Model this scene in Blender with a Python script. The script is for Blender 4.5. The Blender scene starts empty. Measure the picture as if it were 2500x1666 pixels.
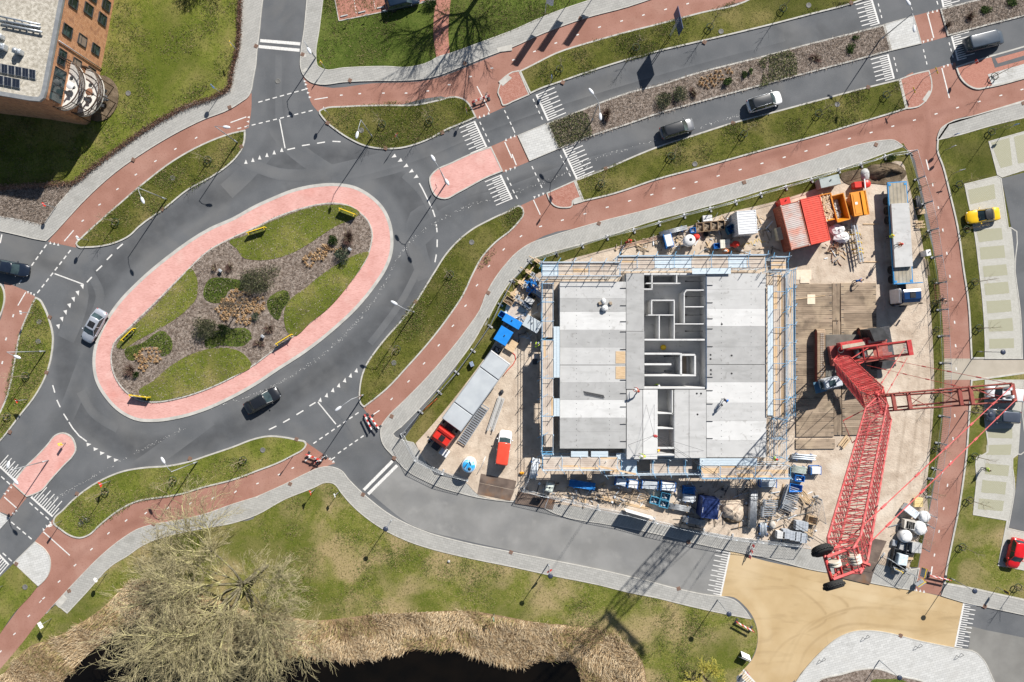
import bpy, bmesh, math, random
from mathutils import Vector, Matrix, geometry
from math import radians as R, sin, cos, pi
random.seed(7)
sc = bpy.context.scene
col = sc.collection
# ------------------------------------------------------------------ camera, sky, sun, exposure
S = 0.055                 # metres per photo pixel on the ground
H = 91.7                  # camera height
cam = bpy.data.cameras.new('camera'); cam.lens = 24; cam.sensor_width = 36; cam.clip_end = 3000; cam.clip_start = 0.5
camo = bpy.data.objects.new('camera', cam); col.objects.link(camo)
camo.location = (0, 0, H); camo.rotation_euler = (0, 0, 0)
sc.camera = camo
SUN_EL = 37.0
SDX, SDY = 0.555, 0.832   # ground direction towards the sun
w = bpy.data.worlds.new("World"); sc.world = w; w.use_nodes = True
nt = w.node_tree
sky = nt.nodes.new('ShaderNodeTexSky'); sky.sky_type = 'NISHITA'; sky.sun_disc = False
sky.sun_elevation = R(SUN_EL); sky.sun_rotation = math.atan2(SDX, SDY)
sky.air_density = 1.0; sky.dust_density = 0.6; sky.ozone_density = 1.2
bg = nt.nodes['Background']; bg.inputs['Strength'].default_value = 0.05
nt.links.new(sky.outputs['Color'], bg.inputs['Color'])
sl = bpy.data.lights.new('sun', 'SUN'); sl.energy = 5.0; sl.angle = R(0.5); sl.color = (1.0, 0.955, 0.89)
slo = bpy.data.objects.new('sun', sl); col.objects.link(slo)
ce = cos(R(SUN_EL))
slo.rotation_euler = Vector((SDX*ce, SDY*ce, sin(R(SUN_EL)))).to_track_quat('Z', 'Y').to_euler()
slo.location = (40, 60, 60)
sc.view_settings.view_transform = 'Standard'; sc.view_settings.look = 'None'
sc.view_settings.exposure = 0.58; sc.view_settings.gamma = 1.0
sc.cycles.max_bounces = 5; sc.cycles.diffuse_bounces = 2; sc.cycles.glossy_bounces = 2; sc.cycles.transparent_max_bounces = 6
sc.cycles.use_denoising = True
# ------------------------------------------------------------------ coordinates
def N(x, y, h=0.0):
 """photo pixel of a point that stands h metres above the ground -> world x, y"""
 k = S*(1-h/H)
 return ((x-1250)*k, (833-y)*k)
def N3(x, y, h, z=None):
 a = N(x, y, h); return Vector((a[0], a[1], h))
TO = {}
for i in range(12):
 TO[i+1] = (625*(i % 4), 555*(i//4))
def parse(s):
 out = []
 for tok in s.split():
  c = tok.endswith('!'); tok = tok.rstrip('!')
  a, b = tok.split(','); out.append((float(a), float(b), c))
 return out
def T(n, s):
 ox, oy = TO[n]; k = 625/1763.0
 return [(ox+a*k, oy+b*k, c) for a, b, c in parse(s)]
def V(s):
 return [(a*1.0625, b*1.0625, c) for a, b, c in parse(s)]
def NP(s):
 return parse(s)
def CR(ox, oy, sc_, s):
 return [(ox+a/sc_, oy+b/sc_, c) for a, b, c in parse(s)]
def tp(n, x, y, h=0.0):
 ox, oy = TO[n]; k = 625/1763.0
 return N(ox+x*k, oy+y*k, h)
def W(pts, h=0.0):
 return [(*N(p[0], p[1], h), p[2]) for p in pts]
def smooth(pts, n=4, closed=True):
 """Catmull-Rom through world points (x, y, corner)"""
 m = len(pts); out = []
 def pt(i): return pts[i % m] if closed else pts[max(0, min(m-1, i))]
 for i in range(m if closed else m-1):
  p0, p1, p2, p3 = pt(i-1), pt(i), pt(i+1), pt(i+2)
  d = math.hypot(p2[0]-p1[0], p2[1]-p1[1])
  def tan(a, b, c):
   if b[2]: return (0, 0)
   l1 = math.hypot(b[0]-a[0], b[1]-a[1]) or 1e-6; l2 = math.hypot(c[0]-b[0], c[1]-b[1]) or 1e-6
   return tuple(d*((b[k]-a[k])/l1*l2+(c[k]-b[k])/l2*l1)/(l1+l2) for k in (0, 1))
  t1, t2 = tan(p0, p1, p2), tan(p1, p2, p3)
  if p1[2] and p2[2]: k_ = 1
  else: k_ = max(1, min(n, int(d/0.5)+1))
  for j in range(k_):
   t = j/k_; h1 = 2*t**3-3*t*t+1; h2 = t**3-2*t*t+t; h3 = -2*t**3+3*t*t; h4 = t**3-t*t
   out.append(tuple(h1*p1[k]+h2*t1[k]+h3*p2[k]+h4*t2[k] for k in (0, 1)))
 if not closed: out.append(tuple(pts[-1][:2]))
 return out
def area(p): return 0.5*sum(p[i][0]*p[(i+1) % len(p)][1]-p[(i+1) % len(p)][0]*p[i][1] for i in range(len(p)))
def ccw(p): return p if area(p) > 0 else p[::-1]
def inside(p, poly):
 x, y = p; c = False; j = len(poly)-1
 for i in range(len(poly)):
  xi, yi = poly[i][:2]; xj, yj = poly[j][:2]
  if (yi > y) != (yj > y) and x < (xj-xi)*(y-yi)/(yj-yi)+xi: c = not c
  j = i
 return c
def offset(p, d):
 """inward offset of a ccw polygon"""
 m = len(p); out = []
 for i in range(m):
  a, b, c = p[i-1], p[i], p[(i+1) % m]
  e1 = (b[0]-a[0], b[1]-a[1]); e2 = (c[0]-b[0], c[1]-b[1])
  l1 = math.hypot(*e1) or 1e-6; l2 = math.hypot(*e2) or 1e-6
  n1 = (-e1[1]/l1, e1[0]/l1); n2 = (-e2[1]/l2, e2[0]/l2)
  nx, ny = n1[0]+n2[0], n1[1]+n2[1]; q = nx*nx+ny*ny
  k = 2*d/q if q > 0.5 else d*1.4/math.sqrt(max(q, 1e-6))
  out.append((b[0]+nx*k, b[1]+ny*k))
 return out
# ------------------------------------------------------------------ mesh building
class MB:
 def __init__(self): self.v = []; self.f = []; self.m = []; self.sm = []
 def add(self, vs, fs, mi=0, smooth=False):
  o = len(self.v); self.v += [tuple(v) for v in vs]
  for f in fs: self.f.append(tuple(i+o for i in f)); self.m.append(mi); self.sm.append(smooth)
 def box(self, c, s, rz=0.0, mi=0, ry=0.0, rx=0.0):
  M = Matrix.Translation(Vector(c)) @ Matrix.Rotation(rz, 4, 'Z') @ Matrix.Rotation(ry, 4, 'Y') @ Matrix.Rotation(rx, 4, 'X')
  x, y, z = s[0]/2, s[1]/2, s[2]/2
  vs = [M @ Vector(p) for p in ((-x,-y,-z),(x,-y,-z),(x,y,-z),(-x,y,-z),(-x,-y,z),(x,-y,z),(x,y,z),(-x,y,z))]
  self.add(vs, [(3,2,1,0),(4,5,6,7),(0,1,5,4),(1,2,6,5),(2,3,7,6),(3,0,4,7)], mi)
 def bbox(self, c, s, b, rz=0.0, mi=0):
  """box with chamfered vertical and top edges"""
  x, y = s[0]/2, s[1]/2; z0, z1 = c[2]-s[2]/2, c[2]+s[2]/2
  def ring(i, z):
   X, Y = x-i, y-i; k = b
   return [(X-k,-Y,z),(X,-Y+k,z),(X,Y-k,z),(X-k,Y,z),(-X+k,Y,z),(-X,Y-k,z),(-X,-Y+k,z),(-X+k,-Y,z)]
  M = Matrix.Translation((c[0], c[1], 0)) @ Matrix.Rotation(rz, 4, 'Z')
  self.loft([[M @ Vector(p) for p in r] for r in (ring(0, z0), ring(0, z1-b), ring(b, z1))], mi)
 def loft(self, rings, mi=0, caps=True, smooth=False):
  n = len(rings[0]); vs = [p for r in rings for p in r]; fs = []
  for k in range(len(rings)-1):
   for i in range(n):
    j = (i+1) % n; fs.append((k*n+i, k*n+j, (k+1)*n+j, (k+1)*n+i))
  if caps: fs.append(tuple(range(n-1, -1, -1))); fs.append(tuple((len(rings)-1)*n+i for i in range(n)))
  self.add(vs, fs, mi, smooth)
 def bar(self, p, q, r, n=4, mi=0, r2=None, caps=True):
  p, q = Vector(p), Vector(q); d = q-p
  if d.length < 1e-6: return
  d.normalize(); u = d.orthogonal().normalized(); v = d.cross(u); r2 = r if r2 is None else r2
  rs = []
  for c, rr in ((p, r), (q, r2)):
   rs.append([c+u*(rr*cos(2*pi*(i+.5)/n))+v*(rr*sin(2*pi*(i+.5)/n)) for i in range(n)])
  self.loft(rs, mi, caps, n > 5)
 def tube(self, pts, r, n=5, mi=0):
  pts = [Vector(p) for p in pts]; rr = r if isinstance(r, (list, tuple)) else [r]*len(pts); rings = []; u = None
  for i, p in enumerate(pts):
   d = (pts[min(i+1, len(pts)-1)]-pts[max(i-1, 0)]).normalized()
   u = d.orthogonal().normalized() if u is None else (u-d*u.dot(d)).normalized()
   v = d.cross(u)
   rings.append([p+u*(rr[i]*cos(2*pi*k/n))+v*(rr[i]*sin(2*pi*k/n)) for k in range(n)])
  self.loft(rings, mi, True, True)
 def lathe(self, c, prof, n=16, mi=0, sm=True, M=None):
  M = M or Matrix.Translation(Vector(c))
  self.loft([[M @ Vector((r*cos(2*pi*i/n), r*sin(2*pi*i/n), z)) for i in range(n)] for r, z in prof], mi, True, sm)
 def prism(self, poly, z0, z1, mi=0):
  poly = ccw([p[:2] for p in poly]); n = len(poly)
  self.add([(x, y, z0) for x, y in poly]+[(x, y, z1) for x, y in poly],
    [tuple(range(n-1, -1, -1)), tuple(range(n, 2*n))]+[(i, (i+1) % n, n+(i+1) % n, n+i) for i in range(n)], mi)
 def fill(self, poly, z, mi=0):
  """flat triangulated top of a possibly self-touching outline"""
  poly = [Vector(p[:2]) for p in ccw([q[:2] for q in poly])]; n = len(poly)
  vs, es, fs = geometry.delaunay_2d_cdt(poly, [(i, (i+1) % n) for i in range(n)], [], 1, 1e-4)[:3]
  out = []
  for f in fs:
   a = area([vs[i] for i in f]); out.append(tuple(f) if a > 0 else tuple(reversed(f)))
  self.add([(v[0], v[1], z) for v in vs], out, mi)
 def skirt(self, poly, z0, z1, mi=0):
  poly = ccw([q[:2] for q in poly]); n = len(poly)
  self.add([(x, y, z0) for x, y in poly]+[(x, y, z1) for x, y in poly], [(i, (i+1) % n, n+(i+1) % n, n+i) for i in range(n)], mi)
 def torus(self, c, Rr, r, n=20, k=6, mi=0, M=None):
  M = M or Matrix.Translation(Vector(c)); vs = []; fs = []
  for i in range(n):
   for j in range(k):
    a, b = 2*pi*i/n, 2*pi*j/k
    vs.append(M @ Vector(((Rr+r*cos(b))*cos(a), (Rr+r*cos(b))*sin(a), r*sin(b))))
    fs.append((i*k+j, ((i+1) % n)*k+j, ((i+1) % n)*k+(j+1) % k, i*k+(j+1) % k))
  self.add(vs, fs, mi, True)
 def blob(self, c, s, n=8, m=5, jit=0.0, mi=0, rz=0.0, rng=random):
  M = Matrix.Translation(Vector(c)) @ Matrix.Rotation(rz, 4, 'Z')
  rings = []
  for i in range(m+1):
   a = -pi/2+pi*i/m; rr = max(0.02, cos(a))
   rings.append([M @ Vector((s[0]*rr*cos(2*pi*k/n)*(1+rng.uniform(-jit, jit)), s[1]*rr*sin(2*pi*k/n)*(1+rng.uniform(-jit, jit)), s[2]*sin(a)*(1+rng.uniform(-jit, jit)))) for k in range(n)])
  self.loft(rings, mi, True, True)
 def build(self, name, mats, parent=None, loc=None):
  me = bpy.data.meshes.new(name); me.from_pydata(self.v, [], self.f)
  mats = mats if isinstance(mats, (list, tuple)) else [mats]
  for m in mats: me.materials.append(m)
  me.polygons.foreach_set('material_index', self.m); me.polygons.foreach_set('use_smooth', self.sm)
  me.update()
  o = bpy.data.objects.new(name, me); col.objects.link(o)
  if parent is not None: o.parent = parent
  if loc is not None: o.location = loc
  return o
def tag(o, label=None, cat=None, group=None, kind=None):
 if label: o['label'] = label
 if cat: o['category'] = cat
 if group: o['group'] = group
 if kind: o['kind'] = kind
 return o
def thing(name, label, cat, loc=(0, 0, 0), rz=0.0, group=None):
 o = bpy.data.objects.new(name, None); col.objects.link(o); o.location = loc; o.rotation_euler = (0, 0, rz)
 o.empty_display_size = 0.2
 return tag(o, label, cat, group)
def dup(root, loc, rz=0.0, label=None, group=None, scale=None):
 r = root.copy(); col.objects.link(r); r.location = loc; r.rotation_euler = (0, 0, rz)
 if label: r['label'] = label
 if group: r['group'] = group
 if scale: r.scale = scale
 for ch in list(root.children):
  c = ch.copy(); col.objects.link(c); c.parent = r
  for g in ch.children:
   d = g.copy(); col.objects.link(d); d.parent = c
 return r
ORD = ['', 'first', 'second', 'third', 'fourth', 'fifth', 'sixth', 'seventh', 'eighth', 'ninth', 'tenth', 'eleventh', 'twelfth', 'thirteenth',
 'fourteenth', 'fifteenth', 'sixteenth', 'seventeenth', 'eighteenth', 'nineteenth', 'twentieth']
# ------------------------------------------------------------------ materials
def coords(t, stretch=None):
 """object coordinates shifted by the object's place, so copies do not repeat their pattern"""
 tc = t.nodes.new('ShaderNodeTexCoord'); oi = t.nodes.new('ShaderNodeObjectInfo'); ad = t.nodes.new('ShaderNodeVectorMath')
 t.links.new(tc.outputs['Object'], ad.inputs[0]); t.links.new(oi.outputs['Location'], ad.inputs[1]); src = ad.outputs[0]
 if stretch:
  mp = t.nodes.new('ShaderNodeMapping'); mp.inputs['Scale'].default_value = stretch[:3]
  if len(stretch) > 3: mp.inputs['Rotation'].default_value = (0, 0, stretch[3])
  t.links.new(src, mp.inputs['Vector']); src = mp.outputs['Vector']
 return src
def mat(name, c, rough=0.8, c2=None, scale=2.0, detail=4, metal=0.0, bump=0.0, bscale=None, spec=0.4, stretch=None, mid=(0.35, 0.65), coat=0.0):
 """principled material; colour wanders between c and c2 with noise in object space"""
 m = bpy.data.materials.new(name); m.use_nodes = True; t = m.node_tree; p = t.nodes['Principled BSDF']
 p.inputs['Base Color'].default_value = (*c, 1); p.inputs['Roughness'].default_value = rough; p.inputs['Metallic'].default_value = metal
 p.inputs['Specular IOR Level'].default_value = spec
 if coat: p.inputs['Coat Weight'].default_value = coat; p.inputs['Coat Roughness'].default_value = 0.05
 src = coords(t, stretch)
 if c2 is not None:
  nz = t.nodes.new('ShaderNodeTexNoise'); nz.inputs['Scale'].default_value = scale; nz.inputs['Detail'].default_value = detail
  t.links.new(src, nz.inputs['Vector'])
  rp = t.nodes.new('ShaderNodeValToRGB'); rp.color_ramp.elements[0].position = mid[0]; rp.color_ramp.elements[1].position = mid[1]
  rp.color_ramp.elements[0].color = (*c, 1); rp.color_ramp.elements[1].color = (*c2, 1)
  t.links.new(nz.outputs['Fac'], rp.inputs['Fac']); t.links.new(rp.outputs['Color'], p.inputs['Base Color'])
 if bump:
  nb = t.nodes.new('ShaderNodeTexNoise'); nb.inputs['Scale'].default_value = bscale or scale*4; nb.inputs['Detail'].default_value = 5
  t.links.new(src, nb.inputs['Vector'])
  bp = t.nodes.new('ShaderNodeBump'); bp.inputs['Strength'].default_value = bump; bp.inputs['Distance'].default_value = 0.1
  t.links.new(nb.outputs['Fac'], bp.inputs['Height']); t.links.new(bp.outputs['Normal'], p.inputs['Normal'])
 return m
def mixin(m, c, scale, lo, hi, amt=1.0, detail=3, stretch=None, dist=0.0):
 """blend a further colour into a material where a noise exceeds lo..hi"""
 t = m.node_tree; p = t.nodes['Principled BSDF']; s = p.inputs['Base Color']
 src = coords(t, stretch)
 nz = t.nodes.new('ShaderNodeTexNoise'); nz.inputs['Scale'].default_value = scale; nz.inputs['Detail'].default_value = detail; nz.inputs['Distortion'].default_value = dist
 t.links.new(src, nz.inputs['Vector'])
 mr = t.nodes.new('ShaderNodeMapRange'); mr.inputs['From Min'].default_value = lo; mr.inputs['From Max'].default_value = hi; mr.inputs['To Max'].default_value = amt
 t.links.new(nz.outputs['Fac'], mr.inputs['Value'])
 mx = t.nodes.new('ShaderNodeMix'); mx.data_type = 'RGBA'
 t.links.new(mr.outputs['Result'], mx.inputs['Factor'])
 if s.is_linked: t.links.new(s.links[0].from_socket, mx.inputs['A'])
 else: mx.inputs['A'].default_value = s.default_value
 mx.inputs['B'].default_value = (*c, 1)
 t.links.new(mx.outputs['Result'], s)
 return m
def pavers(name, c, c2, mortar, bw, bh, rot, rough=0.85, msize=0.012, off=0.5):
 m = mat(name, c, rough, spec=0.25); t = m.node_tree; p = t.nodes['Principled BSDF']
 tc = t.nodes.new('ShaderNodeTexCoord'); mp = t.nodes.new('ShaderNodeMapping'); mp.inputs['Rotation'].default_value = (0, 0, rot)
 br = t.nodes.new('ShaderNodeTexBrick'); br.inputs['Scale'].default_value = 1.0; br.inputs['Brick Width'].default_value = bw; br.inputs['Row Height'].default_value = bh
 br.inputs['Mortar Size'].default_value = msize; br.inputs['Mortar Smooth'].default_value = 0.3; br.offset = off
 br.inputs['Color1'].default_value = (*c, 1); br.inputs['Color2'].default_value = (*c2, 1); br.inputs['Mortar'].default_value = (*mortar, 1)
 t.links.new(tc.outputs['Object'], mp.inputs['Vector']); t.links.new(mp.outputs['Vector'], br.inputs['Vector']); t.links.new(br.outputs['Color'], p.inputs['Base Color'])
 return m
M = {}
# grass: three wandering tones plus straw patches
def grass_mat(name, g1, g2, straw, lo, hi, amt):
 m = mat(name, g1, 0.9, g2, 0.9, 8, bump=0.9, bscale=14, spec=0.15, mid=(0.3, 0.7))
 mixin(m, straw, 0.22, lo, hi, amt, 6, dist=0.4)
 mixin(m, tuple(0.35*v for v in g1), 5.0, 0.50, 0.74, 0.85, 6)
 mixin(m, tuple(min(1, 1.25*v) for v in straw), 7.0, 0.56, 0.70, 0.5, 4)
 mixin(m, tuple(1.5*v for v in g2), 9.0, 0.58, 0.72, 0.55, 3)
 mixin(m, tuple(0.75*v for v in g1), 0.09, 0.48, 0.62, 0.6, 3)
 return m
M['lawn'] = grass_mat('lawn_grass', (0.098, 0.130, 0.014), (0.180, 0.195, 0.036), (0.27, 0.225, 0.085), 0.46, 0.66, 0.8)
M['lawn_dry'] = grass_mat('dry_lawn_grass', (0.105, 0.135, 0.016), (0.200, 0.195, 0.048), (0.36, 0.275, 0.145), 0.43, 0.62, 0.9)
M['verge'] = grass_mat('verge_grass', (0.066, 0.080, 0.010), (0.132, 0.134, 0.027), (0.22, 0.18, 0.07), 0.47, 0.68, 0.75)
M['green'] = grass_mat('dense_grass', (0.060, 0.095, 0.012), (0.120, 0.155, 0.030), (0.17, 0.17, 0.05), 0.5, 0.7, 0.6)
M['asphalt'] = mat('asphalt', (0.104, 0.110, 0.118), 0.9, (0.134, 0.139, 0.146), 0.28, 6, spec=0.25, bump=0.06, bscale=40)
mixin(M['asphalt'], (0.165, 0.163, 0.158), 0.10, 0.50, 0.72, 0.6, 4, dist=1.2)
mixin(M['asphalt'], (0.080, 0.083, 0.087), 0.16, 0.55, 0.75, 0.6, 3, dist=0.8)
mixin(M['asphalt'], (0.16, 0.16, 0.16), 6.0, 0.58, 0.75, 0.5, 2)
M['asphalt_old'] = mat('worn_asphalt', (0.185, 0.18, 0.168), 0.9, (0.23, 0.225, 0.21), 0.4, 6, spec=0.25)
mixin(M['asphalt_old'], (0.16, 0.16, 0.152), 0.15, 0.52, 0.7, 0.8, 4)
M['red'] = mat('red_asphalt', (0.285, 0.142, 0.106), 0.9, (0.345, 0.183, 0.142), 0.35, 6, spec=0.2)
mixin(M['red'], (0.41, 0.25, 0.20), 0.13, 0.54, 0.72, 0.6, 4, dist=0.8)
mixin(M['red'], (0.19, 0.085, 0.062), 5.0, 0.55, 0.75, 0.5, 3)
M['pink'] = mat('pink_pressed_paving', (0.58, 0.315, 0.278), 0.85, (0.66, 0.38, 0.34), 0.5, 5, spec=0.2)
mixin(M['pink'], (0.55, 0.20, 0.16), 0.16, 0.62, 0.74, 0.55, 3)
mixin(M['pink'], (0.40, 0.17, 0.14), 0.8, 0.58, 0.78, 0.55, 5, stretch=(1, 3, 1, 0.6))
mixin(M['pink'], (0.66, 0.45, 0.40), 0.4, 0.55, 0.75, 0.6, 5); mixin(M['pink'], (0.42, 0.19, 0.16), 9, 0.52, 0.62, 0.45, 1, stretch=(.25, 2, 1, -.55))
PV = lambda n, rot, c=(0.33, 0.325, 0.305): pavers(n, c, tuple(v*1.16 for v in c), tuple(v*.55 for v in c), 0.62, 0.31, rot)
M['pav0'] = PV('grey_pavers_a', R(0)); M['pav1'] = PV('grey_pavers_b', R(-28)); M['pav2'] = PV('grey_pavers_c', R(-16)); M['pav3'] = PV('grey_pavers_d', R(-58))
M['pav4'] = PV('grey_pavers_e', R(14)); M['pavw'] = PV('pale_pavers', R(-15), (0.48, 0.48, 0.465)); M['pavd'] = PV('dusty_pavers', R(12), (0.27, 0.255, 0.225))
for k in ('pav0', 'pav1', 'pav2', 'pav3', 'pav4', 'pavw', 'pavd'):
 mixin(M[k], (0.42, 0.41, 0.38), 0.3, 0.5, 0.7, 0.4, 5); mixin(M[k], (0.22, 0.215, 0.195), 0.5, 0.58, 0.75, 0.5, 5)
M['brick'] = pavers('red_brick_paving', (0.35, 0.145, 0.105), (0.46, 0.235, 0.185), (0.24, 0.12, 0.09), 0.22, 0.11, R(25))
M['brick2'] = pavers('orange_brick_paving', (0.40, 0.17, 0.125), (0.47, 0.22, 0.165), (0.26, 0.13, 0.10), 0.22, 0.11, R(12))
M['kerb'] = mat('kerb_concrete', (0.40, 0.385, 0.35), 0.85, (0.50, 0.485, 0.445), 1.5, 4)
M['apron'] = mat('concrete_apron', (0.40, 0.39, 0.36), 0.85, (0.50, 0.485, 0.45), 0.8, 5); mixin(M['apron'], (0.30, 0.29, 0.265), 1.3, 0.55, 0.75, 0.6, 4)
M['paint'] = mat('road_paint', (0.72, 0.71, 0.68), 0.7, (0.55, 0.54, 0.52), 5, 4)
M['sand'] = mat('site_sand', (0.46, 0.375, 0.295), 0.95, (0.57, 0.48, 0.385), 0.9, 9, bump=0.5, bscale=5, spec=0.1)
mixin(M['sand'], (0.36, 0.285, 0.215), 0.35, 0.50, 0.70, 0.7, 8, dist=.8); mixin(M['sand'], (0.63, 0.56, 0.47), 0.17, 0.56, 0.70, 0.7, 5); mixin(M['sand'], (0.27, 0.21, 0.155), 2.5, 0.60, 0.74, 0.55, 5)
M['tan'] = mat('sand_coloured_asphalt', (0.43, 0.31, 0.165), 0.9, (0.50, 0.375, 0.215), 0.25, 6, spec=0.2)
mixin(M['tan'], (0.33, 0.235, 0.125), 0.35, 0.54, 0.72, 0.55, 4, stretch=(0.35, 1.6, 1, 0.5), dist=1.5)
mixin(M['tan'], (0.56, 0.44, 0.28), 0.12, 0.52, 0.7, 0.6, 4)
M['mulch'] = mat('bark_mulch', (0.15, 0.115, 0.092), 0.95, (0.33, 0.275, 0.235), 3.2, 8, bump=1.0, bscale=9, spec=0.1, mid=(0.38, 0.66))
mixin(M['mulch'], (0.07, 0.055, 0.04), 4.0, 0.56, 0.70, 0.8, 5)
M['soil'] = mat('dark_soil', (0.10, 0.075, 0.05), 0.95, (0.19, 0.145, 0.10), 1.2, 8, bump=0.8, bscale=6, spec=0.1)
M['water'] = mat('pond_water', (0.0035, 0.003, 0.0022), 0.12, (0.006, 0.0045, 0.003), 0.3, 3, bump=0.02, bscale=2, spec=0.25)
M['conc'] = mat('concrete', (0.42, 0.415, 0.395), 0.85, (0.50, 0.495, 0.475), 0.6, 6, spec=0.2)
M['white'] = mat('white_paint', (0.74, 0.74, 0.74), 0.45, (0.66, 0.66, 0.65), 3, 4)
M['galv'] = mat('galvanised_steel', (0.40, 0.43, 0.46), 0.4, (0.55, 0.58, 0.61), 6, 3, metal=0.55)
M['pole'] = mat('lamp_post_grey', (0.34, 0.36, 0.385), 0.45, (0.42, 0.44, 0.46), 4, 2, metal=0.3)
M['black'] = mat('black_plastic', (0.012, 0.013, 0.015), 0.5, (0.022, 0.023, 0.026), 5, 3)
M['dark'] = mat('dark_steel', (0.035, 0.038, 0.043), 0.55, (0.06, 0.062, 0.068), 4, 3)
M['rust'] = mat('rusty_iron', (0.17, 0.075, 0.04), 0.85, (0.26, 0.13, 0.08), 8, 4)
M['lid'] = mat('grey_cast_iron', (0.12, 0.12, 0.115), 0.75, (0.17, 0.165, 0.155), 6, 4)
M['glass'] = mat('dark_window_glass', (0.018, 0.03, 0.034), 0.06, (0.05, 0.078, 0.084), 0.8, 2, spec=0.7)
M['yellow'] = mat('yellow_paint', (0.80, 0.56, 0.03), 0.45, (0.72, 0.48, 0.025), 4, 3)
M['redp'] = mat('red_paint', (0.62, 0.035, 0.022), 0.4, (0.52, 0.03, 0.02), 3, 3)
M['blue'] = mat('blue_paint', (0.02, 0.19, 0.60), 0.4, (0.015, 0.15, 0.50), 3, 3)
M['wood'] = mat('timber', (0.48, 0.34, 0.20), 0.8, (0.62, 0.46, 0.29), 1.5, 5, stretch=(1, 9, 1))
M['woodg'] = mat('weathered_timber', (0.24, 0.19, 0.14), 0.9, (0.36, 0.29, 0.215), 1.2, 6, stretch=(1, 7, 1))
M['tyre'] = mat('tyre_rubber', (0.018, 0.018, 0.018), 0.85, (0.03, 0.03, 0.029), 6, 3)
M['bark'] = mat('young_bark', (0.22, 0.185, 0.12), 0.9, (0.32, 0.27, 0.18), 5, 4)
M['ring'] = mat('green_tree_belt', (0.020, 0.042, 0.020), 0.8, (0.035, 0.06, 0.03), 5, 3)
M['skin'] = mat('skin', (0.50, 0.28, 0.19), 0.6, (0.45, 0.25, 0.17), 9, 2)
# ------------------------------------------------------------------ the setting
def slab(name, pts, z0, z1, m, kerb=None, n=4, km=None, kh=0.02, kind='structure'):
 p = ccw(smooth(W(pts), n)) if len(pts[0]) == 3 else ccw(pts)
 mb = MB()
 inner = offset(p, kerb) if kerb else p
 mb.fill(inner, z1); mb.skirt(inner, z0, z1)
 o = mb.build(name, m)
 tag(o, kind=kind)
 if kerb:
  kb = MB(); L = len(p); z = z1+kh
  kb.add([(x, y, z0) for x, y in p]+[(x, y, z) for x, y in p]+[(x, y, z) for x, y in inner]+[(x, y, z0+.01) for x, y in inner],
   [f for i in range(L) for j in [(i+1) % L] for f in ((i, j, L+j, L+i), (L+i, L+j, 2*L+j, 2*L+i), (2*L+i, 2*L+j, 3*L+j, 3*L+i))])
  tag(kb.build('kerb', km or M['kerb']), kind='structure')
 return p
def sheet(name, pts, z, m, n=4):
 p = ccw(smooth(W(pts), n)) if len(pts[0]) == 3 else ccw(pts)
 mb = MB(); mb.fill(p, z); tag(mb.build(name, m), kind='structure')
 return p
mb = MB(); mb.add([(-700, -700, -.05), (700, -700, -.05), (700, 700, -.05), (-700, 700, -.05)], [(0, 1, 2, 3)]); tag(mb.build('ground', M['soil']), kind='structure')
mb = MB(); mb.add([(-110, -80, 0), (110, -80, 0), (110, 80, 0), (-110, 80, 0)], [(0, 1, 2, 3)]); tag(mb.build('road', M['asphalt']), kind='structure')
# worn, older asphalt east road
sheet('old_road', T(12, "1350,1185 1500,1210 1763,1262 1960,1300! 1960,1800! 1500,1800! 1480,1400 1440,1365 1380,1340! 1390,1260"), 0.004, M['asphalt_old'])
M['street'] = mat('pale_worn_asphalt', (0.205, 0.204, 0.198), 0.9, (0.255, 0.253, 0.246), 0.35, 6, spec=0.25); mixin(M['street'], (0.165, 0.167, 0.168), 0.14, 0.5, 0.7, 0.7, 4, dist=1.0); mixin(M['street'], (0.31, 0.305, 0.29), 0.5, 0.6, 0.75, 0.5, 5)
sheet('south_street', NP("905,1205! 985,1120! 1031,1172 1118,1204 1215,1223 1320,1238 1500,1285 1700,1326 1790,1346! 1757,1460! 1600,1430 1450,1393 1250,1345 1115,1315 1000,1280 940,1235"), 0.0004, M['street'])
# red cycle paths (under the raised pieces)
sheet('cycle_path', T(1, "1732,640! 1730,760 1712,880! 1600,925! 1400,1000 1200,1110 1000,1260 800,1430 640,1580") + T(5, "520,141! 330,100!") + T(1, "440,1530 600,1360 800,1180 1000,1040 1200,920 1400,820 1590,745 1660,705"), 0.006, M['red'])
sheet('cycle_path', T(2, "318,520! 350,600 385,720 430,772! 900,740 1380,690 1500,800 1530,820! 1640,770 1720,735!") + T(3, "0,705! 125,655! 60,480! 0,498! 150,440 550,290 1000,170 1700,-20! 1000,-20! 400,150 0,335!") + T(2, "1600,400 1200,550 800,575 440,595 370,570"), 0.006, M['red'])
sheet('cycle_crossing', T(2, "1620,1008! 1763,945!") + T(3, "37,932! 122,1112! 0,1162!") + T(2, "1700,1188!"), 0.006, M['red'])
sheet('cycle_crossing', T(4, "1003,110! 1182,65! 1238,252! 1058,302!"), 0.006, M['red'])
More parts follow.
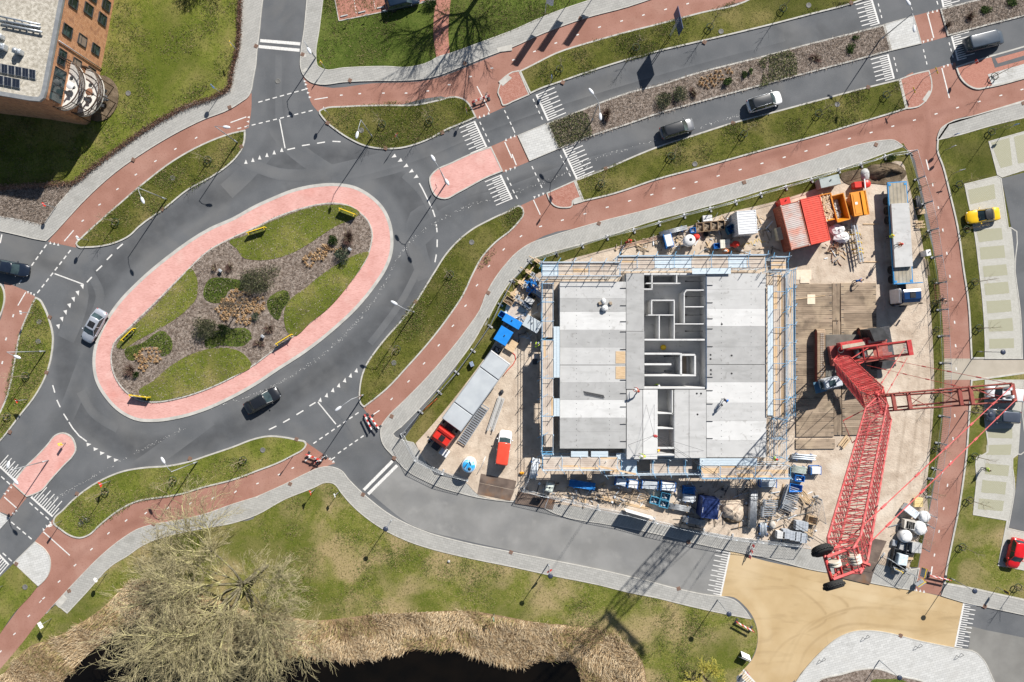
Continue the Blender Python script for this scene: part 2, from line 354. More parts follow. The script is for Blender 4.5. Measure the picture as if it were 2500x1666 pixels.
# south-east path: from the roundabout's east exit along the site to the frame's east edge
sheet('cycle_path', T(3, "62,1415! 235,1335! 440,1250! 440,1400! 1000,1230 1763,1020!") + T(4, "600,850 950,740 1100,485! 1290,430! 1330,560! 1763,530! 1990,470! 1990,660! 1500,780 1230,860 1170,960 1165,1030 1205,1150 1255,1350 1310,1568") +
 T(8, "1345,300 1375,500 1393,800 1396,905! 1396,1050! 1376,1350 1360,1568") + T(12, "1342,150 1312,350 1262,600 1222,800 1188,972!") +
 T(12, "1008,935! 1035,790 1050,700 1100,450 1140,250 1170,60") + T(8, "1180,1568 1200,1300 1208,1060! 1210,900! 1208,800 1198,600 1178,400 1150,200 1118,0") + T(4, "1060,1310 1030,1190 1000,1080 930,1010 870,970 800,970 500,1050 0,1200") +
 T(3, "1300,1335 1000,1420 600,1550") + T(7, "220,60 100,130 0,205") + T(6, "1700,300 1640,400 1450,710 1300,900 1150,1070 1000,1220 900,1320 850,1390! 735,1242! 900,1110 1200,780 1430,460 1560,200 1763,10") + T(3, "60,1520 85,1470"), 0.006, M['red'])
sheet('cycle_path', T(6, "345,1482! 470,1568!") + T(10, "545,60! 450,95 350,135 0,305") + T(9, "1400,420 1050,490 850,580 550,850 310,1100! 160,1290 -60,1640! -250,1640! -150,1400 0,1230 200,970 330,830 345,700 240,598! 365,445! 420,500 550,560 700,470 950,310 1400,215 1763,110") + T(10, "100,70 265,-10"), 0.006, M['red'])
sheet('cycle_crossing', T(9, "-160,330! 0,312! 75,200! 190,290! 80,425! 0,395! -160,470!"), 0.006, M['red'])
sheet('cycle_path', T(5, "25,375! 180,438! 245,482! 170,650 110,930 30,1250 -200,1500! -200,900! 0,640 35,480"), 0.006, M['red'])
sheet('bike_street', T(8, "1208,905! 1763,905! 1990,905! 1990,1050! 1208,1052!"), 0.011, mat('beige_concrete', (0.36, 0.32, 0.26), 0.9, (0.42, 0.375, 0.31), 0.5, 5))
sheet('speed_table', T(11, "1502,664! 1432,976! 1530,985 1600,1040 1660,1120 1692,1220 1690,1310 1655,1410 1590,1485 1555,1515! 1700,1640!") + T(12, "60,1640! 170,1568 250,1480 380,1340 480,1260 600,1213 700,1208 850,1230 1000,1270 1285,1328! 1352,1020! 1010,935 720,885 400,815 0,738"), 0.006, M['tan'])
# lawns
Lb = dict(n=4)
slab('lawn', T(1, "1660,-80! 1655,100 1640,350 1600,500 1590,600 1500,665 1300,725 1100,835 900,965 700,1115 560,1225 520,1268! 0,1300! -300,1310! -300,-80!"), 0, 0.08, M['lawn'])
slab('planting_bed', T(1, "-100,1300! 520,1264! 450,1350 380,1430 300,1555! 250,1537 0,1488 -100,1465!"), 0, 0.09, M['mulch'])
slab('lawn', T(2, "475,-80! 440,200 416,400 425,450 470,478 600,468 900,458 1050,464 1200,422 1245,395 1340,367 1560,288 1763,218") + T(3, "180,128 330,68 570,-5 700,-80!"), 0, 0.08, M['green'])
slab('lawn', T(9, "1763,415 1600,470 1400,505 1250,535 1100,575 980,625 880,695 780,758 600,945 460,1098! 385,1035! 308,1104 160,1290 0,1480 -100,1600! -100,1760!") + NP("1000,1720! 1800,1720!") + T(11, "1545,1530! 1590,1485 1650,1405 1688,1300 1690,1220 1660,1130! 1400,1080 1200,1035 1000,985 800,945 600,895 300,835 0,780") + T(10, "1400,695 1200,645 1050,595 900,525 750,425 650,335 590,265 530,195 480,190 400,225 200,305 0,400"), 0, 0.06, M['lawn_dry'])
slab('lawn', T(9, "0,845! 97,748! 258,910! 212,970 100,1090 0,1235 -200,1500! -200,1000!"), 0, 0.08, M['lawn'])
slab('lawn', T(4, "1165,960! 1160,1030 1200,1150 1250,1350 1300,1568") + T(8, "1342,300 1372,500 1391,800 1396,907! 1760,907! 2050,907! 2050,-700!") + T(4, "1763,690! 1240,850!"), 0, 0.08, M['verge'], kerb=0.22)
slab('lawn', T(8, "1396,1050! 1376,1350 1360,1568") + T(12, "1342,150 1312,350 1262,600 1222,800 1208,890! 1400,925 1600,970 1763,1005 2000,1060! 2000,-600!"), 0, 0.08, M['lawn_dry'], kerb=0.22)
# sidewalks
slab('sidewalk', T(2, "60,-80! 38,100 22,260 12,330 3,450!") + T(1, "1745,560 1735,620 1715,665 1660,708 1590,752 1400,828 1200,928 1000,1048 800,1188 600,1368 440,1540") + T(5, "370,50 318,97! 250,85 100,50 -60,15! -60,-90!") + T(1, "0,1488 250,1537 300,1555! 380,1430 450,1350 520,1266 560,1222 700,1112 900,962 1100,832 1300,722 1500,662 1590,600 1600,500 1640,350 1655,100 1662,-80!"), 0, 0.10, M['pav1'], kerb=0.12)
slab('sidewalk', T(2, "355,-80! 330,200 306,380 306,470 325,520 375,568 440,585 600,570 850,560 1000,560 1200,540 1400,470 1600,390 1763,330") + T(3, "200,240 500,130 800,50 980,-10! 570,-10! 330,70 180,130 0,210") + T(2, "1560,286 1340,366 1245,395 1200,422 1050,462 900,457 600,467 470,477 425,450 417,400 440,200 475,-80!"), 0, 0.10, M['pav2'], kerb=0.12)
slab('sidewalk', NP("960,1115! 985,1143 993,1150") + CR(960, 840, 3.92, "280,1300 420,1365 620,1425 800,1470 1000,1500 1411,1560") + T(11, "300,410 700,490 1000,550 1250,610 1440,652! 1500,664! 1763,715") + T(12, "280,790 500,830 720,888 1010,937! 1045,780! 985,790!") + NP("2222,1385! 2170,1368! 2050,1345! 1800,1310! 1600,1275! 1400,1225! 1200,1190! 1060,1160! 1010,1080! 960,1060") +
 T(6, "1000,1380! 1050,1330 1200,1170 1350,990 1500,790 1600,620") + CR(1180, 580, 5.6, "20,1220 120,1020 240,800 390,590 560,420 640,310 780,260") + CR(1320, 470, 6.272, "900,720 1800,420") + NP("1680,518 1782,490 1884,459 1986,432 2102,397 2158,376 2205,359! 2230,380! 2222,372 2205,357 2183,342 2158,342 2123,347 1980,390 1875,423 1680,480 1599,506 1457,543 1337,579 1294,594 1260,617 1233,646 1210,676 1191,708 1180,732") +
 T(6, "1560,520 1450,700 1300,890 1150,1060 1000,1210 900,1310 865,1360 855,1420 870,1490"), 0, 0.085, M['pav3'], kerb=0.12)
slab('sidewalk', T(9, "1763,290 1600,340 1400,410 1200,455 1050,480 950,510 850,570 700,690 550,840 400,1000 310,1100! 385,1030! 465,1095! 600,950 780,760 880,700 980,630 1100,580 1250,540 1400,510 1600,475 1763,420") + T(10, "200,310 400,230 480,195 530,200 590,270 650,340 750,430 900,530 1050,600 1200,650 1400,700 1763,775") + T(11, "300,840 600,900 800,950 1000,990 1200,1040 1400,1085 1650,1135! 1590,1050 1530,1000 1440,975! 1350,965 1150,925 900,860 600,790 300,730 0,670") + T(10, "1400,595 1200,540 1050,480 920,410 800,320 720,250 640,170 590,110 530,85 450,85 350,125 200,200 0,290"), 0, 0.10, M['pav4'], kerb=0.12)
slab('sidewalk', T(9, "92,745! 240,600! 300,640 345,710 350,775 330,840 265,908!"), 0, 0.10, M['pavw'], kerb=0.1)
slab('sidewalk', T(9, "-100,310! 0,400 72,438! 0,515! -100,600!"), 0, 0.10, M['pavw'])
slab('sidewalk', T(4, "1160,965! 1185,888 1240,847 1400,800 1763,700 1990,640! 1990,760! 1763,815 1500,880 1330,930 1180,965!"), 0, 0.10, M['pav2'], kerb=0.12)
slab('sidewalk', T(12, "1222,892! 1400,922 1600,966 1763,1002 1990,1060! 1990,1160! 1763,1107 1500,1052 1350,1020 1190,972!"), 0, 0.10, M['pav4'], kerb=0.1)
slab('sidewalk', T(12, "150,1620! 250,1480 380,1340 480,1260 600,1215 700,1210 850,1230 1000,1270 1285,1330 1440,1365 1480,1405 1540,1520 1590,1640!"), 0, 0.10, M['pavw'], kerb=0.14)
slab('planting_bed', T(12, "300,1640! 340,1560 500,1510 640,1475 740,1470 900,1520 1100,1580 1150,1640!"), 0, 0.14, M['mulch'], kerb=0.14)
slab('lawn', T(12, "700,1640! 710,1555 800,1545 950,1562 1010,1640!"), 0, 0.16, M['green'])
# tactile / dished slabs
for nn, s in ((2, "312,378! 345,372! 348,398! 316,402!"), (2, "318,490! 345,470! 360,485! 330,505!"), (2, "1655,335! 1763,310! 1763,350! 1665,362!"), (9, "385,1030! 440,965! 465,995! 410,1055!"), (4, "1060,690! 1105,625! 1125,632! 1085,705!"), (3, "418,1380! 475,1360! 490,1392! 425,1410!"), (2, "1670,565! 1730,515! 1763,540! 1700,595!")):
 slab('kerb_ramp', T(nn, s), 0, 0.125, M['kerb'])
# grass islands round the roundabout
slab('verge', T(1, "1690,895! 1690,960 1670,1030 1620,1100 1540,1170 1430,1240 1300,1310 1150,1430 960,1568") + T(5, "900,60 800,110 700,135 600,143 540,140 522,115 560,70 630,5") + T(1, "800,1420 1000,1250 1200,1100 1400,990 1600,915"), 0, 0.10, M['verge'], kerb=0.2)
slab('verge', T(2, "433,765 470,745 600,732 900,722 1100,720 1250,690 1370,665 1430,680 1470,715 1500,770 1520,810! 1450,842 1300,905 1200,960 1100,1000 1000,1025 880,1030 750,1010 650,965 550,900 470,830"), 0, 0.10, M['verge'], kerb=0.2)
slab('verge', T(3, "85,1470 65,1422 40,1415 0,1440") + T(2, "1650,1490 1590,1520 1500,1568") + T(6, "1400,80 1300,190 1230,300 1150,430 1080,540 1000,640 900,750 820,850 760,940 730,1010 712,1100 708,1160 720,1220 745,1242! 900,1120 1050,960 1200,790 1330,620 1430,470 1500,320 1560,210 1650,110 1763,20") + T(3, "50,1530"), 0, 0.10, M['verge'], kerb=0.2)
slab('verge', T(6, "0,1450 80,1435 180,1440 280,1460 345,1480 350,1500 320,1540 270,1568") + T(10, "180,50 0,120") + T(9, "1600,180 1400,230 1250,275 1100,300 950,325 850,370 750,440 680,500 620,555 550,578 480,560 420,520 365,465 370,440 430,380 500,310 600,230 700,170 850,110 1000,85 1150,75 1300,45 1420,5") + T(5, "1600,1510"), 0, 0.10, M['lawn'], kerb=0.2)
slab('verge', T(5, "245,480! 275,495 310,550 345,640 370,750 365,850 340,970 310,1050 250,1160 150,1290 0,1480 -120,1600! -120,1450! 0,1270 50,1150 90,970 110,860 130,750 170,640 215,540"), 0, 0.10, M['lawn'], kerb=0.2)
slab('verge', T(5, "-60,370! 5,388 30,430 37,480 25,560 -10,640 -60,700!"), 0, 0.10, M['lawn'], kerb=0.18)
# verges of the main road
slab('verge', T(3, "50,490! 150,440 300,365 550,285 800,215 1000,165 1300,85 1600,10 1690,-40!") + T(4, "760,-40! 600,22 300,102 0,180") + T(3, "1300,290 1000,360 750,430 500,510 330,570 200,615 125,650!"), 0, 0.10, M['verge'], kerb=0.2)
slab('verge', T(3, "430,1242! 650,1158 850,1070 1000,1010 1250,930 1500,850 1763,780") + T(4, "300,700 600,620 905,545! 955,752! 800,800 600,860 300,950 0,1030") + T(3, "1300,1160 1000,1240 700,1340 490,1390!"), 0, 0.10, M['verge'], kerb=0.2)
slab('planting_bed', T(3, "240,852! 400,788 600,708 850,623 1000,588 1250,508 1500,443 1763,378") + T(4, "250,310 550,235 798,170! 848,352! 600,420 300,500 0,580") + T(3, "1300,705 1000,790 800,860 550,940 470,970 322,1030!"), 0, 0.10, M['mulch'], kerb=0.2)
slab('refuge', T(3, "38,934! 238,850! 322,1027! 120,1112!"), 0, 0.09, M['pavw'], kerb=0.1)
slab('refuge', T(4, "800,168! 1003,110! 1058,302! 850,352!"), 0, 0.09, M['pavw'], kerb=0.1)
slab('planting_bed', T(4, "1183,65! 1400,8 1763,-80 1900,-115! 1900,70! 1763,113 1500,180 1300,235 1235,252!"), 0, 0.10, M['mulch'], kerb=0.2)
slab('refuge', T(2, "1672,600 1690,550 1730,515") + T(3, "0,495! 50,485! 122,655! 0,708!") + T(2, "1700,730 1680,680 1662,640"), 0, 0.10, M['brick'], kerb=0.16)
slab('refuge', T(4, "905,545! 1000,510 1108,485! 1128,560 1128,620 1085,700 1040,737 955,752!"), 0, 0.10, M['brick'], kerb=0.16)
slab('refuge', T(3, "236,1330! 430,1243! 478,1365! 420,1388 418,1420 350,1435 290,1420 252,1375"), 0, 0.10, M['brick'], kerb=0.16)
slab('bus_stop_platform', T(4, "1290,462! 1400,425 1763,318 1990,250! 1990,480! 1763,545 1520,606 1430,618 1370,592 1320,540"), 0, 0.12, M['brick2'], kerb=0.2)
sheet('paving_band', T(4, "1533,392! 1763,318! 1990,250! 1990,285! 1763,350! 1562,405! 1580,440! 1763,385! 1990,318! 1990,345! 1763,415! 1560,470!"), 0.127, M['asphalt'])
sheet('paving_band', T(4, "1510,515! 1763,442! 1990,372! 1990,480! 1763,540! 1545,598!"), 0.130, M['pavw'])
# splitter islands in pink
slab('splitter_island', T(2, "1620,1010! 1702,1182! 1600,1222 1400,1328 1300,1374 1240,1357 1200,1285 1194,1225 1225,1182 1350,1118 1500,1050"), 0, 0.10, M['pink'], kerb=0.18)
slab('splitter_island', T(5, "430,1413 490,1437 522,1495 525,1540") + T(9, "510,5 440,80 350,180 290,250 185,292! 88,205! 150,110 255,5") + T(5, "330,1490 380,1430"), 0, 0.10, M['pink'], kerb=0.16)
# central island
OUT = T(2, "0,1410 100,1365 250,1305 400,1272 560,1263 680,1283 790,1342 880,1430 928,1530") + T(6, "945,60 940,180 900,290 830,400 700,560 540,710 350,860 150,990 0,1090") + T(5, "1600,1180 1400,1270 1200,1325 1050,1342 950,1335 830,1280 720,1170 655,1050 638,930 650,820 700,690 800,530 950,370 1150,200 1450,0") + T(1, "1600,1500")
slab('central_island_apron', OUT, 0, 0.09, M['pink'], kerb=0.42, km=M['apron'], kh=0.005)
INN = T(2, "0,1562 150,1490 300,1438 450,1403 560,1398 650,1418 720,1463 780,1528 797,1568") + T(6, "806,40 800,110 770,210 700,320 560,490 400,640 240,770 100,870 0,945") + T(5, "1600,1040 1400,1130 1200,1190 1080,1208 980,1200 900,1160 820,1080 775,980 766,880 785,800 890,690 1050,535 1250,335 1450,150 1600,70")
inn_p = slab('central_planting_bed', INN, 0, 0.17, M['mulch'], kerb=0.17)
CB = lambda s: CR(480, 480, 3.409, s)
GA = T(5, "1320,285 1355,340 1365,420 1350,500 1300,560 1200,640 1100,700 950,780 830,840 808,830 830,775 930,680 1070,545 1250,352")
GB = T(5, "960,1130 1050,1065 1180,955 1300,885 1450,837 1600,837 1680,872 1735,950 1600,1030 1400,1120 1200,1178 1080,1195 990,1182")
GC = CB("275,380 400,330 560,240 750,160 950,95 1150,72 1280,85 1360,140 1300,190 1180,240 1080,300 930,400 780,480 620,525 480,530 390,510 340,440")
GD = CB("1435,465 1390,560 1250,760 1100,930 950,1050 800,1160 760,1130 735,1060 735,950 790,850 900,770 1060,640 1200,550 1330,485")
for g in (GA, GB, GC, GD): slab('island_lawn', g, 0.1, 0.205, M['lawn'])
for g in (CB("70,850 110,690 250,680 420,740 400,780 290,770 210,880 130,885"), T(5, "862,850 980,800 1130,715 1190,790 1180,860 1120,890 1090,830 1010,825 920,920 885,910"), CB("590,870 760,790 780,850 720,940 680,1030 620,980"), CB("70,1230 90,1150 250,1110 440,1115 465,1160 400,1240 200,1240 90,1260")):
 slab('ground_cover', g, 0.1, 0.20, M['green'])
# construction site floor
slab('site_verge', NP("985,1075! 1040,990! 1110,905! 1165,800! 1200,735! 1240,675! 1305,625! 1463,575! 1607,528! 1680,508! 1884,450! 1986,424! 2102,385! 2205,350! 2226,390 2245,470 2262,555! 2285,640 2297,740 2304,850 2304,960 2295,1090 2277,1190 2262,1270 2240,1385! 2222,1385! 2215,1200! 2230,900! 2200,600! 2150,430! 1900,500! 1500,620! 1300,700! 1220,860! 1080,1040! 1030,1090!"), 0, 0.08, M['verge'])
SITE = NP("1015,1082! 1029,1067 1082,1006 1139,934 1177,883 1200,850 1225,800 1238,740 1262,700 1300,675 1330,658 1370,640 1440,620 1500,604 1560,588 1640,565 1700,548 1770,522 1870,498 1960,472 2020,450 2080,425 2150,405 2200,395 2215,440 2230,500 2245,560 2258,640 2268,720 2277,850 2280,960 2272,1080 2262,1180 2252,1270 2236,1340 2215,1392! 2120,1372 2000,1345 1800,1312 1600,1277 1450,1242 1250,1222! 1170,1210 1130,1172 1080,1152 1040,1128")
site_p = slab('site_ground', SITE, 0, 0.115, M['sand'], n=3)
slab('soil_bank', NP("2050,432 2110,412 2190,402 2212,425 2195,445 2120,448 2060,446"), 0, 0.19, M['soil'])
for i, s in enumerate(("1225,1250 1160,1392"),):
 pass
# reeds bank and pond
POND = T(9, "380,1700! 430,1568 500,1480 600,1385 700,1305 790,1240 850,1185 930,1150 1000,1170 1200,1260 1500,1330 1763,1370") + T(10, "100,1385 250,1375 330,1372 400,1385 520,1410 640,1412 780,1402 900,1372 1000,1372 1050,1342 1150,1346 1250,1330 1400,1340 1500,1372 1600,1412 1763,1452") + T(11, "100,1452 200,1425 300,1420 420,1432 455,1490 475,1568 480,1700!")
sheet('pond_water', POND, 0.066, M['water'])
REED_OUT = T(9, "-60,1600! 0,1535 100,1425 200,1325 350,1272 500,1202 600,1132 700,1062 800,962 900,882 1000,852 1200,900 1500,1000 1763,1090") + T(10, "200,1112 400,1142 560,1132 800,1102 1000,1092 1200,1082 1400,1074") + T(11, "250,1165 500,1182 620,1212 700,1232 780,1292 850,1352 900,1432 930,1600!")
# east parking
PK = pavers('cream_pavers', (0.44, 0.43, 0.39), (0.52, 0.51, 0.47), (0.30, 0.29, 0.25), 0.21, 0.105, R(8))
mixin(PK, (0.36, 0.35, 0.30), 0.5, 0.5, 0.7, 0.5, 5)
GP = pavers('grass_pavers', (0.42, 0.405, 0.35), (0.46, 0.445, 0.385), (0.30, 0.295, 0.19), 0.24, 0.12, R(8), msize=0.04)
slab('parking_bay', T(4, "1515,975! 1763,905! 2000,840! 2000,1160! 1763,1175! 1610,1225! 1575,1207!"), 0, 0.105, PK, kerb=0.12)
slab('parking_bay', T(4, "1348,1268! 1575,1212! 1605,1228! 1655,1568!") + T(8, "1670,0 1702,300 1740,600 1752,908! 1490,908! 1490,850 1480,600 1450,300 1410,0") + T(4, "1375,1400"), 0, 0.105, PK, kerb=0.14)
slab('parking_bay', T(8, "1490,1050! 1763,1050! 1755,1300 1740,1568") + T(12, "1720,0 1700,250 1655,505! 1763,530! 2000,560! 2000,880! 1763,798! 1580,765! 1592,700 1640,455! 1408,415! 1430,200 1460,0") + T(8, "1470,1568 1485,1300"), 0, 0.105, PK, kerb=0.14)
slab('parking_lane', T(4, "1605,1230! 1763,1190! 2050,1120! 2050,1560!") + T(8, "2050,908! 1754,908! 1742,600 1704,300 1672,0"), 0, 0.108, M['asphalt'])
slab('parking_lane', T(8, "1757,1052! 2050,1052! 2050,1600!") + T(12, "2050,560! 1763,528! 1657,503! 1702,250 1722,0"), 0, 0.108, M['asphalt'])
for nn, s in ((4, "1533,985! 1660,950! 1680,1140! 1600,1160!"), (4, "1690,945! 1763,925! 1763,1120! 1720,1130!"), (4, "1375,1310! 1555,1270! 1565,1370! 1390,1410!"),
   (8, "1432,20! 1605,5! 1615,85! 1450,105!"), (8, "1455,140! 1622,125! 1632,210! 1462,225!"), (8, "1475,270! 1638,255! 1648,330! 1485,345!"), (8, "1485,390! 1650,375! 1660,455! 1495,470!"), (8, "1500,510! 1668,500! 1675,580! 1508,595!"), (8, "1512,640! 1680,625! 1687,715! 1518,720!"), (8, "1520,770! 1690,765! 1692,832! 1522,838!"),
   (8, "1510,1390! 1680,1385! 1680,1455! 1515,1450!"), (8, "1500,1500! 1675,1495! 1668,1568! 1498,1568!"), (12, "1495,60! 1660,75! 1650,150! 1490,135!"), (12, "1475,175! 1640,190! 1630,275! 1465,260!"), (12, "1450,300! 1622,320! 1612,390! 1442,375!")):
 sheet('grass_paver_stall', T(nn, s), 0.111, GP)
# red brick path and car park by the north lawn
slab('brick_path', T(2, "1255,-80! 1227,100 1222,200 1225,280 1242,398! 1335,368! 1325,250 1330,120 1350,-80!"), 0, 0.105, M['brick2'])
slab('car_park', T(2, "530,-60! 570,150! 950,72! 1255,-2! 1280,-60!"), 0, 0.115, M['brick2'], kerb=0.12)
for a, b in (((672, -20), (692, 105)), ((806, -20), (822, 72)), ((1075, -40), (1090, 15))):
 for k in range(6):
  p = tp(2, a[0]+(b[0]-a[0])*k/6, a[1]+(b[1]-a[1])*k/6); q = tp(2, a[0]+(b[0]-a[0])*(k+.55)/6, a[1]+(b[1]-a[1])*(k+.55)/6)
  mb = MB(); mb.bar((p[0], p[1], .112), (q[0], q[1], .112), .05); tag(mb.build('bay_marking', M['paint']), kind='structure')
# ------------------------------------------------------------------ painted markings
PM = MB(); ZM = 0.014
def dash(a, b, w_, z=ZM):
 d = (b[0]-a[0], b[1]-a[1]); l = math.hypot(*d) or 1; n = (-d[1]/l*w_/2, d[0]/l*w_/2)
 PM.add([(a[0]+n[0], a[1]+n[1], z), (b[0]+n[0], b[1]+n[1], z), (b[0]-n[0], b[1]-n[1], z), (a[0]-n[0], a[1]-n[1], z)], [(3, 2, 1, 0)])
def D(n, s, w_=0.12):
 p = [tp(n, a, b) for a, b, c in parse(s)]
 for i in range(0, len(p)-1, 2): dash(p[i], p[i+1], w_)
def row(n, x0, y0, x1, y1, k, frac=0.5, w_=0.14):
 """k dashes spread from point to point"""
 a, b = tp(n, x0, y0), tp(n, x1, y1)
 for i in range(k):
  s, e = (i+.5)/k-frac/2/k, (i+.5)/k+frac/2/k
  dash((a[0]+(b[0]-a[0])*s, a[1]+(b[1]-a[1])*s), (a[0]+(b[0]-a[0])*e, a[1]+(b[1]-a[1])*e), w_)
def tri(n, s, dx, dy, size=0.5):
 """give-way triangles; (dx, dy) is the photo direction the tips point"""
 l = math.hypot(dx, dy); dx, dy = dx/l, -dy/l
 for a, b, c in parse(s):
  x, y = tp(n, a, b)
  PM.add([(x+dx*size*.55, y+dy*size*.55, ZM), (x-dx*size*.5-dy*size*.42, y-dy*size*.5+dx*size*.42, ZM), (x-dx*size*.5+dy*size*.42, y-dy*size*.5-dx*size*.42, ZM)], [(0, 1, 2)])
# north road
D(2, "28,280 305,303 18,321 300,347", 0.42)
row(2, 5, 708, 352, 612, 7, .6); row(2, -140, 890, 400, 758, 11, .55)
D(2, "162,822 200,1022", 0.15); D(2, "402,686 495,671", .12)
tri(2, "25,1085 75,1068 125,1050 177,1033 -22,1102 -70,1115", 0, -1, .55)
D(2, "215,1032 268,1020 316,1004 370,996 420,988 475,979 526,974 582,977", .16)
tri(2, "338,560 345,582 350,612 360,640 372,670", 1, 0, .36)
for x, y in ((587, 657), (714, 647), (877, 643), (1033, 643), (1183, 628), (1330, 585), (1478, 529), (1625, 471)): D(2, f"{x-9},{y} {x+9},{y-2}", .15)
for x, y in ((603, 187), (755, 145), (905, 104), (1058, 65), (1210, 26), (155, 355), (302, 297), (452, 240), (10, 413)): D(3, f"{x-9},{y+3} {x+9},{y-3}", .15)
D(2, "1522,595 1610,768", .13); tri(2, "1540,805 1570,795 1602,780", 0, -1, .36)
tri(2, "948,1078 990,1108 1030,1145 1067,1182 1100,1220", -1, .55, .6)
D(2, "1124,1262 1146,1300 1146,1300 1180,1370 1180,1370 1208,1430 1216,1445 1233,1495 1241,1545 1243,1568", .17)
D(6, "1243,-5 1247,35 1248,85 1247,138 1242,188 1232,242", .17)
# hatched ramps: baseline plus long and short teeth
def ramp(n, a, b, dx, dy, k, long_, short):
 A, B = tp(n, *a), tp(n, *b); l = math.hypot(dx, dy); ux, uy = dx/l, -dy/l
 dash(A, B, 0.24)
 for i in range(k):
  t = (i+.25)/(k-.5); x, y = A[0]+(B[0]-A[0])*t, A[1]+(B[1]-A[1])*t; L = long_ if i % 2 == 0 else short
  dash((x+ux*.12, y+uy*.12), (x+ux*L, y+uy*L), 0.125)
ramp(2, (1503, 835), (1588, 1015), -1, .42, 13, 2.3, 1.35)
ramp(2, (1683, 1205), (1763, 1372), -1, .42, 13, 2.3, 1.35)
ramp(3, (168, 652), (250, 832), 1, -.42, 13, 2.6, 1.35)
ramp(3, (350, 1022), (447, 1233), 1, -.42, 15, 2.6, 1.35)
ramp(4, (715, 0), (765, 165), -1, .27, 12, 2.3, 1.2)
ramp(4, (825, 375), (868, 542), -1, .27, 12, 2.4, 1.2)
ramp(4, (1195, -20), (1210, 52), 1, -.27, 6, 2.3, 1.2)
ramp(4, (1265, 248), (1310, 418), 1, -.27, 12, 2.4, 1.2)
ramp(9, (-10, 75), (110, 188), .65, -.75, 11, 1.9, 1.2)
ramp(9, (212, 292), (362, 428), .65, -.75, 12, 2.4, 1.4)
ramp(9, (-40, 655), (60, 760), -.65, .75, 9, 2.4, 1.4)
ramp(11, (1500, 675), (1437, 972), -1, -.2, 18, 1.9, 1.0)
ramp(12, (1350, 1025), (1290, 1325), 1, .16, 20, 1.7, .95)
ramp(11, (1590, 1480), (1690, 1590), -.75, .65, 10, 1.5, .9)
# crossing dashes on the north-east arm
row(2, 1536, 830, 1612, 990, 4); row(2, 1706, 750, 1763, 870, 3); row(3, 0, 870, 22, 920, 1, .8); row(3, 140, 672, 215, 835, 4)
row(2, 1725, 1212, 1763, 1290, 2); row(3, 0, 1300, 42, 1378, 2, .6); row(3, 132, 1135, 212, 1305, 4); row(3, 328, 1058, 408, 1225, 4)
D(2, "1713,978 1763,1090", .15); D(3, "0,1062 30,1138", .15)
tri(2, "1722,962 1755,945", 0, -1, .36); tri(2, "1722,1180 1752,1168", 0, 1, .36); tri(3, "20,1158", 0, 1, .36); tri(3, "18,936", 0, -1, .36)
D(3, "148,1378 195,1480", .14); tri(3, "155,1362 185,1350 215,1338", 0, 1, .36)
row(4, 757, 15, 787, 135, 3); row(4, 975, 5, 995, 80, 2); row(4, 1162, 5, 1172, 35, 1, .8); row(4, 865, 385, 893, 505, 3); row(4, 1068, 330, 1098, 455, 3); row(4, 1245, 282, 1278, 408, 3)
D(4, "1098,90 1142,262", .16); D(4, "1198,470 1250,676", .16)
tri(4, "1105,88 1135,80 1165,72", 0, -1, .34); tri(4, "1072,290 1102,282 1130,275", 0, 1, .34); tri(4, "1212,462 1240,452 1268,445", 0, 1, .36)
for x, y in ((1722, 1126), (1572, 1169), (1420, 1212), (1268, 1255), (1115, 1298), (963, 1341), (810, 1384), (656, 1428), (502, 1473), (347, 1517), (197, 1560)): D(3, f"{x-10},{y+3} {x+10},{y-3}", .15)
for x, y in ((1750, 617), (1604, 658), (1455, 700), (1306, 742), (1158, 785), (1009, 828), (860, 870), (711, 913), (561, 955), (411, 998), (262, 1041), (112, 1084)): D(4, f"{x-10},{y+3} {x+10},{y-3}", .15)
D(4, "1090,1100 1108,1172 1133,1262 1137,1284 1172,1422 1176,1440", .16)
for x, y in ((1205, 20), (1232, 180), (1253, 338), (1271, 496), (1286, 655), (1293, 816), (1297, 976), (1287, 1298), (1275, 1456)): D(8, f"{x-2},{y-10} {x+2},{y+10}", .17)
for x, y in ((1259, 53), (1237, 212), (1211, 373), (1179, 530), (1147, 693)): D(12, f"{x+2},{y-10} {x-2},{y+10}", .17)
D(12, "1132,772 1122,835", .18); tri(12, "1023,932 1049,938 1075,943", 0, -1, .38)
for x, y in ((62, 62),): D(7, f"{x-8},{y+5} {x+8},{y-5}", .15)
for x, y in ((1706, 153), (1604, 268), (1522, 400), (1443, 541), (1356, 679), (1259, 813), (1157, 938), (1050, 1062), (934, 1183)): D(6, f"{x-7},{y+7} {x+7},{y-7}", .15)
D(6, "850,1262 790,1302", .13)
tri(6, "692,985 652,1020 612,1053 571,1088 530,1121 487,1156 443,1188", .2, -1, .58)
D(6, "410,1207 368,1232 326,1263 278,1292 232,1320 186,1346 140,1370 88,1395", .17); D(6, "426,1205 550,1357", .16)
row(6, 715, 1270, 385, 1497, 8, .55, .16); row(6, 750, 1430, 555, 1565, 5, .55, .16)
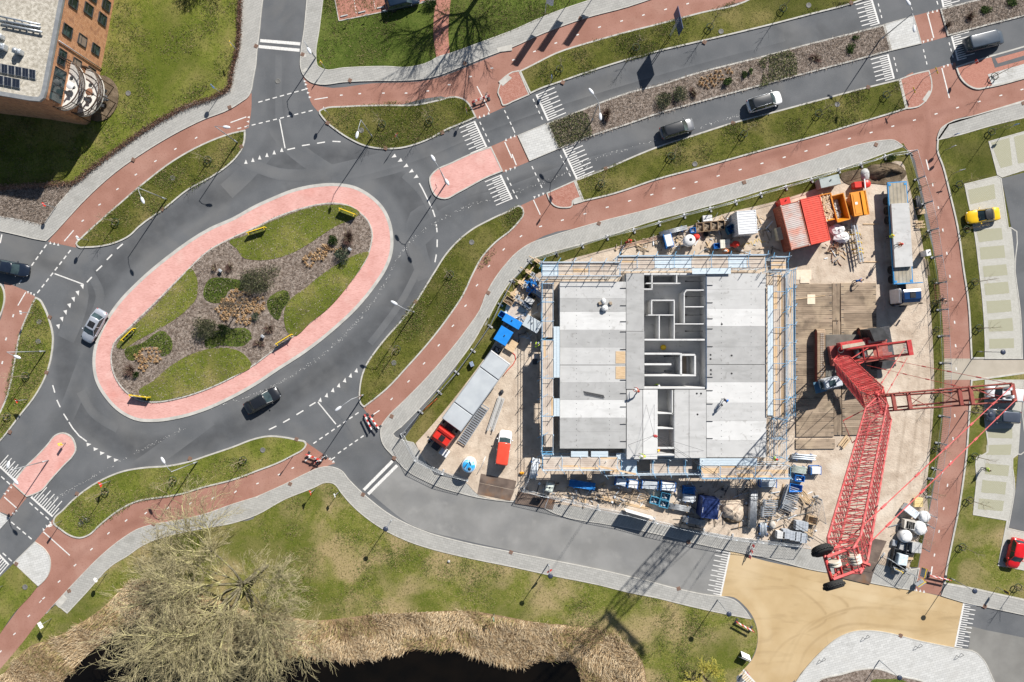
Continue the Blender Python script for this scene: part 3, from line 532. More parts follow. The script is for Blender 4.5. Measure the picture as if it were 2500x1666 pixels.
# west arm
for x, y in ((1350, 950), (1207, 1027), (1070, 1110), (935, 1203), (808, 1303), (685, 1410), (569, 1521)): D(1, f"{x-8},{y+5} {x+8},{y-5}", .15)
D(1, "1587,845 1695,806", .14); tri(1, "1710,808 1706,838 1702,868", -1, 0, .36)
D(5, "442,96 506,22", .14); tri(5, "346,107 373,112 400,118", 0, -1, .36)
row(5, 325, 112, 125, 395, 7, .6, .17); row(5, 492, 150, 250, 462, 8, .58, .17)
D(5, "805,150 845,115 735,225 772,188 663,302 702,265 597,380 632,343", .18); D(5, "375,320 572,393", .16)
tri(5, "568,410 536,455 507,498 479,542 452,588 427,635 402,686", .25, 1, .62)
D(5, "362,1088 377,1140 391,1190 414,1240 437,1285 466,1330 474,1343 500,1385 500,1385 545,1438 545,1438 597,1476", .17)
tri(5, "612,1496 660,1528 704,1556", 1, -.1, .6); tri(9, "752,16 800,38", 1, -.1, .6)
D(5, "0,110 12,50", .18); D(5, "122,540 177,447", .14); tri(5, "192,450 213,458 234,468", 0, 1, .34)
for x, y in ((90, 610), (41, 770), (15, 933)): D(5, f"{x+3},{y-10} {x-3},{y+10}", .2)
# south-west arm
row(9, 0, 145, 75, 212, 2, .6, .17); row(9, 195, 325, 342, 455, 4, .6, .17); row(9, 68, 458, 225, 590, 4, .6, .17); row(9, 10, 672, 88, 742, 2, .6, .17)
D(9, "28,293 115,370", .15); D(9, "298,533 480,695", .15); tri(9, "30,270 52,248 72,225", -1, -.4, .36); tri(9, "112,388 92,408", 1, .6, .36); tri(9, "345,468 320,492 298,515", -.6, -1, .38)
for x, y in ((868, 455), (746, 543), (629, 653), (516, 763), (406, 875), (300, 990), (198, 1112), (99, 1236), (2, 1358), (1003, 404), (1155, 369), (1310, 338), (1466, 300), (1621, 257)): D(9, f"{x-8},{y+7} {x+8},{y-7}", .15)
D(9, "270,1022 285,1005", .1)
for x, y in ((10, 200), (158, 138), (253, 93)): D(10, f"{x-8},{y+4} {x+8},{y-4}", .15)
tri(10, "480,12 506,32 530,52", -.8, .4, .36); D(10, "335,48 375,15", .12)
row(10, 555, 12, 500, 45, 1, .6)
D(10, "742,245 940,45 772,273 972,75", .4)
tag(PM.build('road_markings', M['paint']), kind='structure')
# small kerb drains and lids
def gullies():
 k = 0
 G = MB(); G.box((0, 0, 0.012), (0.48, 0.48, 0.02));
 for i in range(5): G.box((0, -0.18+i*.09, 0.026), (0.40, 0.03, 0.012), mi=1)
 me = None
 spots = [(1, 1583, 742), (1, 920, 1102), (1, 1662, 1012), (1, 1118, 1442), (2, 2, 320), (2, 322, 378), (2, 648, 556), (2, 495, 848), (2, 1283, 915), (2, 893, 1022), (2, 1438, 440), (3, 350, 570), (3, 1325, 293), (3, 470, 130), (3, 1520, 850), (3, 645, 1163), (3, 1598, 1258), (3, 598, 1540),
   (4, 570, 22), (4, 688, 603), (4, 742, 998), (4, 1756, 712), (5, 345, 620), (5, 322, 1000), (5, 70, 1410), (6, 280, 1460), (6, 1100, 515), (6, 935, 1302), (6, 1600, 452), (9, 533, 270), (9, 1310, 28), (9, 1060, 478), (9, 478, 938), (9, 115, 752), (10, 738, 275), (10, 236, 202), (10, 952, 24), (10, 1756, 672), (11, 1147, 922), (11, 1215, 602), (12, 1490, 1045), (12, 912, 1245)]
 for n, x, y in spots:
  p = tp(n, x, y)
  if me is None: o = G.build('drain_grate', [M['rust'], M['lid']]); me = o.data
  else: o = bpy.data.objects.new('drain_grate', me); col.objects.link(o)
  o.location = (p[0], p[1], 0.118); o.rotation_euler = (0, 0, R(random.choice((-25, 20, 65))))
  tag(o, 'small rust brown square drain grate set beside the kerb', 'drain', 'drain grates along the kerbs')
 L = MB(); L.lathe((0, 0, 0), [(0.36, 0), (0.36, 0.03), (0.30, 0.035), (0.29, 0.03), (0.02, 0.03)], 14)
 me = None
 for n, x, y in [(1, 885, 645), (1, 1190, 1228), (2, 725, 900), (3, 1438, 220), (3, 1258, 1132), (4, 278, 40), (4, 475, 722), (5, 272, 652), (5, 265, 788), (6, 950, 935), (6, 48, 1535), (9, 175, 912), (6, 1485, 105), (2, 150, 560)]:
  p = tp(n, x, y); z = 0.10 if (n, x) != (2, 150) else 0.004
  if me is None: o = L.build('manhole_cover', M['lid']); me = o.data
  else: o = bpy.data.objects.new('manhole_cover', me); col.objects.link(o)
  o.location = (p[0], p[1], z)
  tag(o, 'round grey manhole cover lying flush in the grass' if z > .05 else 'round grey manhole cover in the carriageway of the north arm', 'manhole cover', 'manhole covers in the grass' if z > .05 else None)
gullies()
# ------------------------------------------------------------------ traffic wear: soft-edged bands of polished, darker or dustier surface
def wear_mat(name, base, c, amt, scale):
 m = M[base].copy(); m.name = name; t = m.node_tree; p = t.nodes['Principled BSDF']; s = p.inputs['Base Color']
 at = t.nodes.new('ShaderNodeAttribute'); at.attribute_name = 'wear'; nz = t.nodes.new('ShaderNodeTexNoise'); nz.inputs['Scale'].default_value = scale; nz.inputs['Detail'].default_value = 5
 t.links.new(coords(t), nz.inputs['Vector']); mu = t.nodes.new('ShaderNodeMath'); mu.operation = 'MULTIPLY'; m2 = t.nodes.new('ShaderNodeMapRange'); m2.inputs['From Min'].default_value = .3; m2.inputs['From Max'].default_value = .62; m2.inputs['To Min'].default_value = amt*.45; m2.inputs['To Max'].default_value = amt
 t.links.new(nz.outputs['Fac'], m2.inputs['Value']); t.links.new(m2.outputs['Result'], mu.inputs[0]); t.links.new(at.outputs['Fac'], mu.inputs[1])
 mx = t.nodes.new('ShaderNodeMix'); mx.data_type = 'RGBA'; t.links.new(mu.outputs[0], mx.inputs['Factor']); t.links.new(s.links[0].from_socket, mx.inputs['A']); mx.inputs['B'].default_value = (*c, 1); t.links.new(mx.outputs['Result'], s)
 return m
def band(mb, wl, pts, wd, z, closed=False, taper=True):
 p = smooth(W(pts), 6, closed); n = len(p); prof = ((-.5, 0), (-.28, .7), (0, 1), (.28, .7), (.5, 0)); vs = []; o = len(mb.v)
 for i, (x, y) in enumerate(p):
  a, b = p[i-1 if closed or i else 0], p[(i+1) % n if closed else min(i+1, n-1)]; d = Vector((b[0]-a[0], b[1]-a[1])).normalized(); k = 1.0
  if taper and not closed: k = min(1, min(i, n-1-i)/14)
  for u, w_ in prof: vs.append((x-d.y*u*wd, y+d.x*u*wd, z)); wl.append(w_*k)
 fs = [(i*5+j, ((i+1) % n)*5+j, ((i+1) % n)*5+j+1, i*5+j+1) for i in range(n if closed else n-1) for j in range(4)]
 mb.add(vs, [f[::-1] for f in fs])
def wear(name, m, lst, z):
 mb = MB(); wl = []
 for k, (pts, wd, cl) in enumerate(lst): band(mb, wl, pts, wd, z+.0006*k, cl)
 o = mb.build(name, m); at = o.data.attributes.new('wear', 'FLOAT', 'POINT'); at.data.foreach_set('value', wl); tag(o, kind='structure')
DKA = wear_mat('polished_asphalt', 'asphalt', (.060, .063, .068), .75, .6); LTA = wear_mat('dusty_asphalt', 'asphalt', (.19, .187, .18), .6, .35)
def ringpts(f): # the circulating lane, a fixed way outside the oval island
 p = ccw(smooth(W(OUT), 4)); p = offset(p, -f)[::6]; return [(x/S+1250, 833-y/S, False) for x, y in p]
wear('tyre_wear', DKA, [(ringpts(3.6), 4.2, True),
 (V("480,960 300,1090 150,1180 20,1330"), 2.4, False), (V("0,1080 120,1000 200,830 230,760"), 2.4, False), (V("980,640 960,500 1050,480 1200,420 1700,285 2330,110"), 2.4, False), (V("950,560 1020,500 1180,445 1300,400 1700,305 2330,130"), 2.4, False), (V("700,420 900,380 1100,300 1400,205 1800,95 2200,10"), 2.4, False), (V("760,400 950,350 1120,280 1400,185 1800,75"), 2.4, False),
 (V("660,20 650,200 620,330 520,440"), 2.4, False), (V("625,20 625,200 640,300 760,400"), 2.4, False), (V("0,600 120,610 180,660 150,780"), 2.4, False)], .0012)
wear('road_dust', LTA, [(V("540,360 640,400 760,400"), 1.6, False), (V("930,400 970,440 1000,500"), 1.3, False), (V("200,620 230,680 215,730"), 1.2, False), (V("760,920 800,960 830,1010"), 1.6, False), (V("185,900 215,950 270,985"), 1.2, False), (V("640,90 640,280"), .9, False), (V("960,620 930,680 850,790"), .9, False)], .0085)
DKT = wear_mat('tyre_marked_tan', 'tan', (.29, .20, .105), .65, .6); LTT = wear_mat('swept_tan', 'tan', (.58, .47, .30), .8, .5)
wear('tyre_marks', DKT, [(V("1700,1290 1850,1330 1950,1400 1850,1440 1780,1568"), .55, False), (V("1690,1310 1830,1350 1900,1420 1800,1480 1740,1568"), .45, False), (V("2210,1420 2050,1400 1950,1400 1850,1450 1800,1568"), .5, False), (V("2200,1450 2050,1440 1930,1440 1850,1500 1830,1568"), .5, False), (V("1980,1340 1900,1340 1780,1330 1680,1300"), .5, False)], .0095)
wear('swept_sand', LTT, [(V("1700,1340 1760,1420 1750,1540"), 1.6, False), (V("2190,1400 2000,1375 1800,1330"), 1.2, False), (V("2180,1480 2000,1450 1900,1470"), 1.0, False)], .0135)
DKR = wear_mat('scuffed_red', 'red', (.17, .075, .056), .5, .5)
wear('path_wear', DKR, [(V("2330,210 2200,250 2100,275 1900,320 1500,440 1250,510"), 1.2, False), (V("2090,170 2130,260 2130,400 2200,560 2200,800"), 1.0, False), (V("740,225 950,215 1100,190 1500,60"), 1.0, False), (V("180,540 350,390 560,290"), 1.0, False), (V("700,1060 450,1150 200,1260 20,1500"), 1.0, False)], .0068)
DKS = wear_mat('wheel_rut_sand', 'sand', (.27, .21, .155), .8, .7)
wear('wheel_ruts', DKS, [(V("2010,600 2000,520 1960,470"), .5, False), (V("2030,700 2025,560 1990,470"), .5, False), (V("2080,1300 2090,1100 2110,900 2100,720"), .5, False), (V("2050,1320 2060,1100 2085,900 2075,720"), .5, False), (V("2130,1200 2120,1000 2130,800"), .45, False), (V("1130,1120 1100,1020 1170,900"), .5, False), (V("1170,1130 1150,1020 1200,930"), .5, False), (V("1900,1250 1850,1150 1860,1080"), .6, False), (V("1960,640 1880,560 1700,560"), .6, False)], .117)
# pale spilled flecks along the circulating lane
rg = random.Random(6); mb = MB()
for pts, n_ in ((V("430,950 600,900 760,800 860,690 940,560 1060,480 1190,440 1350,380"), 420), (V("120,1150 250,1075 420,985"), 120), (V("1330,375 1700,265"), 120)):
 p = smooth(W(pts), 12, False)
 for i in range(n_):
  k = rg.randrange(len(p)-1); t_ = rg.random(); x, y = p[k][0]*(1-t_)+p[k+1][0]*t_+rg.gauss(0, .12), p[k][1]*(1-t_)+p[k+1][1]*t_+rg.gauss(0, .12); q = rg.uniform(.02, .06); mb.add([(x-q, y-q*.6, .0125), (x+q, y-q*.5, .0125), (x+q*.7, y+q*.6, .0125), (x-q*.6, y+q*.5, .0125)], [(0, 1, 2, 3)])
tag(mb.build('spilled_paint', M['paint']), kind='stuff')
# ------------------------------------------------------------------ brick apartment block, north-west corner
HB = 9.3
BR = pavers('brown_brick_wall', (0.52, 0.25, 0.125), (0.66, 0.365, 0.205), (0.27, 0.135, 0.08), 0.32, 0.13, R(0)); mixin(BR, (0.27, 0.13, 0.085), 1.6, 0.5, 0.66, 0.6, 6)
GR = mat('roof_gravel', (0.34, 0.31, 0.255), 0.95, (0.55, 0.515, 0.445), 2.6, 8, bump=0.6, bscale=10, spec=0.1); mixin(GR, (0.27, 0.245, 0.20), 0.3, 0.52, 0.7, 0.4, 4)
def apartment():
 b = thing('apartment_building', 'brown brick apartment block with gravel roof and rounded corner balconies', 'building')
 px = [(-300, 196), (0, 232), (70, 244), (95, 246), (105, 238), (110, 222), (152, 0), (215, -330), (-300, -420)]
 top = [N(x, y, HB) for x, y in px]
 mb = MB(); mb.prism(top, 0, HB-0.35); o = mb.build('wall', BR, b)
 # brick rows must run level on the walls: map z onto the brick rows
 t = BR.node_tree; mp = [n for n in t.nodes if n.type == 'MAPPING'][0]; tc = [n for n in t.nodes if n.type == 'TEX_COORD'][0]
 sx = t.nodes.new('ShaderNodeSeparateXYZ'); cb = t.nodes.new('ShaderNodeCombineXYZ'); ad = t.nodes.new('ShaderNodeMath'); ad.operation = 'ADD'
 t.links.new(tc.outputs['Object'], sx.inputs[0]); t.links.new(sx.outputs[0], ad.inputs[0]); t.links.new(sx.outputs[1], ad.inputs[1]); t.links.new(ad.outputs[0], cb.inputs[0]); t.links.new(sx.outputs[2], cb.inputs[1]); t.links.new(cb.outputs[0], mp.inputs['Vector'])
 tp_ = ccw(top); inn = offset(tp_, 0.45)
 mb = MB(); mb.fill(inn, HB-0.12); mb.skirt(inn, HB-0.34, HB-0.12); rf = mb.build('roof', GR, b)
 mb = MB(); out = offset(tp_, -0.06); L = len(out)
 mb.add([(x, y, HB-.34) for x, y in out]+[(x, y, HB) for x, y in out]+[(x, y, HB) for x, y in inn]+[(x, y, HB-.34) for x, y in inn], [f for i in range(L) for j in [(i+1) % L] for f in ((i, j, L+j, L+i), (L+i, L+j, 2*L+j, 2*L+i), (2*L+i, 2*L+j, 3*L+j, 3*L+i))])
 mb.build('parapet', mat('parapet_zinc', (0.25, 0.26, 0.27), 0.5, (0.32, 0.33, 0.335), 2, 3, metal=.3), b)
 # wall facing the lawn
 A, B = Vector(N(110, 222, HB)), Vector(N(152, 0, HB)); d = (B-A).normalized(); n = Vector((d.y, -d.x))
 rz = math.atan2(d.y, d.x)
 def onwall(cx, cy):
  g = Vector(N(cx/5.227, cy/5.227, 0)); k = n.dot(A)/n.dot(g); p = g*k; return p, H*(1-k)
 blind = mat('brown_window_blind', (0.24, 0.185, 0.145), 0.8, (0.27, 0.21, 0.165), 3, 2)
 frame_m = M['dark']; PG = mat('dark_teal_glass', (.012, .022, .024), .08, (.06, .10, .10), .9, 4, spec=.6, mid=(.5, .62))
 for cx, cy, w_, h_, kind in ((930, 30, 1.2, 1.55, 0), (1125, 120, 1.3, 1.6, 0), (1300, 245, 1.3, 1.6, 0), (855, 395, 1.3, 1.6, 0), (1045, 515, 1.25, 1.55, 1), (1215, 630, 1.2, 1.5, 0), (795, 685, .8, 1.3, 0), (773, 785, .8, 1.3, 0), (975, 820, 1.25, 1.5, 1), (1160, 930, 1.3, 1.5, 0),
        (1020, -160, 1.3, 1.6, 0), (1180, -60, 1.3, 1.6, 0), (1350, 60, 1.3, 1.6, 0)):
  p, h = onwall(cx, cy); M4 = MB()
  for sx_ in (-1, 1): M4.box((p.x+n.x*.05+d.x*sx_*w_/2, p.y+n.y*.05+d.y*sx_*w_/2, h), (.09, .14, h_), rz)
  for sz in (-1, 1): M4.box((p.x+n.x*.05, p.y+n.y*.05, h+sz*h_/2), (w_-.09, .135, .09), rz)
  M4.box((p.x+n.x*.04, p.y+n.y*.04, h+.2), (w_-.09, .09, .05), rz)
  fo = M4.build('window', frame_m, b)
  G = MB(); G.box((p.x+n.x*.03, p.y+n.y*.03, h), (w_-.1, .05, h_-.1), rz); G.build('blind' if kind else 'pane', blind if kind else PG, fo)
 p, h = onwall(740, 520); q, h2 = onwall(1270, 850); mb = MB(); q = Vector((p.x, p.y));
 mb.bar((p.x+n.x*.12, p.y+n.y*.12, 0.1), (p.x+n.x*.12, p.y+n.y*.12, HB-.5), .07, 8); mb.build('downpipe', M['galv'], b)
 # glazed living room at the corner, top floor
 p, h = onwall(735, 1090); mb = MB(); mb.box((p.x+n.x*.03, p.y+n.y*.03, 7.4), (4.0, .06, 2.1), rz); g = mb.build('glazed_bay', M['glass'], b)
 mb = MB()
 for k in range(5): mb.box((p.x+n.x*.06+d.x*(k-2)*1.0, p.y+n.y*.06+d.y*(k-2)*1.0, 7.4), (.07, .1, 2.1), rz)
 mb.build('mullion', M['dark'], g)
 # balconies
 wht = mat('balcony_tiles', (0.62, 0.60, 0.56), 0.7, (0.70, 0.68, 0.64), 2, 4); rail = mat('brown_railing', (0.065, 0.04, 0.028), 0.6, (0.10, 0.065, 0.045), 4, 3)
 for lev, (ax, ay) in ((5.9, (176, 213)), (3.0, (222, 229)), (0.25, (258, 243))):
  c = Vector(N(ax, ay, lev)); pts = []
  for i in range(17):
   a = -pi*0.62+pi*1.24*i/16; u = cos(a)*2.5; v = sin(a)*3.1
   pts.append((c.x-n.x*.9+n.x*u+d.x*v, c.y-n.y*.9+n.y*u+d.y*v))
  pts += [(c.x-n.x*2.4+d.x*1.5, c.y-n.y*2.4+d.y*1.5), (c.x-n.x*2.4-d.x*1.5, c.y-n.y*2.4-d.y*1.5)]
  mb = MB(); mb.prism(pts, lev-.22, lev); bo = mb.build('balcony' if lev > 1 else 'terrace', wht if lev > 1 else M['soil'], b)
  if lev > 1:
   rb = MB(); arc = pts[:17]; zz = lev+1.05
   for zt in (.12, .6, 1.05): rb.tube([(x, y, lev+zt) for x, y in arc], .075 if zt > 1 else .04, 5)
   for (x0, y0), (x1, y1) in zip(arc, arc[1:]):
    for k in range(5): f = k/5; rb.bar((x0+(x1-x0)*f, y0+(y1-y0)*f, lev), (x0+(x1-x0)*f, y0+(y1-y0)*f, zz), .03, 3)
   for i in (1, 5, 8, 11, 15): rb.bar((*arc[i], lev-2.8 if lev > 3 else .2), (*arc[i], zz+.05), .06, 6)
   rb.build('railing', rail, bo)
  zt = lev
  f = thing('garden_table', ('round white table with a grey dish on the upper balcony' if lev > 5 else 'round orange table on the middle balcony' if lev > 1 else 'round black table on the ground terrace by the brick block'), 'table', (c.x+n.x*.2, c.y+n.y*.2, zt))
  tb = MB(); tb.lathe((0, 0, 0), [(.45, .70), (.47, .73), (.45, .75)], 16); tb.build('table_top', M['white'] if lev > 5 else M['rust'] if lev > 1 else M['dark'], f)
  tb = MB(); tb.lathe((0, 0, 0), [(.22, 0), (.2, .03), (.035, .05), (.035, .69)], 10); tb.build('pedestal', M['dark'], f)
  for s_ in (-1, 1):
   ch = thing('garden_chair', f"dark garden chair {'nearer the lawn' if s_ > 0 else 'nearer the corner'} on the {'upper balcony' if lev > 5 else 'middle balcony' if lev > 1 else 'ground terrace'}", 'chair', (c.x+d.x*s_*.95, c.y+d.y*s_*.95, zt), rz+pi/2*s_)
   cb_ = MB(); cb_.box((0, 0, .44), (.44, .44, .04)); cb_.build('seat', M['dark'], ch)
   cb_ = MB(); cb_.box((-.21, 0, .68), (.035, .44, .42), ry=-.15); cb_.build('backrest', M['dark'], ch)
   for ax_ in (-.19, .19):
    for ay_ in (-.19, .19): cb_ = MB(); cb_.bar((ax_, ay_, 0), (ax_, ay_, .42), .018, 5); cb_.build('leg', M['dark'], ch)
 # roof kit
 sp = mat('solar_cells', (0.018, 0.022, 0.035), 0.25, (0.03, 0.036, 0.055), 6, 2, spec=.6)
 def rp(cx, cy): return Vector(N(cx/5.227, cy/5.227, HB))
 nm = 0
 for (x0, y0), (x1, y1), k in (((-150, 845), (470, 960), 7), ((-150, 995), (270, 1080), 4)):
  a, e = rp(x0, y0), rp(x1, y1); u = (e-a); L = u.length; u.normalize(); ang = math.atan2(u.y, u.x); st = L/k
  r = thing('solar_panel_row', 'longer row of tilted dark solar panels on the gravel roof' if k == 7 else 'shorter row of tilted solar panels nearer the roof corner', 'solar panels', (a.x, a.y, HB-.12), ang)
  for i in range(k):
   pb = MB(); pb.box((st*(i+.5), 0, .33), (st-.06, 1.02, .035), rx=R(14)); o = pb.build('panel', M['galv'], r)
   cb = MB()
   for a_ in range(2):
    for c_ in range(6): cb.box((st*(i+.5)+(a_-.5)*(st-.14)/2, (c_-2.5)*.16*cos(R(14)), .355+(c_-2.5)*.16*sin(R(14))), ((st-.2)/2, .145, .012), rx=R(14))
   cb.build('cells', sp, o)
  fb = MB()
  for i in range(k+1): fb.bar((st*i, .42, 0), (st*i, .42, .42), .025, 4); fb.bar((st*i, -.42, 0), (st*i, -.42, .22), .025, 4)
  fb.build('support', M['galv'], r)
 for i, (x0, y0, x1, y1) in enumerate(((-60, 205, 530, 325), (25, 272, 535, 360), (45, 320, 555, 420))):
  a, e = rp(x0, y0), rp(x1, y1); mb = MB(); mb.tube([(a.x, a.y, HB+.25), (e.x, e.y, HB+.25)], .11, 8)
  for k in range(6): q = a.lerp(e, (k+.5)/6); mb.box((q.x, q.y, HB+.03), (.09, .3, .32))
  tag(mb.build('roof_pipe', M['galv']), 'silver insulated duct on the gravel roof, ' + ('farthest from the solar panels', 'middle one of the three', 'nearest the solar panels')[i], 'pipe')
 for (cx, cy, s, lb) in ((30, 610, 1.2, 'silver ventilation unit at the roof edge beside a cowl'), (250, 675, .95, 'silver ventilation cowl standing nearer the parapet'), (10, 480, .9, 'dark flue hood at the end of the roof ducts')):
  a = rp(cx, cy); mb = MB(); mb.bbox((a.x, a.y, HB+.35), (s*1.1, s*.6, .75), .08, R(-12)); mb.lathe((a.x, a.y, HB+.72), [(s*.25, 0), (s*.28, .05), (s*.32, .2), (s*.1, .32)], 12)
  tag(mb.build('ventilation_unit', M['galv']), lb, 'ventilation unit')
apartment()
# ------------------------------------------------------------------ street lamps
headm = mat('lamp_head_white', (0.66, 0.68, 0.71), 0.4, (0.58, 0.60, 0.63), 4, 2)
def lamp(n, bx, by, heads, h, label, elbow=None):
 b = Vector((*tp(n, bx, by), 0.1)); r = thing('street_lamp', label, 'street lamp', b)
 mb = MB(); mb.bar((0, 0, 0), (0, 0, 1.2), .095, 10, r2=.095); mb.bar((0, 0, 1.2), (0, 0, h), .075, 10, r2=.045); mb.build('pole', M['pole'], r)
 for hx, hy in heads:
  p = Vector((*tp(n, hx, hy, h+.3), h+.3))-b; p.z = h+.25; d = Vector((p.x, p.y, 0)); L = d.length; d.normalize()
  mb = MB(); mb.tube([(0, 0, h-.05), (d.x*L*.35, d.y*L*.35, h+.22), (d.x*L*.7, d.y*L*.7, h+.3), (d.x*(L-.3), d.y*(L-.3), h+.3)], [.04, .034, .03, .028], 6); arm = mb.build('arm', M['pole'], r)
  mb = MB(); rz = math.atan2(d.y, d.x); mb.blob((p.x, p.y, h+.32), (.50, .20, .115), 12, 8, rz=rz); hd = mb.build('lamp_head', headm, r)
  mb = MB(); mb.blob((p.x+d.x*.06, p.y+d.y*.06, h+.26), (.34, .15, .10), 10, 6, rz=rz); mb.build('lens', M['glass'], hd)
 return r
lamp(1, 1637, 985, [(1562, 878)], 7.0, 'grey street lamp at the tip of the verge by the north arm')
lamp(1, 1148, 1375, [(985, 1382)], 7.0, 'grey street lamp halfway along the north-west roundabout verge')
lamp(2, 802, 945, [(697, 932)], 7.0, 'grey street lamp on the verge south of the north cycle path')
lamp(2, 1308, 1266, [(1220, 1092), (1316, 1256)], 7.4, 'double armed street lamp on the pink splitter island by the north-east arm')
lamp(3, 548, 838, [(545, 632), (608, 806)], 7.4, 'double armed street lamp in the planted median near a dark red shrub')
lamp(4, 765, 282, [(962, 20), (1004, 200)], 7.6, 'double armed street lamp at the far planted median by a crossing')
lamp(6, 1090, 585, [(952, 522)], 7.0, 'grey street lamp reaching over the roundabout from its east verge')
lamp(6, 740, 1155, [(567, 1250)], 7.0, 'grey street lamp above the give way line of the south-east arm')
lamp(9, 1360, 50, [(1125, 40)], 7.0, 'grey street lamp in the southern roundabout verge among saplings')
lamp(9, 335, 40, [(112, 186), (60, 70)], 7.2, 'double armed street lamp on the pink splitter island of the south-west arm')
lamp(5, 315, 855, [(122, 894)], 7.0, 'grey street lamp on the western roundabout verge')
lamp(2, 412, 402, [(368, 352)], 5.2, 'short street lamp at the pavement corner east of the north arm')
def disc_lamp(n, bx, by, label, h=4.8, tilt=(0, 0)):
 b = Vector((*tp(n, bx, by), 0.1)); r = thing('disc_lamp', label, 'street lamp', b, 0, 'disc lamps along the south street')
 mb = MB(); mb.bar((0, 0, 0), (0, 0, .9), .075, 10, r2=.075); mb.bar((0, 0, .9), (0, 0, h), .055, 10, r2=.04); mb.build('pole', M['pole'], r)
 mb = MB(); mb.lathe((0, 0, 0), [(.05, h-.28), (.16, h-.2), (.33, h-.05), (.34, h), (.22, h+.07), (.02, h+.1)], 20); mb.build('lamp_head', mat('lamp_hat', (.03, .04, .07), .35, (.05, .06, .09), 4, 2), r)
disc_lamp(10, 938, 445, 'disc topped lamp by the pavement where a yellow pennant hangs')
disc_lamp(11, 250, 752, 'disc topped lamp with a round red sign on the south pavement')
disc_lamp(11, 1415, 1000, 'disc topped lamp at the pavement corner before the sand coloured junction')
disc_lamp(12, 765, 1415, 'disc topped lamp on the paved island beside a planting bed')
disc_lamp(8, 1440, 857, 'disc topped lamp at the end of the car park verge')
disc_lamp(8, 1360, 1265, 'disc topped lamp in the verge under the crane mast')
disc_lamp(12, 1255, 850, 'disc topped lamp where the cycle path meets the sand coloured junction')
# ------------------------------------------------------------------ road signs
def sign(n, bx, by, kind, ang, h, label, m1=None, size=.6):
 b = Vector((*tp(n, bx, by), 0.1)); r = thing('road_sign', label, 'road sign', b, R(ang))
 mb = MB(); mb.bar((0, 0, 0), (0, 0, h), .038, 8); mb.build('post', M['galv'], r)
 mb = MB(); z = h-size*.55; s = size/2
 Mx = Matrix.Translation((.06, 0, z)) @ Matrix.Rotation(pi/2, 4, 'Y')
 def plate(prof, t0, t1, k): # flat shape in the local y-z plane
  mb.add([(t0, y, z+v) for y, v in prof]+[(t1, y, z+v) for y, v in prof], [tuple(range(len(prof)-1, -1, -1)), tuple(range(len(prof), 2*len(prof)))]+[(i, (i+1) % len(prof), len(prof)+(i+1) % len(prof), len(prof)+i) for i in range(len(prof))], k)
 circ = lambda q: [(q*cos(2*pi*i/20), q*sin(2*pi*i/20)) for i in range(20)]
 trid = lambda q: [(-q*1.1, q*.85), (0, -q*1.05), (q*1.1, q*.85)]
 rect = lambda a, b_: [(-a, -b_), (a, -b_), (a, b_), (-a, b_)]
 if kind == 'round': plate(circ(s), .04, .06, 0); plate(circ(s*.72), .061, .066, 1)
 elif kind == 'give': plate(trid(s), .04, .06, 0); plate(trid(s*.62), .061, .066, 1)
 elif kind == 'rect': plate(rect(s, s*.75), .04, .06, 0); plate(rect(s*.85, s*.6), .061, .066, 1)
 elif kind == 'tall': plate(rect(s*.62, s*1.4), .04, .06, 0); plate(rect(s*.5, s*1.25), .061, .066, 1)
 elif kind == 'arrow': plate([(-s*1.6, -s*.4), (s*1.3, -s*.4), (s*1.8, 0), (s*1.3, s*.4), (-s*1.6, s*.4)], .04, .06, 0); plate(rect(s*1.2, s*.22), .061, .066, 1)
 mb.build('sign_plate', m1 or [M['redp'], M['white']], r)
 return r
BW = [M['blue'], M['white']]; YB = [M['yellow'], M['black']]; RW = [M['redp'], M['white']]; WB = [M['white'], M['redp']]; WK = [M['white'], M['black']]; GB_ = [mat('green_plate', (.03, .25, .12), .5), M['white']]
sign(1, 1645, 358, 'arrow', 200, 2.9, 'yellow direction arrow on a post beside the low hedge by the north arm', YB, .5)
sign(1, 1525, 645, 'round', 215, 3.0, 'round blue sign by the pavement bend near the brick block', BW, .7)
sign(1, 385, 1432, 'round', 210, 2.6, 'red and white round sign at the mulch bed by the west pavement', RW)
sign(2, 478, 475, 'tall', 160, 2.3, 'yellow tall sign at the lawn corner by the north arm', YB, .7)
sign(2, 508, 795, 'round', 200, 2.8, 'round white sign at the tip of the northern verge island', [M['white'], M['blue']], .62)
sign(2, 985, 968, 'give', -40, 2.6, 'red give way sign in the northern verge island opposite a sapling', RW, .7)
sign(2, 1455, 795, 'round', 20, 2.5, 'red round sign on the northern verge by the cycle crossing', RW)
sign(2, 1247, 1290, 'tall', 190, 1.6, 'small white keep sign at the nose of the pink splitter island', [M['redp'], M['white']], .5)
sign(3, 265, 575, 'round', 15, 2.5, 'blue round sign at the edge of the north-east verge', BW)
sign(3, 270, 1395, 'tall', 15, 2.6, 'narrow sign on the brick refuge south of the main road', RW, .5)
sign(4, 1345, 480, 'round', 20, 2.8, 'red sign on the bus stop platform kerb', RW)
sign(4, 1065, 548, 'arrow', 20, 3.2, 'yellow direction board on the brick refuge by the far crossing', YB, .55)
sign(4, 920, 675, 'arrow', 20, 3.0, 'yellow signpost in the verge beside the far brick refuge', YB, .5)
sign(4, 1218, 965, 'round', 100, 2.8, 'blue round sign on the lawn where the cycle path turns south', BW, .66)
sign(4, 1210, 1040, 'round', 100, 2.4, 'white round sign on the lawn beside the turning cycle path', [M['white'], M['redp']])
sign(4, 1265, 1200, 'arrow', 100, 2.4, 'white name board on the verge facing the car park', [M['white'], M['blue']], .5)
sign(4, 1630, 895, 'rect', 100, 2.4, 'blue parking sign at the first grass paved bay', BW, .6)
sign(5, 615, 92, 'round', 200, 2.7, 'pale blue round sign at the tip of the north-west verge', [M['white'], M['blue']], .66)
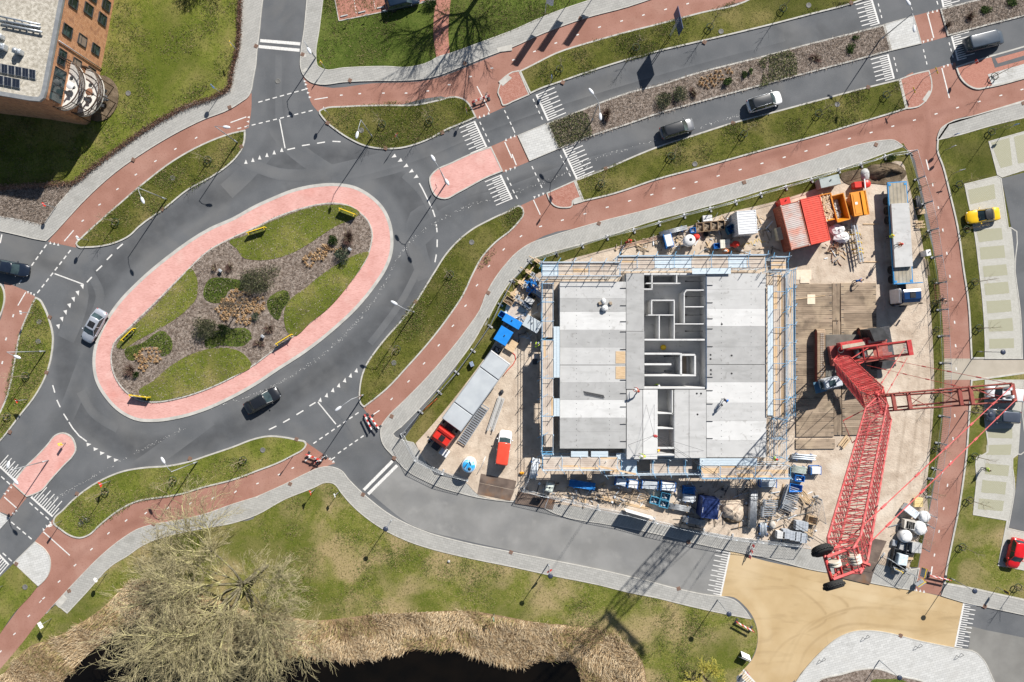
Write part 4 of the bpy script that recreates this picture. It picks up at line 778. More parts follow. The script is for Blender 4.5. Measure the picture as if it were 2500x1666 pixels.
sign(5, 233, 592, 'rect', 190, 2.6, 'white sign on the western verge near its upper tip', WB, .5)
sign(5, 197, 1185, 'give', 210, 2.4, 'red give way sign on the western verge near two saplings', RW, .7)
sign(5, 455, 1485, 'tall', 210, 1.4, 'yellow keep sign at the nose of the south-west splitter island', YB, .6)
sign(6, 740, 1160, 'round', 130, 2.4, 'red sign strapped beside the lamp at the south-east give way line', RW)
sign(10, 258, 8, 'round', 130, 2.4, 'pale blue round sign at the end of the southern verge', [M['white'], M['blue']], .6)
sign(9, 765, 180, 'give', 210, 2.6, 'red and white give way sign in the southern verge', RW, .8)
sign(9, 430, 455, 'tall', 210, 2.6, 'narrow white sign at the corner of the southern verge by the crossing', [M['white'], M['redp']], .5)
sign(9, 738, 818, 'round', 210, 2.8, 'round white sign beside the south-west pavement', [M['white'], M['blue']], .66)
sign(9, 358, 1128, 'rect', 210, 2.6, 'square white sign where the south-west pavement ends', WK, .85)
sign(9, 22, 902, 'round', 210, 2.4, 'round sign post on the grass by the west crossing', [M['white'], M['blue']])
sign(10, 408, 238, 'give', 200, 2.3, 'red and white sign at the pavement apex by the bare tree', RW, .7)
sign(10, 570, 258, 'rect', 200, 2.2, 'plain white sign at the pavement apex beside another sign', WK, .5)
sign(11, 250, 755, 'round', 300, 3.0, 'round red and white sign fixed beside the disc lamp', RW, .8)
sign(10, 1640, 1095, 'rect', 200, 2.2, 'small green sign standing at the edge of the reeds', GB_, .6)
sign(12, 1575, 912, 'tall', 190, 2.2, 'grey yellow edged sign board behind the east pavement', YB, .7)
sign(11, 1610, 1480, 'tall', 240, 1.2, 'pink edged sign at the kerb before the lower ramp', [M['redp'], M['white']], .5)
# blue information sign on two posts
def big_sign():
 b = Vector((*N(1250+970/2.8208, 412/2.8208), 0.1)); t = Vector((*N(1250+1137/2.8208, 132/2.8208, 3.0), 0))
 b = Vector((*N(1250+1085/2.8208, 255/2.8208), 0.1))
 r = thing('direction_sign', 'large blue direction sign on a lattice post in the north verge', 'road sign', b, R(13))
 mb = MB()
 for s_ in (-1, 1): mb.bar((0, s_*.16, 0), (0, s_*.16, 5.2), .05, 8)
 for k in range(14): mb.bar((0, -.16*(-1)**k, .3+k*.35), (0, .16*(-1)**k, .65+k*.35), .02, 4)
 mb.build('post', M['galv'], r)
 mb = MB(); mb.box((.1, 0, 4.4), (.05, 2.9, 2.3)); pn = mb.build('panel', mat('sign_blue', (.012, .05, .16), .45, (.016, .06, .18), 2, 2), r)
 mb = MB(); mb.bar((.13, -.2, 3.7), (.13, -.2, 5.1), .05, 4); mb.bar((.13, -.2, 4.4), (.13, .9, 4.9), .05, 4); mb.bar((.13, -.2, 4.2), (.13, -.9, 4.2), .05, 4); mb.build('arrow_symbol', M['white'], pn)
big_sign()
# ------------------------------------------------------------------ yellow chevron boards on the roundabout
def chevron(pts, label):
 (x0, y0), (x1, y1) = [N(480+a/3.409, 480+b/3.409, 1.0) for a, b in pts]
 c = Vector(((x0+x1)/2, (y0+y1)/2, .17)); d = Vector((x1-x0, y1-y0)); L = d.length
 r = thing('chevron_board', label, 'chevron board', c, math.atan2(d.y, d.x), 'chevron boards around the roundabout')
 mb = MB()
 mb.box((0, 0, 1.02), (L, .11, .08)); mb.box((0, 0, .32), (L, .035, .04))
 for s_ in (-1, 1): mb.box((s_*(L/2-.03), 0, .67), (.06, .12, .64)); mb.box((s_*L/2*.86, -.18, 1.0), (.05, .35, .04))
 mb.build('frame', M['yellow'], r)
 mb = MB(); mb.box((0, 0, .67), (L-.12, .03, .63)); pn = mb.build('panel', M['black'], r)
 mb = MB()
 for k in range(3):
  x = (k-1)*L*.27
  for f in (-1, 1): mb.add([(x-.06, f*.018, .67), (x+.12, f*.018, .67), (x-.10, f*.018, .95), (x-.28, f*.018, .95)], [(0, 1, 2, 3)]); mb.add([(x-.06, f*.018, .67), (x+.12, f*.018, .67), (x-.10, f*.018, .39), (x-.28, f*.018, .39)], [(0, 1, 2, 3)])
 mb.build('chevron_marks', M['white'], pn)
 for s_ in (-1, 1): mb = MB(); mb.bar((s_*L*.42, 0, 0), (s_*L*.42, 0, .3), .03, 6); mb.build('leg', M['galv'], r)
chevron(((1185, 98), (1322, 150)), 'yellow framed chevron board at the north-east end of the oval island')
chevron(((420, 303), (570, 255)), 'yellow framed chevron board on the upper lawn of the oval island')
chevron(((658, 1230), (790, 1148)), 'yellow framed chevron board by the south-east kerb of the oval island')
q = lambda x, y: ((x/2.8208+0-480)*3.409, (y/2.8208+555-480)*3.409)
chevron((q(835, 780), q(920, 697)), 'yellow framed chevron board at the western side of the oval island')
chevron((q(890, 1155), q(1025, 1172)), 'yellow framed chevron board overhanging the pink ring at the southern end')
# ------------------------------------------------------------------ red and white barriers, bicycles
def barrier(n, ax, ay, bx, by, label, rows=2, group=None):
 a, b = Vector(tp(n, ax, ay, .9)), Vector(tp(n, bx, by, .9)); c = (a+b)/2; d = b-a; L = d.length
 r = thing('road_barrier', label, 'barrier', (c.x, c.y, 0.02), math.atan2(d.y, d.x), group)
 for k in range(rows):
  z = .95-.45*k; mb = MB(); nseg = max(4, int(L/.35))
  for i in range(nseg): mb.box((-L/2+L*(i+.5)/nseg, 0, z), (L/nseg, .05+.004*(i % 2), .2), mi=i % 2)
  mb.build('board', [M['redp'], M['white']], r)
 for s_ in (-1, 1):
  mb = MB(); mb.bar((s_*L*.42, 0, 0), (s_*L*.42, 0, 1.1), .03, 6); mb.bar((s_*L*.42, -.4, .03), (s_*L*.42, .4, .03), .03, 6); mb.build('leg', M['galv'], r)
  mb = MB(); mb.bbox((s_*L*.42, 0, .09), (.3, .75, .12), .03); mb.build('foot', M['dark'], r)
barrier(2, 1490, 700, 1610, 655, 'red and white barrier across the northern cycle crossing')
barrier(6, 745, 1290, 795, 1395, 'red and white barrier at the mouth of the cycle path, farther from the fence')
barrier(6, 780, 1300, 845, 1390, 'red and white barrier at the cycle path mouth, nearer the fence')
barrier(10, 340, 0, 450, 45, 'red and white barrier across the southern cycle path mouth, nearer the verge')
barrier(10, 400, 60, 470, 15, 'red and white barrier crossing another at the southern cycle path mouth')
barrier(11, 1640, 720, 1675, 600, 'red and white barrier beside the ramp of the sand coloured junction')
barrier(11, 1550, 1158, 1668, 1222, 'red and white barrier standing on the grass by the junction kerb')
barrier(12, 1125, 838, 1262, 868, 'long red and white barrier across the southern end of the east cycle path')
def bicycle(name_label, loc, rz, lying=False):
 r = thing('bicycle', name_label, 'bicycle', loc, rz)
 t = (lambda p: Vector((p[0], p[2], .08+p[1]*.3))) if lying else (lambda p: Vector(p))
 for x in (-.52, .52):
  Mx = Matrix.Translation(t((x, 0, .34)))
  if not lying: Mx = Mx @ Matrix.Rotation(pi/2, 4, 'X')
  mb = MB(); mb.torus((0, 0, 0), .33, .022, 24, 6, M=Mx)
  w_ = mb.build('wheel', M['tyre'], r); mb = MB()
  for k in range(12): mb.bar(t((x, 0, .34)), t((x+.32*cos(k*pi/6), 0, .34+.32*sin(k*pi/6))), .004, 3)
  mb.build('spokes', M['galv'], w_)
 mb = MB()
 for a, b in (((-.52, 0, .34), (-.12, 0, .30)), ((-.12, 0, .30), (.36, 0, .78)), ((-.22, 0, .86), (-.12, 0, .30)), ((-.20, 0, .78), (.36, 0, .82)), ((.36, 0, .95), (.52, 0, .34)), ((-.52, 0, .34), (-.2, 0, .78))): mb.bar(t(a), t(b), .02, 6)
 mb.build('frame', M['dark'], r)
 mb = MB(); mb.tube([t((.20, -.30, 1.02)), t((.36, -.22, 1.04)), t((.38, 0, .98)), t((.36, .22, 1.04)), t((.20, .30, 1.02))], .014, 6); mb.build('handlebar', M['galv'], r)
 mb = MB(); mb.blob(t((-.24, 0, .90)), (.14, .08, .04), 8, 5); mb.build('saddle', M['black'], r)
 mb = MB(); c = t((-.12, 0, .30)); mb.box(c, (.08, .26, .03)); mb.build('pedal', M['dark'], r)
 return r
p = tp(9, 590, 478); bicycle('pale bicycle lying flat on the southern verge grass', (p[0], p[1], .11), R(32), True)
p = tp(2, 1575, 680); bicycle('dark bicycle standing against the northern red and white barrier', (p[0], p[1], .02), R(65))
# ------------------------------------------------------------------ cars
tail_m = mat('tail_lamp_red', (.35, .01, .01), .25, (.28, .01, .01), 5, 2); head_m = mat('head_lamp_glass', (.6, .63, .66), .15, (.5, .53, .56), 5, 2, spec=.7)
rim_m = mat('alloy_rim', (.42, .43, .45), .35, (.5, .51, .53), 5, 2, metal=.6)
def paint(name, c, rough=.28, metal=0.0): return mat(name, c, rough, tuple(min(1, v*1.12+.002) for v in c), 1.5, 3, metal=metal, spec=.5, coat=.6)
def car(x, y, dx, dy, label, pm, L=4.5, Wd=1.82, Ht=1.45, shape='sedan', roof=None, sky_panel=False, bonnet=None, z=0.006, cat='car', name='car', rail=False):
 c = N(x, y, .7); r = thing(name, label, cat, (c[0], c[1], z), math.atan2(-dy, dx))
 hw = Wd/2; f = L/2
 if shape == 'van': st = [(-f, .86, .45, 1.0), (-f+.06, .94, .30, 1.05), (-f+.5, 1, .26, 1.05), (0, 1, .25, 1.05), (f-1.1, 1, .25, 1.05), (f-.5, .97, .27, 1.0), (f-.15, .88, .3, .80), (f, .68, .36, .62)]
 elif shape == 'hatch': st = [(-f, .72, .42, .78), (-f+.12, .9, .32, .92), (-f+.5, .99, .26, .94), (0, 1, .25, .93), (f-1.15, 1, .25, .92), (f-.55, .96, .27, .84), (f-.16, .84, .3, .70), (f, .58, .36, .55)]
 elif shape == 'sport': st = [(-f, .70, .40, .72), (-f+.12, .9, .30, .84), (-f+.6, 1, .22, .88), (-.2, .97, .2, .82), (f-1.3, 1, .2, .78), (f-.6, .96, .22, .70), (f-.16, .80, .25, .56), (f, .50, .30, .44)]
 else: st = [(-f, .70, .42, .74), (-f+.12, .9, .32, .90), (-f+.6, .99, .26, .95), (0, 1, .25, .92), (f-1.2, 1, .25, .88), (f-.6, .96, .27, .80), (f-.16, .83, .3, .66), (f, .56, .36, .52)]
 rings = []
 for (sx, kw, zb, zt) in st:
  a = hw*kw; zm = zb+(zt-zb)*.55
  rings.append([(sx, a*.86, zb), (sx, a*.98, zb+.12), (sx, a, zm), (sx, a*.95, zt-.07), (sx, a*.80, zt), (sx, a*.35, zt+.025), (sx, -a*.35, zt+.025), (sx, -a*.80, zt), (sx, -a*.95, zt-.07), (sx, -a, zm), (sx, -a*.98, zb+.12), (sx, -a*.86, zb)])
 rings = [q[::-1] for q in rings]
 mb = MB(); mb.loft(rings, 0, True, True); mb.build('body', pm, r)
 if bonnet:
  mb = MB(); mb.add([(f-1.25, -hw*.72, .945), (f-1.25, hw*.72, .945), (f-.62, hw*.70, .87), (f-.62, -hw*.70, .87)], [(3, 2, 1, 0)]); mb.build('bonnet', bonnet, r)
 if shape == 'van': wf, rf, rr, wr = f-.95, f-1.55, -f+.12, -f+.05
 elif shape == 'hatch': wf, rf, rr, wr = f-1.05, f-1.75, -f+.55, -f+.22
 elif shape == 'sport': wf, rf, rr, wr = f-1.45, f-2.15, -f+1.35, -f+.75
 else: wf, rf, rr, wr = f-1.2, f-1.95, -f+1.25, -f+.62
 zb_ = .90 if shape != 'sport' else .80; zr = Ht-.05; bw, rw = hw*.93, hw*.76
 if shape == 'van': bw, rw = hw*.97, hw*.88; zb_ = 1.02
 P = lambda sx, a, z_: (sx, a, z_)
 B_ = [P(wf, bw*.86, zb_-.02), P(wr, bw*.86, zb_-.02), P(wr, -bw*.86, zb_-.02), P(wf, -bw*.86, zb_-.02)]
 mid = (wf*.55+wr*.45)
 gl = {'windscreen': [(wf, -bw*.80, zb_), (wf+.1, 0, zb_), (wf, bw*.80, zb_), (rf, rw*.94, zr), (rf+.06, 0, zr+.01), (rf, -rw*.94, zr)],
  'rear_window': [(wr, bw*.80, zb_), (wr-.06, 0, zb_), (wr, -bw*.80, zb_), (rr, -rw*.94, zr), (rr-.05, 0, zr+.01), (rr, rw*.94, zr)]}
 for nm, q in gl.items(): mb = MB(); mb.add(q, [(0, 1, 4, 5), (1, 2, 3, 4)], 0, True); mb.build(nm, M['glass'], r)
 for s_ in (-1, 1):
  mb = MB(); q = [(wr+.02, s_*bw, zb_-.01), (wf-.02, s_*bw, zb_-.01), (rf, s_*rw, zr-.02), (rr, s_*rw, zr-.02)]; mb.add(q, [(0, 1, 2, 3) if s_ < 0 else (3, 2, 1, 0)]); mb.build('side_window', M['glass'], r)
 mb = MB(); q = .05
 mb.loft([[(rr-.05, -rw*.96, z_) , (rr+.2, -rw, z_), (rf-.2, -rw, z_), (rf+.05, -rw*.93, z_), (rf+.10, 0, z_), (rf+.05, rw*.93, z_), (rf-.2, rw, z_), (rr+.2, rw, z_), (rr-.05, rw*.96, z_), (rr-.1, 0, z_)] for z_ in (zr-.03, zr+.015)]+[[(rr+.12, -rw*.8, zr+.05), (rr+.3, -rw*.84, zr+.05), (rf-.3, -rw*.84, zr+.05), (rf-.1, -rw*.78, zr+.05), (rf-.05, 0, zr+.055), (rf-.1, rw*.78, zr+.05), (rf-.3, rw*.84, zr+.05), (rr+.3, rw*.84, zr+.05), (rr+.12, rw*.8, zr+.05), (rr+.08, 0, zr+.055)]], 0, True, True)
 ro = mb.build('roof', roof or pm, r)
 mb = MB()
 for s_ in (-1, 1):
  mb.bar((wf, s_*bw*.88, zb_), (rf, s_*rw*.96, zr), .045, 5); mb.bar((wr, s_*bw*.88, zb_), (rr, s_*rw*.96, zr), .05, 5); mb.bar((mid, s_*bw*1.0, zb_), (mid-.05, s_*rw, zr), .04, 5)
 mb.build('pillars', pm, r)
 if sky_panel: mb = MB(); mb.box(((rf+rr)/2+.15, 0, zr+.058), ((rf-rr)*.52, rw*1.3, .012)); mb.build('sunroof', M['black'], ro)
 if rail:
  for s_ in (-1, 1): mb = MB(); mb.tube([(rr+.2, s_*rw*.9, zr+.05), (rr+.3, s_*rw*.92, zr+.1), (rf-.3, s_*rw*.92, zr+.1), (rf-.2, s_*rw*.9, zr+.05)], .02, 5); mb.build('roof_rail', M['galv'], ro)
 wx = f*.60; wrr = .33
 for sx in (-wx-.05, wx):
  for s_ in (-1, 1):
   Mx = Matrix.Translation((sx, s_*(hw-.11), wrr)) @ Matrix.Rotation(pi/2, 4, 'X')
   mb = MB(); mb.lathe(None, [(wrr-.1, -.11), (wrr-.02, -.11), (wrr, -.07), (wrr, .07), (wrr-.02, .11), (wrr-.1, .11)], 18, M=Mx); w_ = mb.build('wheel', M['tyre'], r)
   mb = MB(); mb.lathe(None, [(wrr-.1, -.115*s_*-1), (.06, -.118*s_*-1), (.03, -.125*s_*-1)], 12, M=Mx); mb.build('rim', rim_m, w_)
 for s_ in (-1, 1):
  mb = MB(); mb.blob((wf-.22, s_*(hw+.10), zb_+.05), (.09, .12, .07), 8, 5); mb.build('mirror', pm, r)
  mb = MB(); mb.blob((f-.22, s_*hw*.66, st[-2][3]-.06), (.13, .12, .05), 8, 5); mb.build('headlight', head_m, r)
  mb = MB(); mb.blob((-f+.10, s_*hw*.70, st[1][3]-.12), (.10, .16, .07), 8, 5); mb.build('taillight', tail_m, r)
 return r
car(28, 655, 170, 32, 'dark blue convertible style car entering the roundabout from the west', paint('navy_paint', (.010, .016, .030)), 4.6, 1.8, 1.4)
car(228.6, 796, -100, 178, 'silver saloon with a black sunroof circulating on the roundabout', paint('silver_paint', (.40, .43, .48), .3, .3), 4.75, 1.82, 1.42, sky_panel=True)
car(640, 978, 86, -48, 'black car circulating past the southern end of the oval island', paint('black_paint', (.012, .014, .018)), 5.0, 1.86, 1.42)
car(1654, 314, 185, -58, 'dark grey car driving away along the main road', paint('graphite_paint', (.17, .175, .185), .3, .4), 4.7, 1.84, 1.45, 'hatch', roof=paint('dark_roof', (.018, .02, .023)))
car(1867, 248, 185, -55, 'white car with black roof glass ahead on the main road', paint('white_paint_car', (.66, .66, .66)), 4.75, 1.9, 1.58, 'hatch', roof=paint('glass_roof', (.02, .024, .028)), rail=True)
car(2403, 101, 250, -62, 'black passenger van crossing the far ramp of the main road', paint('black_van_paint', (.05, .066, .088), .3), 5.3, 1.95, 1.95, 'van', cat='van', name='passenger_van')
car(2400, 527, -200, 28, 'yellow sports coupe with black roof parked on a grass paved bay', paint('yellow_car_paint', (.78, .48, .01)), 4.4, 1.84, 1.28, 'sport', roof=M['black'], z=.11)
car(2478, 1351, -42, 200, 'bright red small car parked at the southern car park bay', paint('red_car_paint', (.60, .012, .015)), 4.1, 1.76, 1.46, 'hatch', z=.11)
car(2449, 1016, -240, -22, 'slate grey car parked beside the white and orange car', paint('slate_paint', (.075, .09, .12), .3, .3), 4.5, 1.82, 1.45, 'hatch', roof=paint('slate_roof', (.085, .10, .13), .3, .3), z=.11)
wc = car(2450, 962, -240, -22, 'white and orange car parked partly beneath the crane mast', paint('white_car_two', (.68, .68, .68)), 4.8, 1.84, 1.75, 'van', z=.11)
mb = MB(); mb.bbox((-2.05, 0, 1.5), (.55, 1.6, .56), .1); mb.bbox((-2.3, 0, .8), (.28, 1.8, .75), .1); mb.build('orange_tailgate', mat('orange_tailgate', (.70, .10, .03), .4, (.74, .13, .04), 3, 2), wc)
car(1230, 1092, 14, -100, 'white works van with a bright red roof on the site entrance', paint('white_van_paint', (.70, .70, .70)), 4.5, 1.82, 1.82, 'van', roof=paint('orange_red_roof', (.72, .075, .04)), z=.117, cat='van', name='works_van')
car(982, 3, 250, -62, 'dark blue car parked on the red paved car park at the north edge', paint('deep_blue_paint', (.006, .016, .035)), 4.6, 1.85, 1.45, 'hatch', z=.12)
# ------------------------------------------------------------------ young trees with green belts
def sapling_proto(seed, h=4.9):
 rng = random.Random(seed); r = thing('young_tree', '-', 'tree')
 mb = MB(); lean = Vector((rng.uniform(-.1, .1), rng.uniform(-.1, .1), 0))
 pts = [Vector((0, 0, 0)), Vector((0, 0, h*.3))+lean*.4, Vector((0, 0, h*.6))+lean, Vector((0, 0, h))+lean*1.5]
 mb.tube(pts, [.055, .045, .03, .008], 6); mb.build('trunk', M['bark'], r)
 mb = MB()
 for k in range(13):
  t = rng.uniform(.45, .95); base = Vector((0, 0, h*t))+lean*t*1.5; a = k*2.4+rng.uniform(-.4, .4); L = (1.15-t)*rng.uniform(1.1, 1.8)
  d = Vector((cos(a), sin(a), rng.uniform(.55, 1.1))); p1 = base+d*L*.5; p2 = base+d*L+Vector((0, 0, L*.25))
  mb.tube([base, p1, p2], [.013, .009, .004], 3)
  for q in range(2):
   s = base.lerp(p2, rng.uniform(.35, .85)); b = a+rng.uniform(-1, 1); mb.bar(s, s+Vector((cos(b), sin(b), .9))*L*.35, .008, 3, r2=.003)
 mb.build('crown', mat('twig_%d' % seed, (0.30, 0.25, 0.16), .9, (.40, .34, .22), 6, 2), r)
 mb = MB(); mb.torus((0, 0, .38), .46, .05, 22, 6)
 mb.build('watering_belt', M['ring'], r)
 for k in range(3):
  a = k*2.094; mb = MB(); mb.bar((.40*cos(a), .40*sin(a), 0), (.40*cos(a), .40*sin(a), .95), .035, 6); mb.build('stake', M['woodg'], r)
 return r
protos = [None]*3
n_used = 0
def sapling(n, x, y, label, s=1.0):
 global n_used
 k = n_used % 3; n_used += 1; p = (*tp(n, x, y), .1); rz = random.uniform(0, 6.28)
 if protos[k] is None:
  protos[k] = o = sapling_proto(11+k); o.location = p; o.rotation_euler = (0, 0, rz); o['label'] = label; o['group'] = 'young bare trees with watering belts'
 else: o = dup(protos[k], p, rz, label)
 o.scale = (s, s, s*random.uniform(.92, 1.05)); o['group'] = 'young bare trees with watering belts'
rows = [('in the north-west roundabout verge, counted from the north arm', [(1, 1440, 1108), (1, 805, 1533)]),
  ('in the northern verge island, counted from the north arm', [(2, 873, 862), (2, 1197, 835)]),
  ('in the verge north of the main road, counted from the roundabout', [(3, 327, 483), (3, 850, 335), (3, 1357, 195), (4, 95, 70)]),
  ('in the verge south of the main road, counted from the roundabout', [(3, 612, 1272), (3, 1092, 1082), (3, 1590, 930), (4, 338, 790), (4, 803, 662)]),
  ('on the lawn beside the first parking bays, counted from the pavement', [(4, 1525, 915), (4, 1303, 1278)]),
  ('in the western verge, counted from the crossing', [(5, 190, 1022), (5, 62, 1300)]),
  ('in the verge east of the roundabout, counted from the main road', [(6, 1338, 325), (6, 975, 838)]),
  ('in the southern roundabout verge, counted from the crossing', [(9, 735, 252), (9, 1202, 172), (9, 1682, 35)]),
  ('in the grass strip beside the car park, counted southward', [(8, 1355, 20), (8, 1410, 380), (8, 1440, 695), (8, 1440, 1240), (12, 1410, 10), (12, 1375, 310), (12, 1325, 630), (12, 1705, 905)]),
  ('in the strip between site fence and cycle path, counted southward', [(4, 1030, 1300), (8, 1078, 60), (8, 1135, 375), (8, 1140, 520), (8, 1150, 705), (8, 1145, 1150), (8, 1140, 1525), (12, 1095, 245), (12, 1040, 565)])]
for desc, l in rows:
 for i, (n, x, y) in enumerate(l): sapling(n, x, y, f'{ORD[i+1]} young bare tree '+desc, .8 if 'fence' in desc else 1.0)
sapling(4, 1545, 535, 'young bare tree in the square cut out of the bus stop paving')
# ------------------------------------------------------------------ bare trees
def bare_tree(name, label, loc, limbs, trunk_h, trunk_r, reach, levels, seed, mats, droop=0.0, asym=None, twig=1.0, bias=(0, 0), up=.5, lean=(0, 0)):
 rng = random.Random(seed); r = thing(name, label, 'tree', loc)
 tb = MB(); top = Vector((lean[0], lean[1], trunk_h)); tb.tube([(0, 0, -.1), (lean[0]*.2, lean[1]*.2, .5), tuple(top*.6), tuple(top)], [trunk_r*1.4, trunk_r*1.05, trunk_r*.95, trunk_r*.95], 10)
 tb.build('trunk', mats[0], r)
 groups = [MB(), MB(), MB()]
 def grow(p, d, L, rad, lev):
  pts = [p.copy()]; seg = 4 if lev < 3 else 3; q = p.copy(); dd = d.copy(); rr = [rad]
  for s in range(seg):
   dd = (dd+Vector((rng.gauss(0, .22 if lev < 2 else .15), rng.gauss(0, .22 if lev < 2 else .15), rng.gauss(0, .12)-droop*(lev*.3))) ).normalized()
   q = q+dd*L/seg; q.z = max(q.z, .8); pts.append(q.copy()); rr.append(rad*(1-.62*(s+1)/seg))
  g = groups[0 if lev == 0 else 1 if lev < 3 else 2]
  g.tube(pts, [max(x, .014) for x in rr], 6 if lev == 0 else 4 if lev < 2 else 3)
  if lev >= levels: return
  kids = (9, 7, 5, 4, 4)[lev]
  for k in range(kids):
   t = rng.uniform(.25, 1.0) if k else 1.0; i = min(int(t*seg), seg-1); f = t*seg-i; s = pts[i].lerp(pts[i+1], f)
   nd = (dd if t == 1.0 else (pts[i+1]-pts[i]).normalized())
   side = Vector((rng.gauss(0, 1), rng.gauss(0, 1), rng.gauss(0, .6)+up*.4)).normalized()
   nd = (nd*.85+side*((.55, .6, .48, .42, .4)[lev])+Vector((bias[0], bias[1], 0))*.1).normalized()
   grow(s, nd, L*rng.uniform(.42, .66)*(1 if lev < 2 else twig), rad*(.5 if lev < 2 else .55)*rng.uniform(.7, 1.1), lev+1)
 for a, el, L, rad in limbs:
  grow(top.copy(), Vector((cos(a)*cos(el), sin(a)*cos(el), sin(el))), L*reach, rad, 0)
 groups[0].build('limb', mats[0], r); cr = MB()
 for i, g in ((1, groups[1]), (2, groups[2])): cr.add(g.v, g.f, i-1); cr.sm[-len(g.f):] = g.sm
 cr.build('crown', [mats[1], mats[2]], r)
 return r
wb = [mat('willow_bark', (.12, .105, .065), .9, (.19, .17, .11), 2.5, 5, bump=.5, bscale=6), mat('willow_branch', (.36, .33, .15), .85, (.54, .50, .26), 1.5, 4), mat('willow_twig', (.24, .205, .115), .85, (.47, .415, .24), 1.1, 4)]
mixin(wb[0], (.30, .29, .09), 1.2, .5, .62, .7, 4); mixin(wb[1], (.16, .13, .085), .8, .52, .66, .6, 3)
ang = lambda dx, dy: math.atan2(-dy, dx)
bare_tree('willow_tree', 'huge bare spreading willow on the pond bank', (*N(650, 1380), .05),
  [(ang(-.75, -.7), .3, 1.1, .17), (ang(-.2, -1), .55, .95, .15), (ang(-1, .15), .15, 1.2, .2), (ang(-.75, .7), .1, 1.25, .2), (ang(-.3, 1), .25, 1.2, .2), (ang(.25, 1), .1, 1.15, .16), (ang(.8, .6), .35, 1.0, .13), (ang(1, -.2), .5, .9, .12), (ang(-.5, .8), .7, 1.0, .15), (ang(-.95, -.25), .6, 1.0, .13), (ang(-.9, .45), .45, 1.1, .14), (ang(-.1, .8), .5, 1.1, .14), (ang(-.55, 1), .05, 1.3, .15), (ang(-.9, -.6), .7, 1, .13), (ang(.5, -.3), .9, .85, .1), (ang(.2, .6), .9, .9, .12), (ang(-1, 0), .5, 1.15, .14), (ang(-.6, .5), .3, 1.2, .15)],
  4.6, .30, 7.6, 4, 21, wb, droop=.10, twig=1.0, bias=(-.2, -.3), lean=(-1.3, -.9))
yb = [mat('yellow_willow_bark', (.22, .17, .10), .9, (.30, .24, .15), 3, 4), mat('yellow_willow_branch', (.42, .36, .06), .8, (.52, .45, .10), 2, 3), mat('yellow_willow_twig', (.46, .41, .06), .8, (.55, .50, .12), 2, 3)]
bare_tree('yellow_willow_tree', 'yellow twigged small willow at the bottom lawn by the junction', (*N(1712, 1640), .05),
  [(k*.9, .5+.15*(k % 3), 1, .07) for k in range(8)], 1.6, .17, 2.1, 3, 5, yb, twig=.9, lean=(.2, -.3))
db = [mat('plane_bark', (.12, .095, .07), .9, (.18, .15, .11), 3, 4), mat('plane_branch', (.11, .09, .065), .9), mat('plane_twig', (.12, .095, .07), .9)]
bare_tree('roadside_tree', 'tall bare tree at the north edge casting a branching shadow on the lawn path', (*N(1210, -72), .05),
  [(ang(.8, -.4), .7, 1, .16), (ang(-.7, -.6), .75, 1, .16), (ang(-.5, .6), .8, 1, .15), (ang(.6, .8), .8, .95, .14), (ang(0, -1), 1.2, 1.1, .16), (ang(1, .3), .6, .9, .12), (ang(-1, .1), .6, .9, .13)], 5.2, .32, 5.6, 3, 9, db, up=1.0)
p = CR(480, 480, 3.409, "385,905")[0]
bare_tree('young_island_tree', 'single young bare tree in the middle of the oval island', (*N(p[0], p[1]), .17), [(k*1.05, 1.0, 1, .035) for k in range(6)], 2.4, .06, 1.5, 2, 3, db, up=1.0)
bare_tree('lawn_tree', 'bare tree beyond the top edge shading the brick block lawn', (*N(545, -125), .05), [(k*1.0, .8, 1, .10) for k in range(6)], 3.0, .2, 2.6, 3, 4, db, up=1.0)
# two flagpoles and their banners
flag_w = mat('white_banner', (.62, .66, .74), .8, (.68, .72, .78), 2, 2)
for (bx, by), lb in (((228, 95), 'flagpole with a white banner nearest the brick path'), ((405, -5), 'flagpole with a white banner, middle of the three'), ((580, -45), 'flagpole with a white banner farthest along the pavement')):
 b = (*tp(3, bx, by), .1); r = thing('flagpole', lb, 'flagpole', b, 0, 'flagpoles on the north lawn')
 mb = MB(); mb.bar((0, 0, 0), (0, 0, 6.2), .05, 8, r2=.03); mb.build('pole', M['white'], r)
 mb = MB()
 for i in range(6):
  y0, y1 = .06+i*.16, .06+(i+1)*.16; w0, w1 = .05*sin(i*1.3), .05*sin((i+1)*1.3)
  for s_ in (-.006, .006): mb.add([(y0*.9, w0-y0*.3+s_, 2.6), (y1*.9, w1-y1*.3+s_, 2.6), (y1*.9, w1-y1*.3+s_, 6.1), (y0*.9, w0-y0*.3+s_, 6.1)], [(0, 1, 2, 3)])
 mb.build('banner', flag_w, r)
